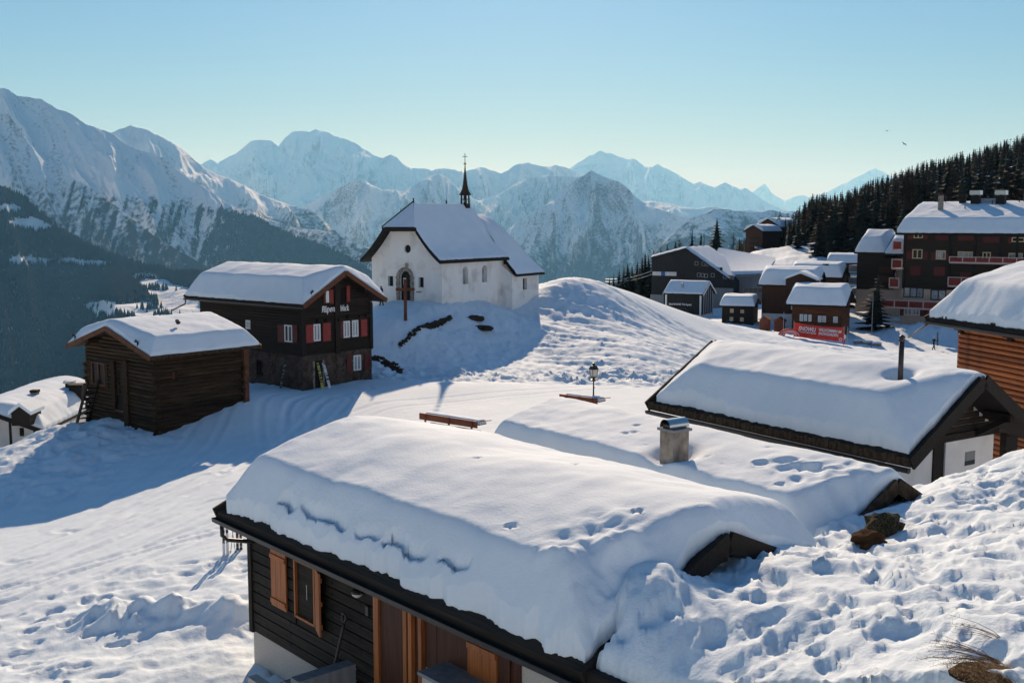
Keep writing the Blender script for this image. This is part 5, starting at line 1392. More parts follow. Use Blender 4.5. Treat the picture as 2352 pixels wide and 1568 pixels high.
# nave roof: dark shingle slab with an even coat of snow, half-hip to the front
def nave_surface(dz, x0, x1, ye, nx=44, ny=48, noise=0.0, hipped=True):
    s = np.linspace(0, 1, nx); t = np.linspace(-1, 1, ny); t = np.sign(t) * np.abs(t) ** 1.0
    S, T = np.meshgrid(s, t, indexing='ij')
    Y = T * ye; Z = roof_prof(Y) + dz
    # the half-hip: above zHip the front edge runs back
    back = np.clip((Z - dz - zHip) / max(zR - zHip, .01), 0, 1) * 2.15
    X0 = x0 + back; X = X0 + (x1 - X0) * S ** 1.0
    if noise:
        Z = Z + noise * fbm(X * 1.7, Y * 1.7, 5, 4) + noise * .5 * fbm(X * 6, Y * 3, 6, 3) - .10 * np.exp(-((WE - np.abs(Y)) / .16) ** 2)
    return np.stack([X, Y, Z], -1)
A = nave_surface(-.10, -.95, NL + .25, WE, noise=0)
rf = grid_obj('roof', A, M_SHINGLE, H, smooth=False)
B = nave_surface(-.28, -.95, NL + .25, WE - .0, noise=0)
m2 = MB()
n_, k_ = A.shape[:2]
def strip(U, V):
    for i in range(len(U) - 1): m2.poly([U[i], U[i + 1], V[i + 1], V[i]])
strip(A[0], B[0]); strip(A[-1], B[-1]); strip(A[:, 0], B[:, 0]); strip(A[:, -1], B[:, -1])
m2.build('roof_edge', M_BLACKWOOD, rf)
grid_obj('soffit', B, M_BLACKWOOD, rf, smooth=False)
# deep soffit boards on the front gable
m2 = MB()
C1 = [(-.45, y, roof_prof(y) - .02) for y in np.linspace(-WE, -yHip, 14)]
for sg in (-1, 1):
    pts = [(sg * y, float(roof_prof(y))) for y in np.linspace(WE, 1.72, 14)]
    for (y1, z1), (y2, z2) in zip(pts[:-1], pts[1:]):
        m2.hexa([(-.99, y1, z1 - .30), (-.93, y1, z1 - .30), (-.93, y2, z2 - .30), (-.99, y2, z2 - .30)], [(-.99, y1, z1 + .02), (-.93, y1, z1 + .02), (-.93, y2, z2 + .02), (-.99, y2, z2 + .02)])
m2.hexa([(-.99, -1.8, zHip - .30), (-.93, -1.8, zHip - .30), (-.93, 1.8, zHip - .30), (-.99, 1.8, zHip - .30)], [(-.99, -1.8, zHip + .03), (-.93, -1.8, zHip + .03), (-.93, 1.8, zHip + .03), (-.99, 1.8, zHip + .03)])
m2.build('gable_board', M_BLACKWOOD, rf)
Sn = nave_surface(.07, -.96, NL + .20, WE - .06, 90, 110, noise=.028)
grid_obj('snow', Sn, M_ROOFSNOW, H)
# front half-hip panel
m2 = MB(); rid = (-.95 + 2.15, 0)
zz = np.linspace(0, 1, 12)
hipP = np.array([[(-.95 + 2.15 * q, (1 - q) * yHip * t_ * 1.0, zHip + (zR - zHip) * q - .02) for t_ in np.linspace(-1, 1, 9)] for q in zz])
hipw = np.array([np.interp(zHip + (zR - zHip) * q, roof_prof(np.linspace(WE, 0, 60)), np.linspace(WE, 0, 60)) for q in zz])
for i in range(12): hipP[i, :, 1] = hipw[i] * np.linspace(-1, 1, 9)
hipP[:, :, 2] = (zHip + (zR - zHip) * zz)[:, None]
grid_obj('hip', hipP, M_SHINGLE, rf, smooth=False)
hs = hipP.copy(); hs[:, :, 2] += .085; hs[:, :, 0] -= .06; hs[:, :, 1] *= 1.05; grid_obj('hip_snow', hs, M_ROOFSNOW, H)
m2 = MB()
m2.tube([(-.99, yHip + .02, zHip + .06), (rid[0], .05, zR + .12)], .075, 6)
m2.build('hip_board', M_BLACKWOOD, rf)
m2 = MB(); m2.tube([(rid[0], 0, zR), (rid[0] - .05, 0, zR + .32), (rid[0] - .05, 0, zR + .42)], [.06, .05, .09], 7); m2.build('ridge_knob', M_BLACKWOOD, rf, smooth=True)
m2 = MB(); m2.tube([(6.2, 0, zR), (6.2, 0, zR + .2), (6.14, 0, zR + .34)], [.05, .07, .04], 7); m2.build('ridge_knob', M_BLACKWOOD, rf, smooth=True)

# choir and sacristy
X1 = along_to_u(cf.w(0, -hwc, 0), ca, 1154.0); SY = hwc + 1.15
X2 = along_to_u(cf.w(0, -SY, 0), ca, 1176.5); X3 = along_to_u(cf.w(0, -SY, 0), ca, 1237.0)
zS = cf.hit('y', -SY, 1205, 628)[1]
m2 = MB()
sh_ = dict(kind='rect', **dict(zip(('a0', 'a1', 'z0', 'z1'), wpx(cf, 'y', -SY, 1227 - 0, 640, 1238 - 0, 666))))
sh_ = dict(kind='rect', **dict(zip(('a0', 'a1', 'z0', 'z1'), wpx(cf, 'y', -SY, 1201, 639, 1211, 665))))
holed_wall(m2, 'y', -SY, -1, X2, X3, -2.0, zS - .03, [sh_], .35)
zn = zS + (SY - hwc) * .82
m2.poly([(X2, -hwc + .1, -2.0), (X2, -SY, -2.0), (X2, -SY, zS - .03), (X2, -hwc + .1, zn)])
m2.poly([(X3, -SY, -2.0), (X3, 2.4, -2.0), (X3, 2.4, zn), (X3, -hwc, zn), (X3, -SY, zS - .03)])
m2.poly([(X3, 2.4, -2.0), (NL, 2.4, -2.0), (NL, 2.4, zn), (X3, 2.4, zn)])
m2.build('sacristy_wall', M_PLASTER, H)
m2 = MB(); wbox(m2, 'y', -SY, -1, sh_['a0'], sh_['a1'], sh_['z0'], sh_['z1'], -.36, -.33); m2.build('window', M_GLASS, H)
zC = .75 - zb; XC = 12.2; ey = SY + .42; exr = X3 + .40; exl = max(X2 - .35, NL - .3)
def choir_pt(p, q):
    """p 0..1 along the eave from left to right, q 0 eave .. 1 ridge"""
    ez = zS + .06
    lo = np.array([exl + (exr - exl) * p, -ey, ez]); hi = np.array([NL + .22 + (XC - NL - .22) * p, 0.0, zC])
    c = lo + (hi - lo) * q
    c[2] = ez + (zC - ez) * (.62 * q + .38 * q * q * (3 - 2 * q)) + .42 * math.sin(q * math.pi) * .75
    return c
Q = np.array([[choir_pt(p, q) for q in np.linspace(0, 1, 22)] for p in np.linspace(0, 1, 20)])
cr = grid_obj('choir_roof', Q - np.array([0, 0, .10]), M_SHINGLE, H, smooth=False)
hipq = np.array([[(Q[-1, j] * (1 - t_) + np.array([exr - (exr - XC) * (j / 21.), 2.9 * (1 - j / 21.), Q[-1, j, 2]]) * t_) for t_ in np.linspace(0, 1, 10)] for j in range(22)])
grid_obj('choir_hip', hipq - np.array([0, 0, .10]), M_SHINGLE, cr, smooth=False)
sn = Q.copy(); sn[:, :, 2] += .10 + .03 * fbm(sn[:, :, 0] * 1.5, sn[:, :, 1] * 1.5, 3, 3); sn[:, 0, 2] -= .12
grid_obj('choir_snow', sn, M_ROOFSNOW, cr)
hn = hipq.copy(); hn[:, :, 2] += .10; hn[:, :, 0] += .04; grid_obj('choir_hip_snow', hn, M_ROOFSNOW, cr)
m2 = MB()
e0 = Q[:, 0]; m2.bar(e0[0] - np.array([0, 0, .16]), e0[-1] - np.array([0, 0, .16]), .07, .20)
for i in range(0, 21): m2.bar(Q[0, i] - np.array([.02, 0, .16]), Q[0, i + 1] - np.array([.02, 0, .16]), .07, .24)
for i in range(6): p = Q[2 + i * 3, 0]; m2.box(p[0] - .06, p[0] + .06, -ey + .04, -SY + .05, zS - .16, zS - .06)
m2.build('choir_eave', M_BLACKWOOD, cr)

# bell turret and spire
tx = along_to_u(cf.w(0, 0, zR), ca, 1068.5)
zt0 = zR - .25
m2 = MB()
for sx in (-1, 1):
    for sy in (-1, 1): m2.bar((tx + sx * .26, sy * .26, zt0), (tx + sx * .24, sy * .24, zt0 + 1.12), .11)
m2.box(tx - .33, tx + .33, -.33, .33, zt0 - .1, zt0 + .32); m2.box(tx - .30, tx + .30, -.30, .30, zt0 + 1.08, zt0 + 1.16)
for sy in (-1, 1): m2.bar((tx - .26, sy * .26, zt0 + .72), (tx + .26, sy * .26, zt0 + .72), .06); m2.bar((tx + sy * .26, -.26, zt0 + .72), (tx + sy * .26, .26, zt0 + .72), .06)
tu = m2.build('bell_turret', M_BLACKWOOD, H)
m2 = MB(); m2.lathe([(.17, 0), (.15, .05), (.11, .12), (.095, .24), (.04, .28)], 12, (tx, 0, zt0 + .46)); m2.build('bell', M_GOLD, tu, smooth=True)
zsp = zt0 + 1.12
zto = 5.0 * 0 + (cf.loc(aty(1070, 379, cf.w(tx, 0, 0)[1]))[2])
hs_ = zto - zsp
m2 = MB(); m2.lathe([(.60, 0), (.58, .04), (.42, .10 * hs_), (.30, .20 * hs_), (.21, .36 * hs_), (.14, .58 * hs_), (.07, .84 * hs_), (.035, hs_)], 8, (tx, 0, zsp), phase=.39)
spi = m2.build('spire', M_SHINGLE, H)
m2 = MB(); m2.lathe([(.02, -.14), (.06, -.11), (.13, -.03), (.135, .03), (.06, .11), (.02, .14)], 12, (tx, 0, zto + .08)); m2.build('gilt_ball', M_GOLD, spi, smooth=True)
m2 = MB(); zx = zto + .2; m2.bar((tx, 0, zx - .05), (tx, 0, zx + .86), .045); m2.bar((tx - .0, -.27, zx + .56), (tx - .0, .27, zx + .56), .045); m2.bar((tx - .25, 0, zx + .56), (tx + .25, 0, zx + .56), .045)
m2.build('cross', M_DARKMETAL, spi)

# ================================================================== orange log house on the right
fr = FR['log']
H = house('orange_log_house', fr, 'orange-brown log house with black eave brackets at the right edge')
deck(H, fr, M_BLACKWOOD, th=.22, bh=.3, purlins=0)
_, wx, wy = walls(H, fr, M_DARKBOARD, oe=1.05, ov=.9, z0=-1.5)
roof_snow(H, fr, lip=.16, tot=1.6, tr=.45, q=.72, vs=1.0, res=.11, inset=.06, wob=.07, lump=.06, seed=41, k=.25, rr=1.2)
clad(H, fr, 'y', -wy, -1, -wx, wx, -1.2, fr.roofz(wy) - .25, .215, M_ORANGELOG, th=.10, gap=.012, name='log', logs=True, jit=.012, rngs=4)
mb = MB(); wbox(mb, 'y', -wy, -1, -wx - .06, -wx + .02, -1.5, fr.roofz(wy) - .6, -.12, .06); mb.build('lit_edge_strip', M_REDSHUT, H)  # added red strip: the lit far edge of the wall put into colour
for k, x in enumerate((-wx + .25, -wx + 3.4, -wx + 6.4)):
    mb = MB()
    for j in range(5): mb.box(x - .14, x + .14, -wy - .02 - .95 * (j + 1) / 5, -wy + .1, fr.roofz(wy) - .30 - .78 * (1 - j / 5), fr.roofz(wy) - .36 - .78 * (1 - (j + 1) / 5) + .02)
    mb.build('eave_bracket', M_BLACKWOOD, H)
mb = MB()
for k in range(11):
    x = -wx + .8 + k * .72
    i = mb.verts([(x - .2, -wy - .12, fr.roofz(wy) - .34), (x + .2, -wy - .12, fr.roofz(wy) - .34), (x, -wy - .12, fr.roofz(wy) - .56), (x - .2, -wy - .30, fr.roofz(wy) - .34), (x + .2, -wy - .30, fr.roofz(wy) - .34), (x, -wy - .30, fr.roofz(wy) - .56)])
    for q in ((0, 1, 2), (5, 4, 3), (0, 3, 4, 1), (1, 4, 5, 2), (2, 5, 3, 0)): mb.face([i + v for v in q])
mb.build('rafter_ends', M_BLACKWOOD, H)
mb = MB(); wbox(mb, 'y', -fr.W / 2, -1, -fr.L / 2, fr.L / 2, fr.ze - .30, fr.ze - .06, -.02, .05); mb.build('fascia', M_BLACKWOOD, H)
gutter(H, fr, -1, M_DARKMETAL, drop=.24)
mb = MB(); q0 = fr.loc(aty(2131, 744, fr.w(-fr.L / 2, -fr.W / 2, 0)[1] - .1)); q1 = fr.loc(aty(2086, 775, fr.w(-fr.L / 2, -fr.W / 2, 0)[1] - .5)); mb.tube([q0, q1], .045, 8); mb.build('spout', M_GREYMETAL, H, smooth=True)

# ================================================================== house below the barn
fr = FR['lower']
H = house('hillside_house', fr, 'house with a dormer and several chimneys half hidden below the barn at the left edge')
deck(H, fr, M_BLACKWOOD, th=.2, bh=.26, purlins=0)
_, wx, wy = walls(H, fr, M_WHITEWALL, oe=.55, ov=1.9, z0=-2)
roof_snow(H, fr, lip=.14, tot=1.3, tr=.5, q=.75, vs=.9, res=.14, inset=.03, wob=.03, lump=.05, seed=51, k=.2)
gutter(H, fr, -1, M_GREYMETAL, drop=.2)
def onroof(u, v, T=.5): return roof_pt(fr, -1, u, v, T)
p = onroof(50, 958)
mb = MB(); mb.hexa([(p[0] - .2, p[1] - .55, p[2] - .5), (p[0] + 1.6, p[1] - .55, p[2] - .5), (p[0] + 1.6, p[1] + .55, p[2] - .5), (p[0] - .2, p[1] + .55, p[2] - .5)], [(p[0] - .2, p[1] - .55, p[2] + .30), (p[0] + 1.6, p[1] - .55, p[2] + .30), (p[0] + 1.6, p[1] + .55, p[2] + .30), (p[0] - .2, p[1] + .55, p[2] + .30)])
mb.poly([(p[0] - .2, p[1] - .55, p[2] + .30), (p[0] - .2, p[1], p[2] + .72), (p[0] - .2, p[1] + .55, p[2] + .30)])
dm = mb.build('dormer', M_BLACKWOOD, H)
mb = MB()
for s in (-1, 1): mb.hexa([(p[0] - .35, p[1] + s * .70, p[2] + .20), (p[0] + 1.8, p[1] + s * .70, p[2] + .20), (p[0] + 1.8, p[1], p[2] + .74), (p[0] - .35, p[1], p[2] + .74)], [(p[0] - .35, p[1] + s * .70, p[2] + .42), (p[0] + 1.8, p[1] + s * .70, p[2] + .42), (p[0] + 1.8, p[1], p[2] + .98), (p[0] - .35, p[1], p[2] + .98)])
mb.build('dormer_snow', M_ROOFSNOW, dm)
for u, v, w_, h_, m1, m2_ in ((81, 905, .42, .55, M_CHIMNEY, M_BLACKWOOD), (162, 893, .5, .85, M_BLACKWOOD, M_WHITEWALL), (179, 905, .85, 1.0, M_BLACKWOOD, M_BLACKWOOD), (156, 879, .35, .45, M_CHIMNEY, M_BARGE)):
    p = onroof(u, v + 14, .3); mb = MB(); mb.box(p[0] - w_ / 2, p[0] + w_ / 2, p[1] - w_ / 2, p[1] + w_ / 2, p[2] - .5, p[2] + h_); c_ = mb.build('chimney', m1, H)
    mb = MB(); mb.box(p[0] - w_ * .6, p[0] + w_ * .6, p[1] - w_ * .6, p[1] + w_ * .6, p[2] + h_, p[2] + h_ + .16); mb.build('chimney_cap', m2_, c_)
s = wpx(fr, 'x', -wx, 46, 982, 55, 1001); mb = MB(); wbox(mb, 'x', -wx, -1, *s, -.02, .05); mb.build('window', M_BLACKWOOD, H)
mb = MB()
for y in (-wy + .1, -wy + 1.6, -wy + 3.0): mb.box(-fr.L / 2 + .15, -fr.L / 2 + .27, y - .06, y + .06, -2, fr.roofz(y) - .2)
for z in (.7, 1.1, 1.6): mb.bar((-fr.L / 2 + .2, -wy + .1, z), (-fr.L / 2 + .2, wy - .2, z), .07)
mb.bar((-fr.L / 2 + .2, -wy + .1, 1.6), (-wx, -wy + .1, 1.6), .08)
mb.build('terrace_railing', M_BLACKWOOD, H)
# ================================================================== hotel
def far_snow(H, fr, **k):
    d = dict(lip=.16, tot=2.0, tr=.36, q=.52, vs=1.8, res=.24, inset=.04, wob=.05, lump=.06, k=.25, rr=1.0); d.update(k)
    return roof_snow(H, fr, **d)

fr = FR['hotel']
H = house('hotel', fr, 'large dark timber hotel with red balconies and chimneys along its long snowy roof', 'hotel')
deck(H, fr, M_BLACKWOOD, th=.3, bh=.5, purlins=0)
_, wx, wy = walls(H, fr, M_HOTELWOOD, oe=1.0, ov=.9, z0=-1)
O = -wy
roof_snow(H, fr, lip=.30, tot=2.0, tr=.60, q=.80, vs=2.0, res=.26, inset=.03, wob=.10, lump=.08, seed=61, k=.3, rr=1.8)
W = lambda *q: wpx(fr, 'y', O, *q)
zg = fr.hit('y', O, 2100, 663)[1]
zgr = fr.hit('y', O, 2250, 668)[1]
mb = MB(); wbox(mb, 'y', O, -1, -wx, wx, -1, zg, .0, .10); wbox(mb, 'x', -wx, -1, -wy, wy, -1, zg, 0, .10); mb.build('ground_floor_wall', M_BEIGE, H)
mb = MB()
z = zg + .1
while z < fr.roofz(wy) - .4:
    wbox(mb, 'y', O, -1, -wx, wx, z + .015, z + .235, .0, .035); z += .25
tag(mb.build('boarding', M_HOTELWOOD, H), kind='stuff')
for u in (2181, 2238, 2297, 2335):
    a = fr.hit('y', O, u, 600)[0]; mb = MB(); wbox(mb, 'y', O, -1, a - .16, a + .16, zg, fr.roofz(wy) - .3, .0, .16); mb.build('wall_post', M_BLACKWOOD, H)
mb = MB(); wbox(mb, 'y', O, -1, -wx - .05, -wx + .25, zg, fr.roofz(wy) - .3, -.1, .14); mb.build('corner_post', M_BLACKWOOD, H)
shp = [(2086, 536, 2099, 549), (2119, 538, 2132, 549), (2149, 538, 2178, 551), (2200, 541, 2238, 553), (2258, 544, 2296, 557), (2316, 545, 2324, 559), (2082, 578, 2096, 595), (2121, 579, 2131, 597), (2139, 580, 2152, 598), (2167, 581, 2182, 598), (2239, 583, 2249, 598), (2091, 611, 2115, 632), (2145, 613, 2171, 633), (2205, 626, 2240, 643), (2262, 630, 2300, 648), (2269, 586, 2300, 600), (2301, 587, 2321, 602)]
for q in shp: shutter(H, 'y', O, -1, *W(*q), M_DARKRED, .03, .07, boards=max(2, int((q[2] - q[0]) / 7)), battens=False)
for q, gm, mu in (((2099, 536.5, 2120, 547), M_GLASS, 1), ((2316 + 8, 545, 2354, 556), M_GLASS, 1), ((2096, 572.5, 2119, 594), M_GLASS, 1), ((2150, 575, 2172.5, 596), M_PALEGLASS, 1), ((2200, 577.5, 2215, 597), M_PALEGLASS, 0), ((2215.5, 578, 2234.5, 597), M_PALEGLASS, 1), ((2257, 579, 2276, 596), M_GLASS, 1), ((2316.5, 581, 2349, 600), M_PALEGLASS, 1)):
    window(H, 'y', O, -1, *W(*q), M_CREAMPAINT, gm, mull=mu, fw=.13, d=.12)
window(H, 'y', O - .10, -1, *W(2076, 660, 2122, 683), M_DARKMETAL, M_PALEGLASS, mull=2, fw=.12, d=.10)
window(H, 'y', O - .10, -1, *W(2138, 665, 2174, 689), M_DARKMETAL, M_PALEGLASS, mull=1, fw=.14, d=.10)
window(H, 'y', O - .10, -1, *W(2193, 669, 2225, 684), M_WHITEPAINT, M_PALEGLASS, mull=1, fw=.1, d=.10)
for q in ((2077, 707, 2095, 723), (2097, 708, 2113, 724)): window(H, 'y', O - .10, -1, *W(*q), M_WHITEPAINT, M_PALEGLASS, mull=1, fw=.10, d=.10)
for q in ((2068, 706, 2077, 724), (2114, 709, 2132, 726)): shutter(H, 'y', O - .1, -1, *W(*q), M_DARKRED, .03, .07, boards=3, battens=False)
shutter(H, 'y', O - .1, -1, *W(2133, 711, 2147, 721), M_REDSHUT, .03, .07, boards=3, battens=False)['label'] = 'bright red shutter'
def balcony(q0, q1, n, deep=1.5, left_side=True, rail=M_PINKPAINT, side_open=False):
    """q0, q1: upper-left and lower-right pixel of the parapet front, on a plane in front of the wall"""
    off = O - deep
    a0, z1 = fr.hit('y', off, *q0); a1 = fr.hit('y', off, *q1)[0]; z0 = fr.hit('y', off, q0[0], q1[1])[1]
    b = MB(); wbox(b, 'y', O, -1, a0, a1, z0 - .16, z0 + .05, .0, deep + .04); bo = b.build('balcony', rail, H)
    for k in range(n):
        c0 = a0 + (a1 - a0) * k / n; c1 = a0 + (a1 - a0) * (k + 1) / n
        b = MB(); nb = 6
        for j in range(nb): d0 = c0 + .08 + (c1 - c0 - .16) * j / nb; d1 = c0 + .08 + (c1 - c0 - .16) * (j + 1) / nb; wbox(b, 'y', off, -1, d0 + .015, d1 - .015, z0 + .10, z1 - .10, -.03, .015 * (j % 2))
        wbox(b, 'y', off, -1, c0 + .08, c1 - .08, z0 + .12, z1 - .12, -.045, -.02)
        b.build('balcony_panel', M_BALCRED, bo)
    b = MB()
    for k in range(n + 1): c = a0 + (a1 - a0) * k / n; wbox(b, 'y', off, -1, c - .06, c + .06, z0, z1, -.05, .04)
    b.build('balcony_posts', rail, bo)
    b = MB(); wbox(b, 'y', off, -1, a0 - .05, a1 + .05, z1 - .02, z1 + .08, -.08, .06); b.build('balcony_rail', rail, bo)
    b = MB(); b.box(a0 - .02, a0 + .04, off + .05, O, z0 + .1, z1 - .08); b.build('balcony_panel', M_BALCRED, bo)
    return bo
balcony((2181, 590), (2400, 602), 7)
balcony((2178, 637), (2400, 656), 7)
balcony((2022, 688), (2260, 704), 7, deep=2.4)
for q0, q1 in (((2051, 553), (2071, 574)), ((2049, 596), (2071, 616)), ((2043, 639), (2064, 659))):
    balcony(q0, q1, 1, deep=1.0)
# roof furniture
def hroof(u, v, T=1.0): return roof_pt(fr, -1, u, v, T)
def stack(u, v, vt, w, m, cap=None, ch=.3):
    p = hroof(u, v); P = fr.w(*p); top = fr.loc(aty(u, vt, P[1]))[2]
    b = MB(); b.box(p[0] - w / 2, p[0] + w / 2, p[1] - w / 2, p[1] + w / 2, p[2] - 1.4, top); c = b.build('chimney', m, H)
    if cap is not None:
        b = MB(); b.box(p[0] - w * .62, p[0] + w * .62, p[1] - w * .62, p[1] + w * .62, top + .10, top + ch)
        for s in (-1, 1):
            for t in (-1, 1): b.box(p[0] + s * w * .4 - .04, p[0] + s * w * .4 + .04, p[1] + t * w * .4 - .04, p[1] + t * w * .4 + .04, top - .02, top + .11)
        b.build('chimney_cap', cap, c)
    return c
stack(2160, 488, 449, .60, M_CHIMNEY, M_BARGE, .22)
stack(2211, 466, 452, .8, M_BLACKWOOD, M_BLACKWOOD, .4); stack(2241, 468, 449, 1.15, M_BLACKWOOD, M_STEEL, .7); stack(2299, 469, 449, 1.15, M_BLACKWOOD, M_STEEL, .7)
def vent(u, v, vt, r=.07):
    p = hroof(u, v); P = fr.w(*p); top = fr.loc(aty(u, vt, P[1]))[2]
    b = MB(); b.tube([(p[0], p[1], p[2] - 1.0), (p[0], p[1], top)], r, 6); b.build('vent_pipe', M_DARKMETAL, H)
for q in ((2204, 467, 455), (2216, 486, 473), (2279, 472, 460), (2341, 465, 455)): vent(*q)
vent(2354, 462, 436, .18); vent(2172, 465, 448, .05)
mb = MB(); p = hroof(2262, 463); mb.box(p[0] - 1.6, p[0] + 1.6, p[1] - .5, p[1] + .5, p[2] - 1, p[2] + .45); mb.build('rooflight', M_GREYMETAL, H)
mb = MB(); p = fr.loc(aty(2100, 735, fr.w(-wx, -wy, 0)[1])); 
mb.box(-wx - 4.2, -wx + .02, -wy + .4, -wy + .9, -1.2, 1.2); mb.build('terrace_wall', M_BEIGE, H)

# stair wing beside the hotel
fr = FR['wing']
H = house('hotel_wing', fr, 'brown apartment block with stacked balconies left of the large hotel', 'apartment block')
deck(H, fr, M_BLACKWOOD, th=.25, bh=.35, purlins=0)
_, wx, wy = walls(H, fr, M_HOTELWOOD, oe=.5, ov=.3, z0=-1)
far_snow(H, fr, seed=62, tr=.9, lip=.25, q=.8)
O = -wy; W = lambda *q: wpx(fr, 'y', O, *q)
zl = fr.hit('y', O, 2000, 665)[1]
mb = MB(); wbox(mb, 'y', O, -1, -wx - .05, wx + 3, -1, zl, .0, .08); mb.build('ground_floor_wall', M_BEIGE, H)
for q in ((2045, 602, 2059, 612), (2043, 623, 2058, 636)): window(H, 'y', O, -1, *W(*[q[0] - 0, q[1], q[2], q[3]]), M_WHITEPAINT, M_GLASS, mull=1, fw=.12, d=.10)
mb = MB()
mb.box(wx - .02, wx + 3.6, -wy + .3, wy, -1, fr.ze - .9); st_ = mb.build('stair_tower', M_BEIGE, H)
mb = MB(); mb.box(wx + .0, wx + 1.6, -wy - .2, -wy + .35, zl + .2, fr.ze - .7); mb.build('stair_screen', M_HOTELWOOD, H)
for v in (612, 632):
    a0, z0 = fr.hit('y', O, 2042, v); mb = MB(); mb.box(wx - .3, wx + 1.9, -wy - 1.0, -wy, z0 - .9, z0 - .05); mb.build('balcony_panel', M_BROWNBOARD, H)
for v in (606, 633, 658):
    z0 = fr.hit('x', -wx - .8, 1985, v)[1]
    mb = MB(); mb.box(-wx - 1.3, -wx - .02, -wy + .1, -wy + 2.4, z0 - 1.0, z0 - .05); mb.build('balcony_panel', M_CONCRETE, H)
    mb = MB(); mb.box(-wx - 1.4, -wx - .02, -wy + .05, -wy + 2.5, z0 - 1.22, z0 - 1.02); mb.build('balcony_slab', M_WHITEWALL, H)
# its second, lower roof: a separate strip of roof over the tower
f2 = Frame(*(fr.w(wx + .35, -fr.W / 2 - .2, fr.ze - 1.1)[:2]), fr.zb + fr.ze - .15, -38.0, 3.6, 9.0, 2.4, fr.zb)
R2 = empty('lower_roof', (0, 0, 0)); R2.parent = H
rel = fr.loc(f2.c); R2.location = tuple(rel)
d2 = deck(R2, f2, M_BLACKWOOD, th=.25, bh=.3, purlins=0); far_snow(R2, f2, seed=63, tr=.9, lip=.25, q=.8)

# ================================================================== hamlet
def far_house(key, name, label, wall_m, oe=.5, ov=.5, snow=None, base=None, group=None, barge=None):
    fr = FR[key]; H = house(name, fr, label)
    deck(H, fr, M_BLACKWOOD, th=.18, bh=.26, purlins=0, barge=barge)
    _, wx, wy = walls(H, fr, wall_m, oe=oe, ov=ov, z0=-1)
    far_snow(H, fr, **(snow or {}))
    return H, fr, wx, wy
H, fr, wx, wy = far_house('dormer', 'dormer_chalet', 'dark brown chalet with a gabled dormer poking through its deep roof snow', M_BROWNBOARD, snow=dict(seed=71, tr=.85, extra=None))
O = -wy
zb_ = fr.hit('y', O, 1810, 725 - 4)[1]
mb = MB(); wbox(mb, 'y', O, -1, -wx, wx, -1, zb_, 0, .08); mb.build('foot_wall', M_WHITEWALL, H)
for q in ((1817, 699, 1825, 711), (1827, 699, 1834, 711)): window(H, 'y', O, -1, *wpx(fr, 'y', O, *q), M_WHITEPAINT, M_CURTAIN, mull=0, fw=.09, d=.08)
p = roof_pt(fr, -1, 1843, 652, .9)
def gable_dormer(H, p, w, h, deep, wm):
    mb = MB(); mb.hexa([(p[0] - w, p[1], p[2] - 1.2), (p[0] + w, p[1], p[2] - 1.2), (p[0] + w, p[1] + deep, p[2] - 1.2), (p[0] - w, p[1] + deep, p[2] - 1.2)], [(p[0] - w, p[1], p[2] + h * .45), (p[0] + w, p[1], p[2] + h * .45), (p[0] + w, p[1] + deep, p[2] + h * .45), (p[0] - w, p[1] + deep, p[2] + h * .45)])
    mb.poly([(p[0] - w, p[1], p[2] + h * .45), (p[0] + w, p[1], p[2] + h * .45), (p[0], p[1], p[2] + h)]); d = mb.build('dormer', wm, H)
    mb = MB()
    nx = 18
    X = np.linspace(-1, 1, nx); Yv = np.linspace(0, 1, 6)
    top = np.array([[(p[0] + x * (w + .3), p[1] - .3 + y * (deep + .3), p[2] + h * .95 - (h * .72) * (math.sqrt(x * x + .03) - .17) + .32 - .16 * (abs(x) > .9)) for y in Yv] for x in X])
    bot = top.copy(); bot[:, :, 2] = np.array([[p[2] + h * .98 - h * .62 * abs(x) for y in Yv] for x in X])
    mb.grid(top); mb.grid(bot[:, ::-1])
    for i in range(nx - 1): mb.poly([top[i, 0], bot[i, 0], bot[i + 1, 0], top[i + 1, 0]])
    for j in range(5): mb.poly([top[0, j], bot[0, j], bot[0, j + 1], top[0, j + 1]]); mb.poly([top[-1, j], bot[-1, j], bot[-1, j + 1], top[-1, j + 1]])
    mb.build('dormer_snow', M_ROOFSNOW, d, smooth=True)
    return d
d = gable_dormer(H, (p[0], p[1] - 1.5, p[2] + .05), 2.0, 1.5, 4.2, M_BROWNBOARD)
mb = MB(); mb.box(p[0] + .15, p[0] + .60, p[1] - 1.57, p[1] - 1.49, p[2] - .35, p[2] + .25); mb.build('dormer_window', M_CURTAIN, d)

# roof behind it with two stacks
f3 = Frame(42.0, 163.0, -8.1, -26, 8.0, 7, 1.5, -14); FR['behind'] = f3
H, fr, wx, wy = far_house('behind', 'chalet', 'snow-roofed chalet with twin chimneys, seen only above the dormered chalet', M_BROWNBOARD, snow=dict(seed=72, tr=.8))
for u, w_ in ((1893, .45), (1899, .55)):
    p = roof_pt(fr, -1, u, 621, .5); mb = MB(); mb.box(p[0] - w_ / 2, p[0] + w_ / 2, p[1] - w_ / 2, p[1] + w_ / 2, p[2] - 1, p[2] + 1.0); mb.build('chimney', M_BLACKWOOD, H)

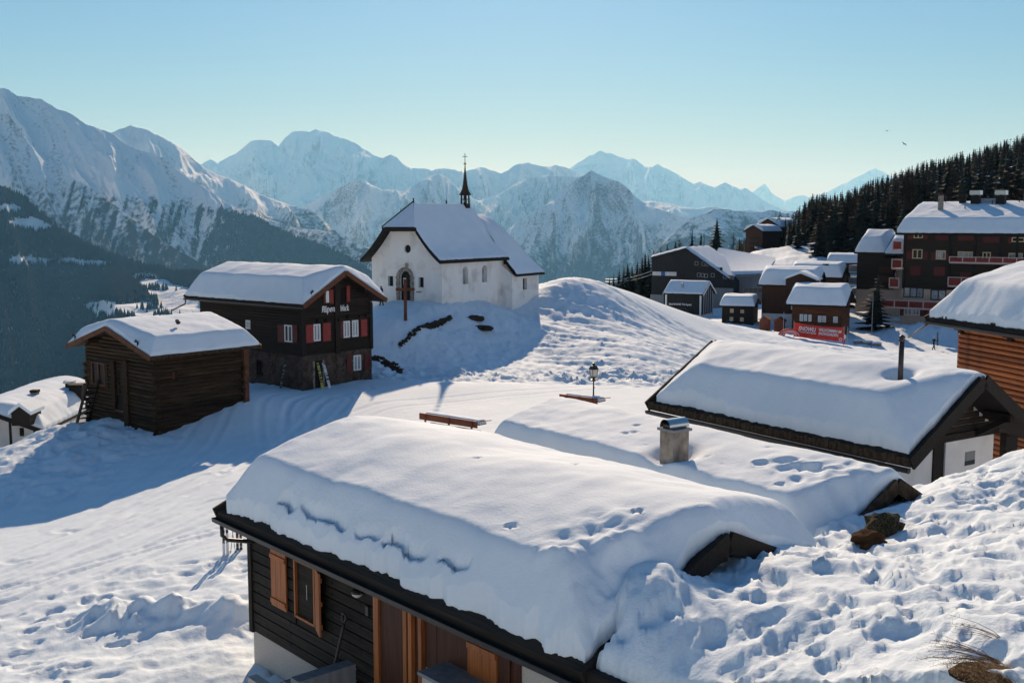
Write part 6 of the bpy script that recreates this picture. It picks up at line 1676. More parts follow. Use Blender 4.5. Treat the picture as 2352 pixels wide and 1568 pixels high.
H, fr, wx, wy = far_house('cabin', 'log_chalet', 'warm brown log chalet with white curtained windows, nearest of the hamlet', M_BROWNLOG, oe=.7, ov=.7, snow=dict(seed=73, tr=.95, lip=.2))
O = -wy
clad(H, fr, 'y', O, -1, -wx, wx, .9, fr.roofz(wy) - .2, .21, M_BROWNLOG, th=.06, gap=.015, name='log', logs=True, rngs=5)
mb = MB(); wbox(mb, 'y', O, -1, -wx, wx, -1, .9, -.02, .05); mb.build('foot_wall', M_BEIGE, H)
for q in ((1837, 721.5, 1845, 737), (1847, 722, 1854, 737), (1857, 722.5, 1864, 738), (1879, 725, 1887, 740), (1889, 725.5, 1897, 740), (1914, 727, 1924, 741)):
    window(H, 'y', O - .06, -1, *wpx(fr, 'y', O - .06, *q), M_WHITEPAINT, M_CURTAIN, mull=0, fw=.07, d=.06)
s = wpx(fr, 'y', O - .7, 1868, 742, 1932, 756); mb = MB(); wbox(mb, 'y', O, -1, s[0], s[1], s[2], s[3], .55, .65); bo = mb.build('balcony', M_BROWNBOARD, H)
mb = MB(); wbox(mb, 'y', O, -1, s[0], s[1], s[2] - .1, s[2], .0, .7); mb.build('balcony_floor', M_BROWNBOARD, bo)
clad(H, fr, 'x', wx, 1, -wy, wy, .9, fr.ze + fr.rise - .2, .21, M_BROWNLOG, th=.06, gap=.015, name='log', logs=True, rngs=6, top=lambda z: (fr.ze + fr.rise - .2 - z) / fr.rise * fr.W / 2 if z > fr.ze - .3 else 99)
H, fr, wx, wy = far_house('small', 'small_house', 'small dark house with four cream-framed windows under thick snow', M_CHALET, oe=.35, ov=.35, snow=dict(seed=74, tr=.65, tot=1.6))
O = -wy
for q in ((1677, 709, 1685, 718), (1701, 711, 1709, 719), (1676, 728, 1684, 737), (1700, 729, 1708, 738)): window(H, 'y', O, -1, *wpx(fr, 'y', O, *q), M_CREAMPAINT, M_PALEGLASS, mull=1, fw=.09, d=.08)
H, fr, wx, wy = far_house('kiosk', 'shop', 'dark shop with white posts and signboard, its roof snow in blue shade', M_BLACKCLAD, oe=.5, ov=.35, snow=dict(seed=75, tr=.22, tot=.6, lip=.14, lump=.02), barge=M_WHITEPAINT)
O = -wy
for u in (1530, 1609):
    a = fr.hit('y', O - .35, u, 690)[0]; mb = MB(); wbox(mb, 'y', O, -1, a - .12, a + .12, -1, fr.roofz(wy) - .2, .25, .45); mb.build('post', M_WHITEPAINT, H)
for k in range(5):
    y = -wy + .5 + k * (2 * wy - 1) / 4; mb = MB(); wbox(mb, 'x', wx, 1, y - .08, y + .08, -1, fr.roofz(y) - .3, .02, .14); mb.build('post', M_GREYMETAL, H)
mb = MB(); wbox(mb, 'y', O, -1, -wx - .3, wx + .3, fr.roofz(wy) - .42, fr.roofz(wy) - .22, .22, .40); mb.build('beam', M_WHITEPAINT, H)
mb = MB(); wbox(mb, 'y', O, -1, 0.2, wx, -1, 1.15, .02, .10); wbox(mb, 'x', wx, 1, -wy, wy, -1, 1.15, .02, .10); mb.build('parapet', M_WHITEWALL, H)
mb = MB(); wbox(mb, 'y', O, -1, -wx, .4, 2.0, 2.12, .55, .62); mb.bar((.4, O - .6, 2.05), (2.4, O - .6, .5), .1); mb.build('stair_rail', M_DARKMETAL, H)
mb = MB()
for k in range(8): mb.box(.3 + k * .28, .62 + k * .28, O - 1.5, O - .6, -1, 1.4 - k * .2)
mb.build('stair', M_WHITEWALL, H)
a0, z0 = fr.hit('y', O - .1, 1536, 698); a1 = fr.hit('y', O - .1, 1588, 698)[0]
tx_ = textmesh('lettering', 'Sabel BAHNEI TH=Apolin', M_WHITEPRINT, .42, H, (a0, O - .08, z0 - .12), (math.pi / 2, 0, 0), bold=.008)
tx_.scale = ((a1 - a0) / max(tx_.dimensions.x, .1), 1, 1)
p = roof_pt(fr, -1, 1567, 661, .2); mb = MB(); mb.box(p[0] - .16, p[0] + .16, p[1] - .16, p[1] + .16, p[2] - .5, p[2] + .75); mb.build('chimney', M_GREYMETAL, H)

# hut with a blue-shaded roof higher up, and the chalets in the wood
FR['hut'] = Frame(57.5, 196.5, -7.25, -22, 6.2, 6.0, 1.2, -11.5)
H, fr, wx, wy = far_house('hut', 'hut', 'small brown hut on the slope, tree shadows across its snowy roof', M_BROWNBOARD, oe=.3, ov=.3, snow=dict(seed=76, tr=.6))
for u in (1893, 1908): window(H, 'y', -wy, -1, *wpx(fr, 'y', -wy, u, 611, u + 5, 619), M_WHITEPAINT, M_CURTAIN, mull=0, fw=.08, d=.06)
FR['wood1'] = Frame(55.4, 258.0, -2.0, 42, 8.0, 5.6, 1.45, -9.5, True)
H, fr, wx, wy = far_house('wood1', 'hill_chalet', 'grey-brown chalet with a snowy gable at the edge of the hillside wood', M_BROWNBOARD, oe=.4, ov=.5, snow=dict(seed=77, tr=.25, lip=.18))
for v in (548, 560, 571): 
    s = wpx(fr, 'x', -wx, 1722, v - 4, 1740, v + 2); mb = MB(); wbox(mb, 'x', -wx, -1, *s, 0, .08); mb.build('window', M_BLACKWOOD, H)
p = fr.hit('x', -wx - 1.2, 1745, 575)
mb = MB(); mb.hexa([(-wx - 1.6, p[0] - 1.6, p[1] - .5), (-wx, p[0] - 1.6, p[1] - .5), (-wx, p[0] + 1.2, p[1] + .6), (-wx - 1.6, p[0] + 1.2, p[1] + .6)], [(-wx - 1.6, p[0] - 1.6, p[1] - .2), (-wx, p[0] - 1.6, p[1] - .2), (-wx, p[0] + 1.2, p[1] + .9), (-wx - 1.6, p[0] + 1.2, p[1] + .9)]); mb.build('porch_roof', M_ROOFSNOW, H)
FR['wood2'] = Frame(59.9, 266.0, -1.0, 42, 9.0, 7.6, 2.0, -8, True)
H, fr, wx, wy = far_house('wood2', 'hill_lodge', 'taller reddish-brown lodge behind the hill chalet, among larches', M_BROWNLOG, oe=.5, ov=.6, snow=dict(seed=78, tr=.3, lip=.18))
FR['wood3'] = Frame(88.0, 290.0, -1.1, 40, 7.0, 6.5, 1.6, -7, True)
H, fr, wx, wy = far_house('wood3', 'hill_cabin', 'dark cabin roof showing snow between spruces of the hillside', M_BLACKWOOD, oe=.5, ov=.6, snow=dict(seed=79, tr=.3, lip=.18))

# ================================================================== black clad cable-car station
sta = aty(1497, 692, 189.0); sp = math.radians(-28)
class SF(Frame):
    def __init__(s):
        s.phi = sp; s.a = np.array([math.cos(sp), math.sin(sp), 0]); s.b = np.array([-math.sin(sp), math.cos(sp), 0]); s.zb = sta[2] - 1.5; s.c = np.array([sta[0], sta[1], s.zb])
sf = SF()
H = empty('cableway_station', sf.c, sp, 'black clad cable-car station with a wide snow-edged gable and square windows', 'station')
pt = lambda u, v: np.array(sf.hit('y', 0, u, v))
A, B, C = pt(1497, 592), pt(1577, 571), pt(1677, 641)
D1, D0 = pt(1690, 690), pt(1497, 692)
dep = 12.0
mb = MB()
out = [(A[0], 0, -1), (C[0] + .5, 0, -1), (C[0] + .5, 0, C[1] - .4), (B[0], 0, B[1] - .1), (A[0], 0, A[1] - .1)]
mb.poly(out); mb.poly([(x, dep, z) for x, y, z in out][::-1])
for i in range(5): p, q = out[i], out[(i + 1) % 5]; mb.poly([p, (p[0], dep, p[2]), (q[0], dep, q[2]), q])
mb.build('wall', M_BLACKCLAD, H)
mb = MB(); wbox(mb, 'y', 0, -1, C[0] - 3.0, C[0] + .6, -1, pt(1680, 662)[1], 0, .15); mb.build('plinth', M_CONCRETE, H)
mb = MB(); wbox(mb, 'y', 0, -1, A[0] - .1, A[0] + 2.4, -1, pt(1500, 676)[1], 0, .2); mb.build('plinth', M_CONCRETE, H)
for (P, Q, nm) in ((A, B, 'roof'), (B, C, 'roof')):
    mb = MB(); mb.hexa([(P[0], -.5, P[1] - .12), (Q[0], -.5, Q[1] - .12), (Q[0], dep + .4, Q[1] - .12), (P[0], dep + .4, P[1] - .12)], [(P[0], -.5, P[1] + .10), (Q[0], -.5, Q[1] + .10), (Q[0], dep + .4, Q[1] + .10), (P[0], dep + .4, P[1] + .10)])
    r_ = mb.build('roof', M_BLACKCLAD, H)
    nx, ny = 24, 24
    G_ = np.array([[(P[0] + (Q[0] - P[0]) * i / (nx - 1), -.48 + (dep + .8) * j / (ny - 1), P[1] + (Q[1] - P[1]) * i / (nx - 1) + (.12 if j == 0 or j == ny - 1 else .46) + .03 * math.sin(i * 1.3 + j)) for j in range(ny)] for i in range(nx)])
    G_[0, :, 2] -= .1; G_[-1, :, 2] -= .05
    grid_obj('snow', G_, M_ROOFSNOW, r_)
for u, v in ((1600, 605), (1616, 606), (1625.5, 606), (1647, 617.5), (1656, 618), (1605, 631), (1614, 632), (1622, 633), (1637, 632), (1665, 635.5), (1674.5, 636), (1683 - 1, 636.5)):
    a, z = pt(u, v); window(H, 'y', 0, -1, a - .30, a + .30, z - .33, z + .33, M_GREYMETAL, M_GLASS, mull=0, fw=.07, d=.06)
s = wpx(sf, 'y', 0, 1499, 624, 1554, 633); mb = MB(); wbox(mb, 'y', 0, -1, *s, 0, .10); wg = mb.build('window_band', M_CURTAIN, H)
s2 = wpx(sf, 'y', 0, 1519, 624, 1528, 633); mb = MB(); wbox(mb, 'y', 0, -1, *s2, .09, .14); mb.build('window_blind', M_BLUE, wg)
mb = MB(); a, z = B; mb.tube([(a + 1.5, 5, z + .3), (a + 1.5, 5, z + 2.2)], .05, 6); mb.build('mast', M_DARKMETAL, H)
# its cables
for k in (0, 1):
    r = empty('cableway_rope', aty(1390, 641 + 6 * k, 212), 0, ['upper steel cable running down from the black station', 'lower steel cable running down from the black station'][k], 'cable', 'cables of the cable-car')
    p0 = np.zeros(3); p1 = sf.w(A[0] + .2, 1.0, pt(1499, 620 + 8 * k)[1]) - aty(1390, 641 + 6 * k, 212)
    mb = MB(); mb.tube([p0 + (p1 - p0) * t - np.array([0, 0, .6 * math.sin(math.pi * t)]) for t in np.linspace(0, 1, 8)], .06, 5); mb.build('rope', M_GREYMETAL, r)

# grey panelled annex with the long white roof
an = aty(1664, 680, 186.5); apn = math.radians(-20)
class AF(SF):
    def __init__(s):
        s.phi = apn; s.a = np.array([math.cos(apn), math.sin(apn), 0]); s.b = np.array([-math.sin(apn), math.cos(apn), 0]); s.zb = an[2] - 1.5; s.c = np.array([an[0], an[1], s.zb])
af = AF()
H = empty('station_annex', af.c, apn, 'grey panelled annex of the station under a long plain snow roof', 'annex')
pa = lambda u, v: np.array(af.hit('y', 0, u, v))
a1 = pa(1757, 660)[0]; zL, zR_ = pa(1664, 634)[1], pa(1757, 628)[1]
mb = MB(); mb.hexa([(0, 0, -1), (a1, 0, -1), (a1, 9, -1), (0, 9, -1)], [(0, 0, zL - .2), (a1, 0, zR_ - .2), (a1, 9, zR_ + 1.8), (0, 9, zL + 1.8)]); mb.build('wall', M_CONCRETE, H)
n = 12
for k in range(n): mb = MB(); wbox(mb, 'y', 0, -1, a1 * k / n + .02, a1 * (k + 1) / n - .02, -1, min(zL, zR_) - .25, .0, .05); mb.build('wall_panel', M_CONCRETE, H)
s = wpx(af, 'y', 0, 1672, 655, 1681, 672); mb = MB(); wbox(mb, 'y', 0, -1, *s, .04, .09); mb.build('window', M_GLASS, H)
window(H, 'y', -.04, -1, *wpx(af, 'y', 0, 1708, 660, 1752, 672), M_GREYMETAL, M_GLASS, mull=3, fw=.08, d=.06)
G_ = np.array([[(-3.2 + (a1 + 3.6) * i / 29, -.5 + 13.0 * j / 23, (zL + (zR_ - zL) * i / 29) + .05 + .34 * (12.5 * j / 23) * (1 - .55 * i / 29) + (.0 if j == 0 else .35) + .02 * math.sin(i * 2.1 + j)) for j in range(24)] for i in range(30)])
rs = grid_obj('snow', G_, M_ROOFSNOW, H)
mb = MB(); mb.grid(G_[:, ::-1] - np.array([0, 0, .42])); mb.build('roof', M_GREYMETAL, H)

# small orange sheds
for u, v, y, lab in ((1757, 738, 141, 'small orange shed with a peaked roof, left one of two'), (1791, 740, 142, 'small orange shed beside the log chalet, right one of two')):
    P = aty(u, v, y); P[2] = min(P[2], gz(P[0], P[1]) + .1)
    r = empty('shed', P, math.radians(-24), lab, 'shed', 'small orange sheds')
    mb = MB(); w_, d_, h_ = .62, .6, 1.35
    mb.box(-w_, w_, -d_, d_, -.5, h_)
    for s in (-1, 1): mb.poly([(-w_, s * d_, h_), (w_, s * d_, h_), (0, s * d_, h_ + .42)])
    mb.build('shed_wall', M_REDBROWN, r)
    mb = MB()
    for s in (-1, 1): mb.hexa([(0, -d_ - .12, h_ + .44), (0, d_ + .12, h_ + .44), (s * (w_ + .18), d_ + .12, h_ - .02), (s * (w_ + .18), -d_ - .12, h_ - .02)], [(0, -d_ - .12, h_ + .52), (0, d_ + .12, h_ + .52), (s * (w_ + .18), d_ + .12, h_ + .06), (s * (w_ + .18), -d_ - .12, h_ + .06)])
    mb.build('shed_roof', M_REDBROWN, r)
# ================================================================== things in the lane and on the square
def stand(u, v, y): P = aty(u, v, y); return np.array([P[0], P[1], gz(P[0], P[1])])

# wayside cross
P = stand(931.5, 732, 84.5)
r = empty('wayside_cross', P, math.radians(10), 'tall wooden cross standing in the snow before the chapel door', 'cross')
hgt = aty(932, 641, P[1])[2] - P[2]; zx = aty(932, 665, P[1])[2] - P[2]
mb = MB(); mb.hexa([(-.13, -.11, -.4), (.13, -.11, -.4), (.13, .11, -.4), (-.13, .11, -.4)], [(-.11, -.10, hgt), (.11, -.10, hgt), (.11, .10, hgt), (-.11, .10, hgt)]); mb.build('upright', M_BARGE, r)
mb = MB(); mb.box(-.74, .74, -.10, .10, zx - .09, zx + .12); mb.build('crossbar', M_BARGE, r)

# street lamp
P = stand(1363, 925, 58.0)
top = aty(1366, 833, 58.0)[2]
r = empty('street_lamp', P, math.radians(28), 'old-fashioned black lantern street lamp with frosted panes on the square', 'street lamp')
h = top - P[2]
mb = MB(); mb.tube([(0, 0, -.3), (0, 0, .6), (0, 0, h - .98)], [.055, .05, .035], 10); mb.build('post', M_DARKMETAL, r, smooth=True)
mb = MB(); mb.lathe([(.035, h - 1.05), (.10, h - 1.0), (.16, h - .92), (.06, h - .90), (.05, h - .84), (.20, h - .80), (.20, h - .77)], 12)
for k in range(4):
    a = k * math.pi / 2 + .78; mb.tube([(.03 * math.cos(a), .03 * math.sin(a), h - .98), (.22 * math.cos(a), .22 * math.sin(a), h - .96), (.27 * math.cos(a), .27 * math.sin(a), h - .86), (.18 * math.cos(a), .18 * math.sin(a), h - .80)], .016, 6)
mb.build('bracket', M_DARKMETAL, r)
mb = MB(); mb.lathe([(.165, h - .77), (.235, h - .36)], 4, phase=.785); mb.build('lantern_pane', M_LAMPGLASS, r)
mb = MB(); mb.lathe([(.29, h - .36), (.25, h - .30), (.19, h - .17), (.07, h - .13), (.055, h - .06), (.10, h - .04), (.08, h), (.01, h + .01)], 4, phase=.785)
for k in range(4):
    a = k * math.pi / 2 + .785; mb.bar((.17 * math.cos(a), .17 * math.sin(a), h - .77), (.24 * math.cos(a), .24 * math.sin(a), h - .36), .022)
mb.build('lantern_frame', M_DARKMETAL, r)
mb = MB(); mb.tube([(0, 0, h - 1.36), (.09, 0, h - 1.36)], .035, 6); mb.build('step_peg', M_DARKMETAL, r)

# benches with snow on the table
def bench(u0, v0, u1, v1, y0, y1, label, cut=False):
    A = aty(u0, v0, y0); B = aty(u1, v1, y1)
    d = B[:2] - A[:2]; L = np.linalg.norm(d); ang = math.atan2(d[1], d[0]); zt = (A[2] + B[2]) / 2
    g = gz((A[0] + B[0]) / 2, (A[1] + B[1]) / 2)
    r = empty('bench_table', (A[0], A[1], g), ang, label, 'bench table', 'snow-covered bench tables')
    h = zt - g
    mb = MB(); mb.box(-.1, L, -.035, .035, h - .34, h); mb.build('back_board', M_REDBROWN, r)
    mb = MB(); mb.box(.55, L + .12, .10, .17, h - .62, h - .46); mb.build('back_board', M_REDBROWN, r)
    for x in (.38, L * .52, L - .32):
        mb = MB(); mb.box(x - .045, x + .045, -.10, -.036, -.4, h + .02); mb.build('post', M_REDBROWN, r)
    mb = MB(); mb.box(.2, L + .1, .05, .62, h - .20, h - .14); mb.build('table_board', M_REDBROWN, r)
    nx, ny = 40, 12
    X, Y = np.meshgrid(np.linspace(.15, L + .12, nx), np.linspace(.04, .64, ny), indexing='ij')
    ed = np.minimum(np.minimum(X - .15, L + .12 - X), np.minimum(Y - .04, .64 - Y))
    Z = h - .14 + .19 * np.clip(ed / .10, 0, 1) ** .5 + .015 * fbm(X * 3, Y * 3, 4, 3)
    grid_obj('snow', np.stack([X, Y, Z], -1), M_ROOFSNOW, r)
    for k, (x, dx) in enumerate(((L - .25, .50), (L + .02, .42))):
        mb = MB(); mb.bar((x, .05 + .3 * k, h - .02 + .0), (x + dx, .30 + .3 * k, h + .03), .07, .035); mb.build('arm_board', M_REDBROWN, r)
    return r
bench(967, 944, 1096, 972, 56.0, 53.5, 'long rust-brown bench table with posts, snow along its top, behind the nearest roof')
bench(1289, 906, 1372, 914, 57.0, 55.5, 'rust-brown bench board just left of the street lamp')

# skis leaning on the inn
def skis(P, lean, yaw, L, m, label, group, name='ski_pair', up=0.0):
    r = empty(name, P, yaw, label, 'skis', group)
    for s in (-1, 1):
        mb = MB(); n = 9
        for k in range(n):
            t0, t1 = k / n, (k + 1) / n
            def pnt(t): return (s * .055, lean * t + (.07 * max(0, t - .88) / .12), L * t)
            w = .042 if .1 < t0 < .9 else .05
            p, q = pnt(t0), pnt(t1); mb.hexa([(p[0] - w, p[1] - .012, p[2]), (p[0] + w, p[1] - .012, p[2]), (p[0] + w, p[1] + .012, p[2]), (p[0] - w, p[1] + .012, p[2])], [(q[0] - w, q[1] - .012, q[2]), (q[0] + w, q[1] - .012, q[2]), (q[0] + w, q[1] + .012, q[2]), (q[0] - w, q[1] + .012, q[2])])
        mb.build('ski', m, r)
        mb = MB(); y = lean * .45; z = L * .45
        mb.box(s * .055 - .035, s * .055 + .035, y - .10, y - .015, z - .17, z - .07); mb.build('heel_binding', M_DARKMETAL, r)
        mb = MB(); mb.box(s * .055 - .035, s * .055 + .035, y - .08, y - .015, z + .08, z + .17); mb.build('toe_binding', M_DARKMETAL, r)
    return r
ia = FR['alpen']
def at_wall(ax, off, u, v, out):
    a, z = ia.hit(ax, off, u, v); l = (off - out, a) if ax == 'x' else (a, off + out)
    P = ia.w(l[0], l[1], 0); P[2] = gz(P[0], P[1]) - .05; return P
G_ = -(ia.L / 2 - .95); SY_ = ia.W / 2 - .62
skis(at_wall('y', SY_, 660, 890, .55), .42, ia.phi + math.pi, 1.65, M_SKIDARK, 'dark ski pair leaning on the shaded stone side wall of the inn', 'skis leaning on the inn')
skis(at_wall('x', G_, 729, 892, .55), .45, ia.phi - math.pi / 2, 1.7, M_SKIYELLOW, 'yellow and black ski pair left of the inn door', 'skis leaning on the inn')
skis(at_wall('x', G_, 741, 897, .75), .60, ia.phi - math.pi / 2, 1.6, M_SKIWHITE, 'white ski pair leaning across the dark inn door', 'skis leaning on the inn')
# skis planted in the snow by the front house
for u, v, lab, m in ((519, 1279, 'pair of skis standing in the snow left of the front house, left of two', M_SKIWHITE), (550, 1270, 'pair of skis standing in the snow nearest the downpipe, right of two', M_SKIDARK)):
    P = stand(u, v, 33.4 if u < 530 else 34); P[2] -= .15
    skis(P, .06, math.radians(18), 1.8, m, lab, 'skis planted by the front house')
P = stand(536, 1272, 33.7)
r = empty('ski_poles', P, 0, 'crossed ski poles stuck in the snow between the two planted ski pairs', 'ski poles')
for k, (dx, tx) in enumerate(((-.10, .06), (.08, -.07))):
    mb = MB(); mb.tube([(dx, 0, -.1), (tx, .05, 1.15)], .009, 6); p_ = mb.build('pole', M_DARKMETAL, r)
    mb = MB(); mb.tube([(tx, .05, 1.10), (tx * 1.05, .05, 1.24)], .017, 6); mb.build('grip', M_DARKMETAL, p_)
    mb = MB(); mb.lathe([(.045, .03), (.045, .04)], 8, (dx, 0, 0)); mb.build('basket', M_DARKMETAL, p_)
# snowboard-like ski and bag leaning by the house foot
P = np.array([*FR['front'].w(FR['front'].L / 2 + .05, FR['front'].W / 2 + .3, 0)]); P = aty(582, 1560, 22.9); 
r = empty('ski_pair', (P[0], P[1], P[2] - .15), math.radians(25), 'ski pair with dark boots bindings leaning low at the foot of the front house', 'skis')
mb = MB(); mb.bar((-.16, 0, -.25), (.20, .35, .52), .09, .03); mb.build('ski', M_SKIWHITE, r)
mb = MB(); mb.bar((-.05, .02, -.25), (.30, .36, .46), .09, .03); mb.build('ski', M_SKIYELLOW, r)
mb = MB(); mb.box(.08, .30, .12, .34, .12, .38); mb.build('binding', M_DARKMETAL, r)

# dry-stone walls showing through the snow
def stone_wall(name, pts, thick, n, seed, label):
    rg = random.Random(seed)
    base = np.array(pts[0]); r = empty(name, base, 0, label, 'stone wall')
    segs = np.array(pts); d = np.concatenate([[0], np.cumsum(np.linalg.norm(np.diff(segs, axis=0), axis=1))])
    shapes = []
    for k in range(6):
        bm = bmesh.new(); bmesh.ops.create_icosphere(bm, subdivisions=1, radius=1)
        for v in bm.verts: v.co *= rg.uniform(.75, 1.15); v.co.z *= .6
        me = bpy.data.meshes.new('stone'); bm.to_mesh(me); bm.free(); me.materials.append(M_ROCK); shapes.append(me)
    for i in range(n):
        t = rg.random() * d[-1]; p = np.array([np.interp(t, d, segs[:, j]) for j in range(3)])
        f = t / d[-1]; w = thick * (.35 + .65 * math.sin(math.pi * min(.95, max(.08, f))))
        o = bpy.data.objects.new('stone', rg.choice(shapes)); link(o, r)
        s = rg.uniform(.07, .16)
        q = p + np.array([rg.uniform(-.15, .15), rg.uniform(-.22, .1), rg.uniform(-.15, w - .12)]) - base
        o.location = tuple(q); o.scale = (s * 1.3, s, s); o.rotation_euler = (rg.uniform(-.4, .4), rg.uniform(-.4, .4), rg.uniform(0, 3))
    return r
pw = []
for u, v, y in ((917, 797, 81.5), (950, 778, 83.2), (985, 758, 85), (1012, 743, 86.8), (1036, 727, 88.6)): q = stand(u, v, y); q[2] = aty(u, v, y)[2]; q[2] = max(q[2], gz(q[0], q[1]) - .05); pw.append(q)
stone_wall('dry_stone_wall', pw, .55, 300, 3, 'dark dry-stone retaining wall climbing the snow bank below the chapel')
pw = []
for u, v, y in ((856, 818, 72.6), (880, 829, 72.0), (905, 842, 71.4), (924, 852, 71.0)): q = aty(u, v, y); q[2] = max(q[2], gz(q[0], q[1])); pw.append(q)
stone_wall('low_stone_wall', pw, .38, 130, 4, 'low dark stone wall running down from the corner of the inn')

def bank_pt(u, v):
    for y in np.linspace(5, 26, 700):
        P = aty(u, v, y)
        if P[2] < gz0(P[0], P[1]) + .02: break
    P[2] = gz(P[0], P[1]); return P

def boulder(name, P, size, m, label, seed, cat='boulder', rz=0):
    rg = np.random.default_rng(seed)
    bm = bmesh.new(); bmesh.ops.create_icosphere(bm, subdivisions=3, radius=1)
    for v in bm.verts:
        c = np.array(v.co); n = fbm(np.array([c[0] * 1.4 + seed]), np.array([c[1] * 1.4 + c[2] * 1.1]), seed, 4)[0] + .5 * fbm(np.array([c[2] * 3]), np.array([c[0] * 3 + seed]), seed + 3, 3)[0]
        v.co = v.co * (1 + .34 * n)
    me = bpy.data.meshes.new(name); bm.to_mesh(me); bm.free(); me.materials.append(m)
    o = bpy.data.objects.new(name, me); link(o); o.location = tuple(P); o.scale = size; o.rotation_euler = (0, 0, rz); tag(o, label, cat); return o
boulder('boulder', bank_pt(2030, 1222) + np.array([0, 0, .16]), (.33, .33, .30), M_LICHEN, 'lichen-covered boulder half buried in the bank right of the middle roof', 7, rz=.6)
boulder('heath_tuft', bank_pt(1994, 1250) + np.array([0, 0, .04]), (.30, .26, .15), M_HEATHER, 'rusty brown heath cushion just below the lichen-covered boulder', 8, 'shrub', rz=.3)
q = stand(1090, 722, 90); boulder('rock_outcrop', (q[0], q[1], q[2] + .05), (.75, .5, .28), M_ROCK, 'flat brown rock bared in the snow under the chapel wall, upper one', 9, 'rock')
q = stand(1108, 735, 89); boulder('rock_outcrop', (q[0], q[1], q[2] + .02), (1.0, .5, .26), M_ROCK, 'larger brown rock bared in the snow under the chapel wall, lower one', 10, 'rock', rz=-.4)

# banner on the piste with its poles
b0 = aty(1824, 740, 122.0); b1 = aty(1939, 752, 119.0)
d = b1[:2] - b0[:2]; L = np.linalg.norm(d); gb = min(gz(b0[0], b0[1]), gz(b1[0], b1[1]))
r = empty('banner', (b0[0], b0[1], gb), math.atan2(d[1], d[0]), 'red welcome banner with white lettering stretched across the ski school area', 'banner')
zt0, zt1 = b0[2] - gb, b1[2] - gb; hb = 1.62
G_ = np.array([[(L * i / 40, .05 * math.sin(i * .7) * math.sin(j * .9 + i * .3) - .10 * math.sin(math.pi * i / 40), (zt0 + (zt1 - zt0) * i / 40) - .12 * math.sin(math.pi * i / 40) * (1 - j / 10.) - hb * j / 10.) for j in range(11)] for i in range(41)])
grid_obj('cloth', G_, M_BANNER, r)
for s in (0, 1):
    mb = MB(); mb.tube([(L * s, 0, -.5), (L * s, 0, (zt0, zt1)[s] + .15)], .035, 6); mb.build('banner_pole', M_GREYMETAL, r)
tilt = -math.atan2(zt1 - zt0, L) * 1.0
def btxt(s, x, dz, size, bold, width=None):
    o = textmesh('lettering', s, M_WHITEPRINT, size, r, (x, -.17, zt0 + (zt1 - zt0) * x / L - dz), (math.pi / 2, -math.atan2(zt1 - zt0, L), 0), bold=bold, shear=.22, th=.01)
    if width: o.scale = (width / max(o.dimensions.x, .01), 1, 1)
btxt('SNOWLI', .55, .80, .62, .022, 2.0); btxt('SWISS SNOW KIDS VILLAGE', .30, 1.08, .24, .006, 2.3)
btxt('WILLKOMMEN IM', 2.85, .66, .44, .012, 2.55); btxt('SNOWGARDEN.', 2.85, 1.08, .44, .012, 2.25)
mb = MB(); cx, cz = L - .32, zt1 - 1.33
for k in range(20):
    a0_, a1_ = 6.2832 * k / 20, 6.2832 * (k + 1) / 20; R1, R2 = .19, .13
    mb.poly([(cx + R1 * math.cos(a0_), -.16, cz + R1 * math.sin(a0_)), (cx + R1 * math.cos(a1_), -.16, cz + R1 * math.sin(a1_)), (cx + R2 * math.cos(a1_), -.16, cz + R2 * math.sin(a1_)), (cx + R2 * math.cos(a0_), -.16, cz + R2 * math.sin(a0_))])
mb.bar((cx - .07, -.16, cz), (cx + .07, -.16, cz), .04, .012); mb.bar((cx, -.16, cz - .07), (cx, -.16, cz + .07), .04, .012)
mb.build('emblem', M_WHITEPRINT, r)
# inflatable arch end and piste furniture
P = stand(1818, 768, 121.0)
r = empty('striped_mat', P, math.radians(-12), 'red and white striped ski-school arch at the left end of the banner', 'ski arch')
for k in range(5):
    mb = MB(); a = [(1.25 * math.cos(t) * (1 - .12 * k) - .2, .1 * k, .85 * math.sin(t) * (1 - .1 * k)) for t in np.linspace(.2, math.pi, 9)]; mb.tube(a, .10, 6); mb.build('stripe', M_BANNER if k % 2 == 0 else M_CLOTHWHITE, r, smooth=True)
def course_pole(u, v0, v1, y, m, label, rad=.03, group='slender piste poles'):
    P = stand(u, v1, y); t = aty(u, v0, y)[2] - P[2]
    r = MB(); r.tube([(0, 0, -.4), (0, 0, t)], [rad, rad * .8], 6); o = r.build('piste_pole', m); o.location = tuple(P); tag(o, label, 'pole', group)
course_pole(1799, 716, 770, 124, M_GREYMETAL, 'slender grey pole standing left of the red banner')
course_pole(1945.5, 750, 795, 126, M_GREYMETAL, 'slender grey pole just right of the red banner')
course_pole(2001.5, 784, 806, 123, M_BLUE, 'short blue marker pole before the snow-topped crates', .06)
course_pole(2003, 677, 740, 143, M_GREYMETAL, 'tall pale flagpole in front of the hotel spruce', .06)
course_pole(1760, 655, 693, 172, M_GREYMETAL, 'thin lamp mast in front of the grey annex', .06)
A = aty(1960, 770, 133.0); ng = 3
for k in range(3):
    u = 1972 + 21 * k; P = stand(u, 771, 133.0 - k * .4)
    r = empty('timber_crate', P, math.radians(-6), ['low snow-topped timber crate, left of the row on the piste', 'low snow-topped timber crate in the middle of the row on the piste', 'low snow-topped timber crate, right end of the row on the piste'][k], 'crate', 'row of crates on the piste')
    mb = MB(); mb.box(-.55, .55, -.25, .25, -.3, .42); mb.build('box', M_CHIMNEY, r); mb = MB(); mb.box(-.60, .60, -.30, .30, .42, .56); mb.build('snow', M_ROOFSNOW, r)

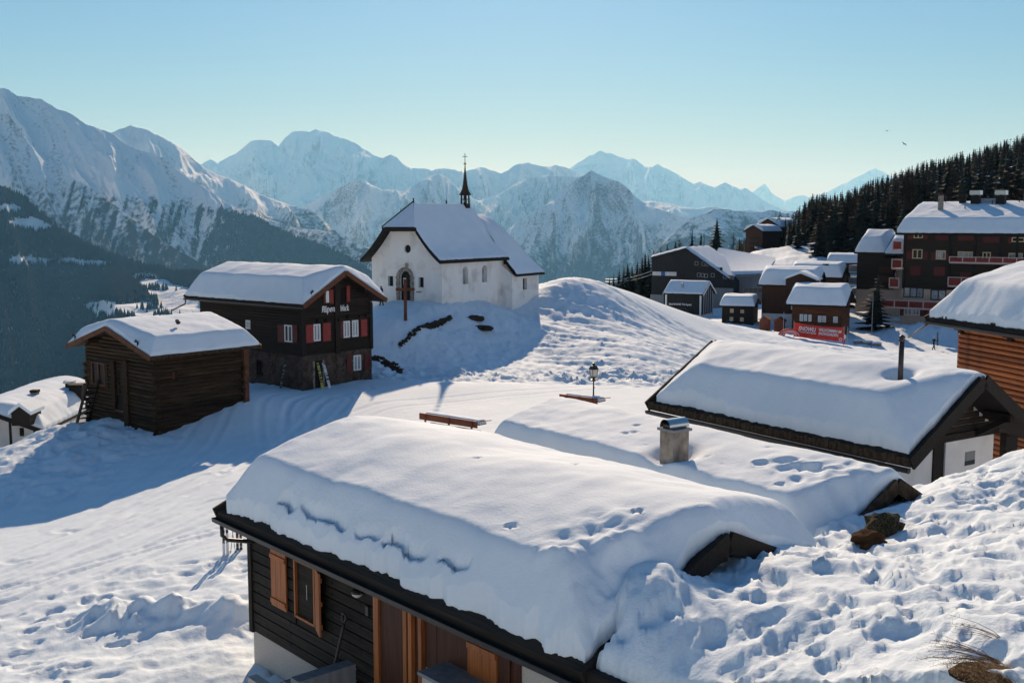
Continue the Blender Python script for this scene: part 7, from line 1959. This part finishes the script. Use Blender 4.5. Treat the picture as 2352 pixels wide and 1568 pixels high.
# ------------------------------------------------------------------ people
def person(P, rz, H_, cols, joints, label, seed=0, extras=None):
    """one continuous skinned figure; cols: (trousers, jacket, head, hair, boots); joints overrides the standing pose"""
    J = dict(hip=(0, 0, .53), chest=(0, .01, .74), neck=(0, .015, .825), head=(0, .03, .90), crown=(0, .025, .965),
             shl=(-.105, .01, .80), ell=(-.135, .0, .655), hal=(-.13, .05, .52), shr=(.105, .01, .80), elr=(.135, .0, .655), har=(.13, .05, .52),
             kl=(-.06, .02, .28), fl=(-.06, 0, .045), tl=(-.065, .09, .02), kr=(.06, .02, .28), fr=(.06, 0, .045), tr=(.065, .09, .02), thl=(-.055, 0, .50), thr=(.055, 0, .50))
    J.update(joints); names = list(J)
    E_ = [('hip', 'chest'), ('chest', 'neck'), ('neck', 'head'), ('head', 'crown'), ('chest', 'shl'), ('shl', 'ell'), ('ell', 'hal'), ('chest', 'shr'), ('shr', 'elr'), ('elr', 'har'),
          ('hip', 'thl'), ('thl', 'kl'), ('kl', 'fl'), ('fl', 'tl'), ('hip', 'thr'), ('thr', 'kr'), ('kr', 'fr'), ('fr', 'tr')]
    RD = dict(hip=.075, chest=.088, neck=.036, head=.056, crown=.046, shl=.045, ell=.036, hal=.026, shr=.045, elr=.036, har=.026, kl=.042, fl=.034, tl=.026, kr=.042, fr=.034, tr=.026, thl=.058, thr=.058)
    me = bpy.data.meshes.new('person'); me.from_pydata([tuple(H_ * c for c in J[n]) for n in names], [(names.index(a), names.index(b)) for a, b in E_], [])
    o = bpy.data.objects.new('person', me); link(o)
    sk = o.modifiers.new('skin', 'SKIN')
    for i, n in enumerate(names):
        sv_ = me.skin_vertices[0].data[i]; sv_.radius = (RD[n] * H_, RD[n] * H_ * (.8 if n in ('hip', 'chest') else 1)); sv_.use_root = (n == 'hip')
    o.modifiers.new('sub', 'SUBSURF').levels = 2; o.modifiers['sub'].render_levels = 2
    dg = bpy.context.evaluated_depsgraph_get(); m2 = bpy.data.meshes.new_from_object(o.evaluated_get(dg))
    o.modifiers.clear(); o.data = m2
    for m in cols: m2.materials.append(m)
    for f in m2.polygons:
        c = f.center / H_
        hnd = min((c - Vector(J['hal'])).length, (c - Vector(J['har'])).length)
        f.use_smooth = True
        f.material_index = 4 if c.z < .07 else (3 if (c.z > .925 or (c.z > .85 and c.y < .0)) else (2 if c.z > .85 else (4 if hnd < .035 else (0 if c.z < .50 and abs(c.x) < .115 else 1))))
    o.location = tuple(P); o.rotation_euler = (0, 0, rz); tag(o, label, 'person')
    return o
P = stand(877, 700, 92.0)
pe = person(P, math.radians(75), 1.78, (M_CLOTHBLACK, M_CLOTHBLUE, M_SKIN, M_CLOTHBLACK, M_CLOTHBLACK), dict(kl=(-.06, .05, .28), fl=(-.06, .06, .045), tl=(-.065, .15, .02), fr=(.06, -.06, .05), tr=(.065, .02, .02), hal=(-.12, .12, .55)), 'person in a blue jacket and dark trousers walking by the chapel wall')
P = stand(2144, 801, 131.0)
pe = person(P, math.radians(-80), 1.68, (M_CLOTHBLACK, M_CLOTHBLACK, M_SKIN, M_CLOTHWHITE, M_CLOTHBLACK), dict(kl=(-.06, .10, .28), fl=(-.06, .12, .045), tl=(-.065, .21, .03), kr=(.06, -.02, .29), fr=(.06, -.14, .06), tr=(.065, -.06, .02), har=(.10, .22, .66), elr=(.14, .08, .65), hal=(-.12, .14, .66)), 'person in black with a pale cap walking on the piste carrying upright skis')
Pk = P + np.array([.48, -.02, .55])
sk_ = skis(Pk, .12, math.radians(10), 1.65, M_SKIDARK, 'dark upright skis carried by the walker in black', None, 'carried_skis')
P = stand(1938, 784, 125.5)
person(P, math.radians(160), 1.5, (M_CLOTHRED, M_CLOTHWHITE, M_SKIN, M_HAIR, M_CLOTHRED), {}, 'person in red trousers and white top beside the end of the banner')

# birds
for (u, v, rz, roll, lab) in ((2038, 301, 0.0, 0.0, 'dark bird gliding level in the sky, upper left of two'), (2077, 331, .4, .55, 'dark bird banking in the sky, lower right of two')):
    P = aty(u, v, 150); r = empty('bird', P, rz, lab, 'bird', 'birds over the wood'); r.rotation_euler = (0, roll, rz)
    mb = MB(); mb.lathe([(.01, -.24), (.05, -.16), (.065, 0), (.04, .12), (.015, .2)], 7)
    b = mb.build('body', M_BIRD, r, smooth=True); b.rotation_euler = (math.pi / 2, 0, 0)
    for s in (-1, 1):
        mb = MB(); w_ = [(0, .08, .02), (s * .28, .14, .09), (s * .55, .02, .05), (s * .30, -.05, .075), (0, -.09, .02)]
        mb.poly(w_); mb.poly([(x, y, z - .012) for x, y, z in w_][::-1]); mb.build('wing', M_BIRD, r)
    mb = MB(); mb.poly([(-.03, -.2, 0), (.03, -.2, 0), (.07, -.38, 0), (-.07, -.38, 0)]); mb.build('tail', M_BIRD, r)

# dry stems and bared turf in the near corner
def stems(P, n, L, spread, seed, label, az, name='dry_stalks'):
    rg = random.Random(seed); r = empty(name, P, 0, label, 'dry plant')
    mb = MB()
    for k in range(n):
        a = az + rg.uniform(-spread, spread); l = L * rg.uniform(.6, 1.1); e = rg.uniform(.25, .6)
        pts = [np.array([.04 * rg.uniform(-1, 1), .04 * rg.uniform(-1, 1), -.05]) + np.array([math.cos(a) * l * t * math.cos(e), math.sin(a) * l * t * math.cos(e), l * (math.sin(e) * t - .28 * t * t)]) for t in np.linspace(0, 1, 6)]
        mb.tube(pts, [.0040, .0036, .003, .0026, .002, .0014], 4)
        for j in range(6):
            p = pts[-1] + (pts[-2] - pts[-1]) * rg.random() * 1.6; q = p + np.array([rg.uniform(-.05, .05), rg.uniform(-.05, .05), rg.uniform(-.02, .05)]); mb.tube([p, q], [.0016, .001], 3)
    tag(mb.build('stalks', M_STEM, r), kind='stuff')
    return r
stems(bank_pt(2312, 1502), 24, .85, .22, 5, 'dry reddish stalks lying low over the snow above the bared turf', math.radians(168))
stems(bank_pt(2335, 1462), 9, .75, .16, 6, 'sparse dry stalks reaching up-left from the snow, right of the bank', math.radians(140))
P = bank_pt(2262, 1545)
r = empty('turf_patch', P, 0, 'patch of bare straw-coloured turf in the snow at the lower right', 'turf')
rg = random.Random(4); mb = MB()
mb.lathe([(.0, -.12), (.36, -.10), (.30, -.01), (.16, .012), (.02, .015)], 14); so_ = mb.build('soil', M_HEATHER, r, smooth=True); so_.scale = (1.0, .8, .5)
mb = MB()
for k in range(900):
    a, q = rg.uniform(0, 6.28), math.sqrt(rg.random()) * .36; x, y = q * math.cos(a), q * math.sin(a); t = rg.uniform(0, 6.28); l = rg.uniform(.05, .14)
    z0 = .02 - .06 * (q / .46) ** 2; mb.poly([(x - .003, y, z0), (x + .003, y, z0), (x + l * math.cos(t) , y + l * math.sin(t), z0 + rg.uniform(.0, .06))])
tag(mb.build('straw', M_STRAW, r), kind='stuff')

# ================================================================== trees
def spruce_mesh(seed, tiers=15, nb=9, droop=.35, width=.20):
    """unit height; returns trunk, crown meshes"""
    rg = random.Random(seed)
    t = MB(); t.tube([(0, 0, -.06), (0, 0, .3), (0, 0, .98)], [.020, .014, .002], 6, caps=False)
    c = MB()
    for k in range(tiers):
        f = k / (tiers - 1.0); z = .06 + .90 * f ** .92; R = width * (1 - f) ** .82 * rg.uniform(.82, 1.12) + .010
        n = max(5, int(nb * (1 - .45 * f)))
        off = rg.random() * 6.28
        for j in range(n):
            if rg.random() < .10: continue
            a = off + 6.2832 * j / n + rg.uniform(-.25, .25); r = R * rg.uniform(.62, 1.15); w = r * rg.uniform(.34, .52)
            d = Vector((math.cos(a), math.sin(a), 0)); s = Vector((-d.y, d.x, 0)); dz = droop * r * rg.uniform(.7, 1.3)
            base = Vector((0, 0, z)); mid = base + d * r * .55 - Vector((0, 0, dz * .25)); tip = base + d * r - Vector((0, 0, dz * .9 - r * .08))
            q1 = mid + s * w - Vector((0, 0, dz * .55)); q2 = mid - s * w - Vector((0, 0, dz * .55))
            i = c.verts([base + Vector((0, 0, .012)), q1, tip, q2, mid + Vector((0, 0, .004)), base + d * r * .2 - Vector((0, 0, .03))])
            c.cur = 1 if rg.random() < .05 else 0
            c.face((i, i + 1, i + 4)); c.face((i + 1, i + 2, i + 4)); c.cur = 0; c.face((i + 2, i + 3, i + 4)); c.face((i + 3, i, i + 4))
            # ragged twigs along the edge
            for e in range(3):
                u = rg.random(); p = tip.lerp(q1 if e % 2 else q2, u); o2 = p + d * r * rg.uniform(.08, .2) + s * r * rg.uniform(-.12, .12) - Vector((0, 0, r * rg.uniform(.02, .16)))
                c.poly([p + s * .012, p - s * .012, o2])
    c.lathe([(width * .42, .10), (width * .26, .40), (width * .10, .75), (.003, .99)], 6)
    def tm(m, nm, mt):
        me = bpy.data.meshes.new(nm); me.from_pydata(m.v, [], m.f); me.materials.append(mt); me.materials.append(M_ROOFSNOW); me.polygons.foreach_set('material_index', m.mi); me.update(); return me
    return tm(t, 'trunk', M_BARK), tm(c, 'crown', M_NEEDLE)

def larch_mesh(seed):
    rg = random.Random(seed)
    t = MB(); t.tube([(0, 0, -.06), (0, 0, .4), (0, 0, .99)], [.017, .012, .002], 5, caps=False)
    c = MB()
    for k in range(120):
        f = rg.random() ** .9; z = .16 + .82 * f; r = (.17 * (1 - f) ** .75 + .012) * rg.uniform(.5, 1.1); a = rg.random() * 6.2832
        d = Vector((math.cos(a), math.sin(a), 0)); s = Vector((-d.y, d.x, 0)); b = Vector((0, 0, z)); tip = b + d * r + Vector((0, 0, r * rg.uniform(-.25, .35)))
        c.poly([b + Vector((0, 0, .006)), b - Vector((0, 0, .006)), tip])
        for e in range(5):
            u = rg.uniform(.25, 1); p = b.lerp(tip, u); q = p + s * r * rg.uniform(-.35, .35) + d * r * .12 - Vector((0, 0, r * rg.uniform(.0, .45))); c.poly([p + d * .006, p - d * .006, q])
    def tm(m, nm, mt):
        me = bpy.data.meshes.new(nm); me.from_pydata(m.v, [], m.f); me.materials.append(mt); me.update(); return me
    return tm(t, 'trunk', M_BARK), tm(c, 'crown', M_LARCH)

SPR = [spruce_mesh(s, 15 + s % 3, 9, .30 + .06 * (s % 3), .155 + .02 * (s % 4)) for s in range(7)]
LAR = [larch_mesh(s) for s in range(4)]
def tree(P, h, kind, label, group, rz=None, wide=1.0):
    trunk, crown = kind
    name = 'larch' if kind in LAR else 'spruce'
    r = bpy.data.objects.new(name + '_tree', None); COL.objects.link(r); r.empty_display_size = .5
    r.location = (float(P[0]), float(P[1]), float(P[2])); r.rotation_euler = (random.gauss(0, .03), random.gauss(0, .03), random.uniform(0, 6.28) if rz is None else rz); r.scale = (h * wide, h * wide, h)
    tag(r, label, name, group)
    for nm, me in (('trunk', trunk), ('crown', crown)):
        o = bpy.data.objects.new(nm, me); COL.objects.link(o); o.parent = r
    return r
def tree_px(u, vtop, vbase, y, kind, label, group=None, wide=1.3):
    P = aty(u, vbase, y); g = gz0(P[0], P[1]); b = min(P[2], g) if P[2] < g + 3 else g
    t = aty(u, vtop, y)[2]; tree((P[0], P[1], b), t - b, kind, label, group, wide=wide)
# trees with a place of their own
tree_px(1645, 500, 592, 232, SPR[2], 'tall dark spruce standing alone behind the black station', wide=1.7)
tree_px(1588, 525, 590, 226, SPR[0], 'spruce behind the station roof, left of the tall lone spruce')
tree_px(1607, 533, 590, 228, SPR[3], 'shorter spruce tucked right beside its taller neighbour behind the station')
tree_px(1683, 533, 620, 236, LAR[0], 'bare brown larch right of the lone spruce', wide=1.2)
tree_px(1742, 540, 600, 245, LAR[2], 'thin bare larch in front of the hill chalet')
tree_px(1785, 483, 570, 262, LAR[1], 'spindly bare larch rising above the hill lodge roof', wide=1.1)
tree_px(1562, 548, 600, 224, LAR[3], 'bare larch peeping over the left end of the station roof')
tree_px(2008, 628, 735, 146, SPR[4], 'bushy dark spruce in front of the hotel wing behind the flagpole', wide=2.3)
tree_px(1946, 655 - 45, 645, 172, SPR[1], 'small dark spruce on the slope left of the apartment block', wide=1.9)
ORD = ['dark spruce left of the station, %s' % w for w in
       ('eighth from the end', 'second from the far end', 'fourth from the far end', 'sixth from the far end', 'with a broad base', 'near the cables', 'just right of the cable bend', 'taller and close to the station wall', 'touching the station wall', 'at the very far left end', 'in the front row by the mound', 'in the middle of the front row', 'in the front row close to the cables', 'in the front row under the station corner')]
ORD += ['spruce top over the left end of the station roof', 'second spruce top over the station roof edge', 'third spruce top over the station roof edge', 'tallest spruce top over the station roof edge', 'short spruce top right of the others over the station roof']
for k, (u, vt, vb, y) in enumerate(((1409, 628, 660, 206), (1420, 618, 665, 205), (1432, 612, 668, 204), (1441, 603, 672, 203), (1452, 607, 676, 202), (1462, 598, 680, 201), (1473, 590, 685, 200), (1483, 577, 690, 199), (1490, 586, 690, 198), (1398, 636, 655, 208), (1428, 630, 668, 201), (1446, 622, 675, 200), (1467, 612, 684, 197), (1486, 604, 690, 196), (1500, 574, 640, 222), (1516, 566, 640, 224), (1532, 560, 640, 226), (1546, 552, 640, 228), (1552, 556, 640, 222))):
    tree_px(u, vt, vb, y, SPR[k % 7], ORD[k], 'spruces left of the station', wide=1.5)
# the hillside wood
line_u = [1690, 1760, 1820, 1860, 1900, 1950, 2000, 2060, 2110, 2160, 2220, 2280, 2330, 2400]
line_v = [550, 532, 488, 445, 445, 432, 412, 392, 372, 362, 345, 330, 312, 290]
rt = np.random.default_rng(21); cand = []
tries = 0
while len(cand) < 1700 and tries < 60000:
    tries += 1
    y = rt.uniform(205, 395); u = rt.uniform(1690, 2420); x = (u - CU) / F_PX * y * .997
    cand.append((x, y, u))
cand = np.array(cand); gzc = base_h(cand[:, 0], cand[:, 1])[0]
W_N = 0; trees = []
for (x, y, u), g in zip(cand, gzc):
    if y < 205 + 0: continue
    _, vb = proj(np.array([x, y, g]))
    h = 9 + 9.5 * rt.random() ** 1.3
    _, vt = proj(np.array([x, y, g + h]))
    lim = np.interp(u, line_u, line_v)
    if vt < lim + rt.uniform(-8, 14): 
        h = (proj(np.array([x, y, g]))[1] - (lim + rt.uniform(-6, 18))) * y / F_PX
        if h < 6: continue
    if vnoise(np.array([x * .045]), np.array([y * .045]), 88)[0] < -.22 and rt.random() < .8: continue
    if u < 1800 and y < 262: continue
    if u < 1880 and y < 226: continue
    if u < 1960 and y < 215: continue
    trees.append((x, y, g - .3, h))
trees.sort(key=lambda t: -t[3] / t[1])
near = trees[:285]; rest = trees[285:]
for k, (x, y, z, h) in enumerate(near):
    if rt.random() < .38: tree((x, y, z), h * .95, LAR[k % 4], 'bare brown larch among the spruces of the hillside wood', 'larches of the hillside wood', wide=rt.uniform(1.1, 1.7))
    else: tree((x, y, z), h, SPR[k % 7], 'dark spruce in the dense hillside wood on the right', 'spruces of the hillside wood', wide=rt.uniform(.95, 1.75))
if rest:
    V = []; T = []; nV = 0
    for k, (x, y, z, h) in enumerate(rest):
        me = (SPR[k % 7][1] if rt.random() < .75 else LAR[k % 4][1])
        co = np.empty(len(me.vertices) * 3, np.float32); me.vertices.foreach_get('co', co); co = co.reshape(-1, 3)
        a = rt.uniform(0, 6.28); c, s = math.cos(a), math.sin(a)
        V.append(np.stack([x + h * (co[:, 0] * c - co[:, 1] * s), y + h * (co[:, 0] * s + co[:, 1] * c), z + h * co[:, 2]], -1))
        me.calc_loop_triangles(); tri = np.empty(len(me.loop_triangles) * 3, np.int32); me.loop_triangles.foreach_get('vertices', tri); T.append(tri.reshape(-1, 3) + nV); nV += len(co)
    o = raw_mesh('hillside_wood', np.concatenate(V), np.concatenate(T), M_NEEDLE)
    tag(o, 'smaller conifers filling the hillside wood behind the hotel', kind='stuff')
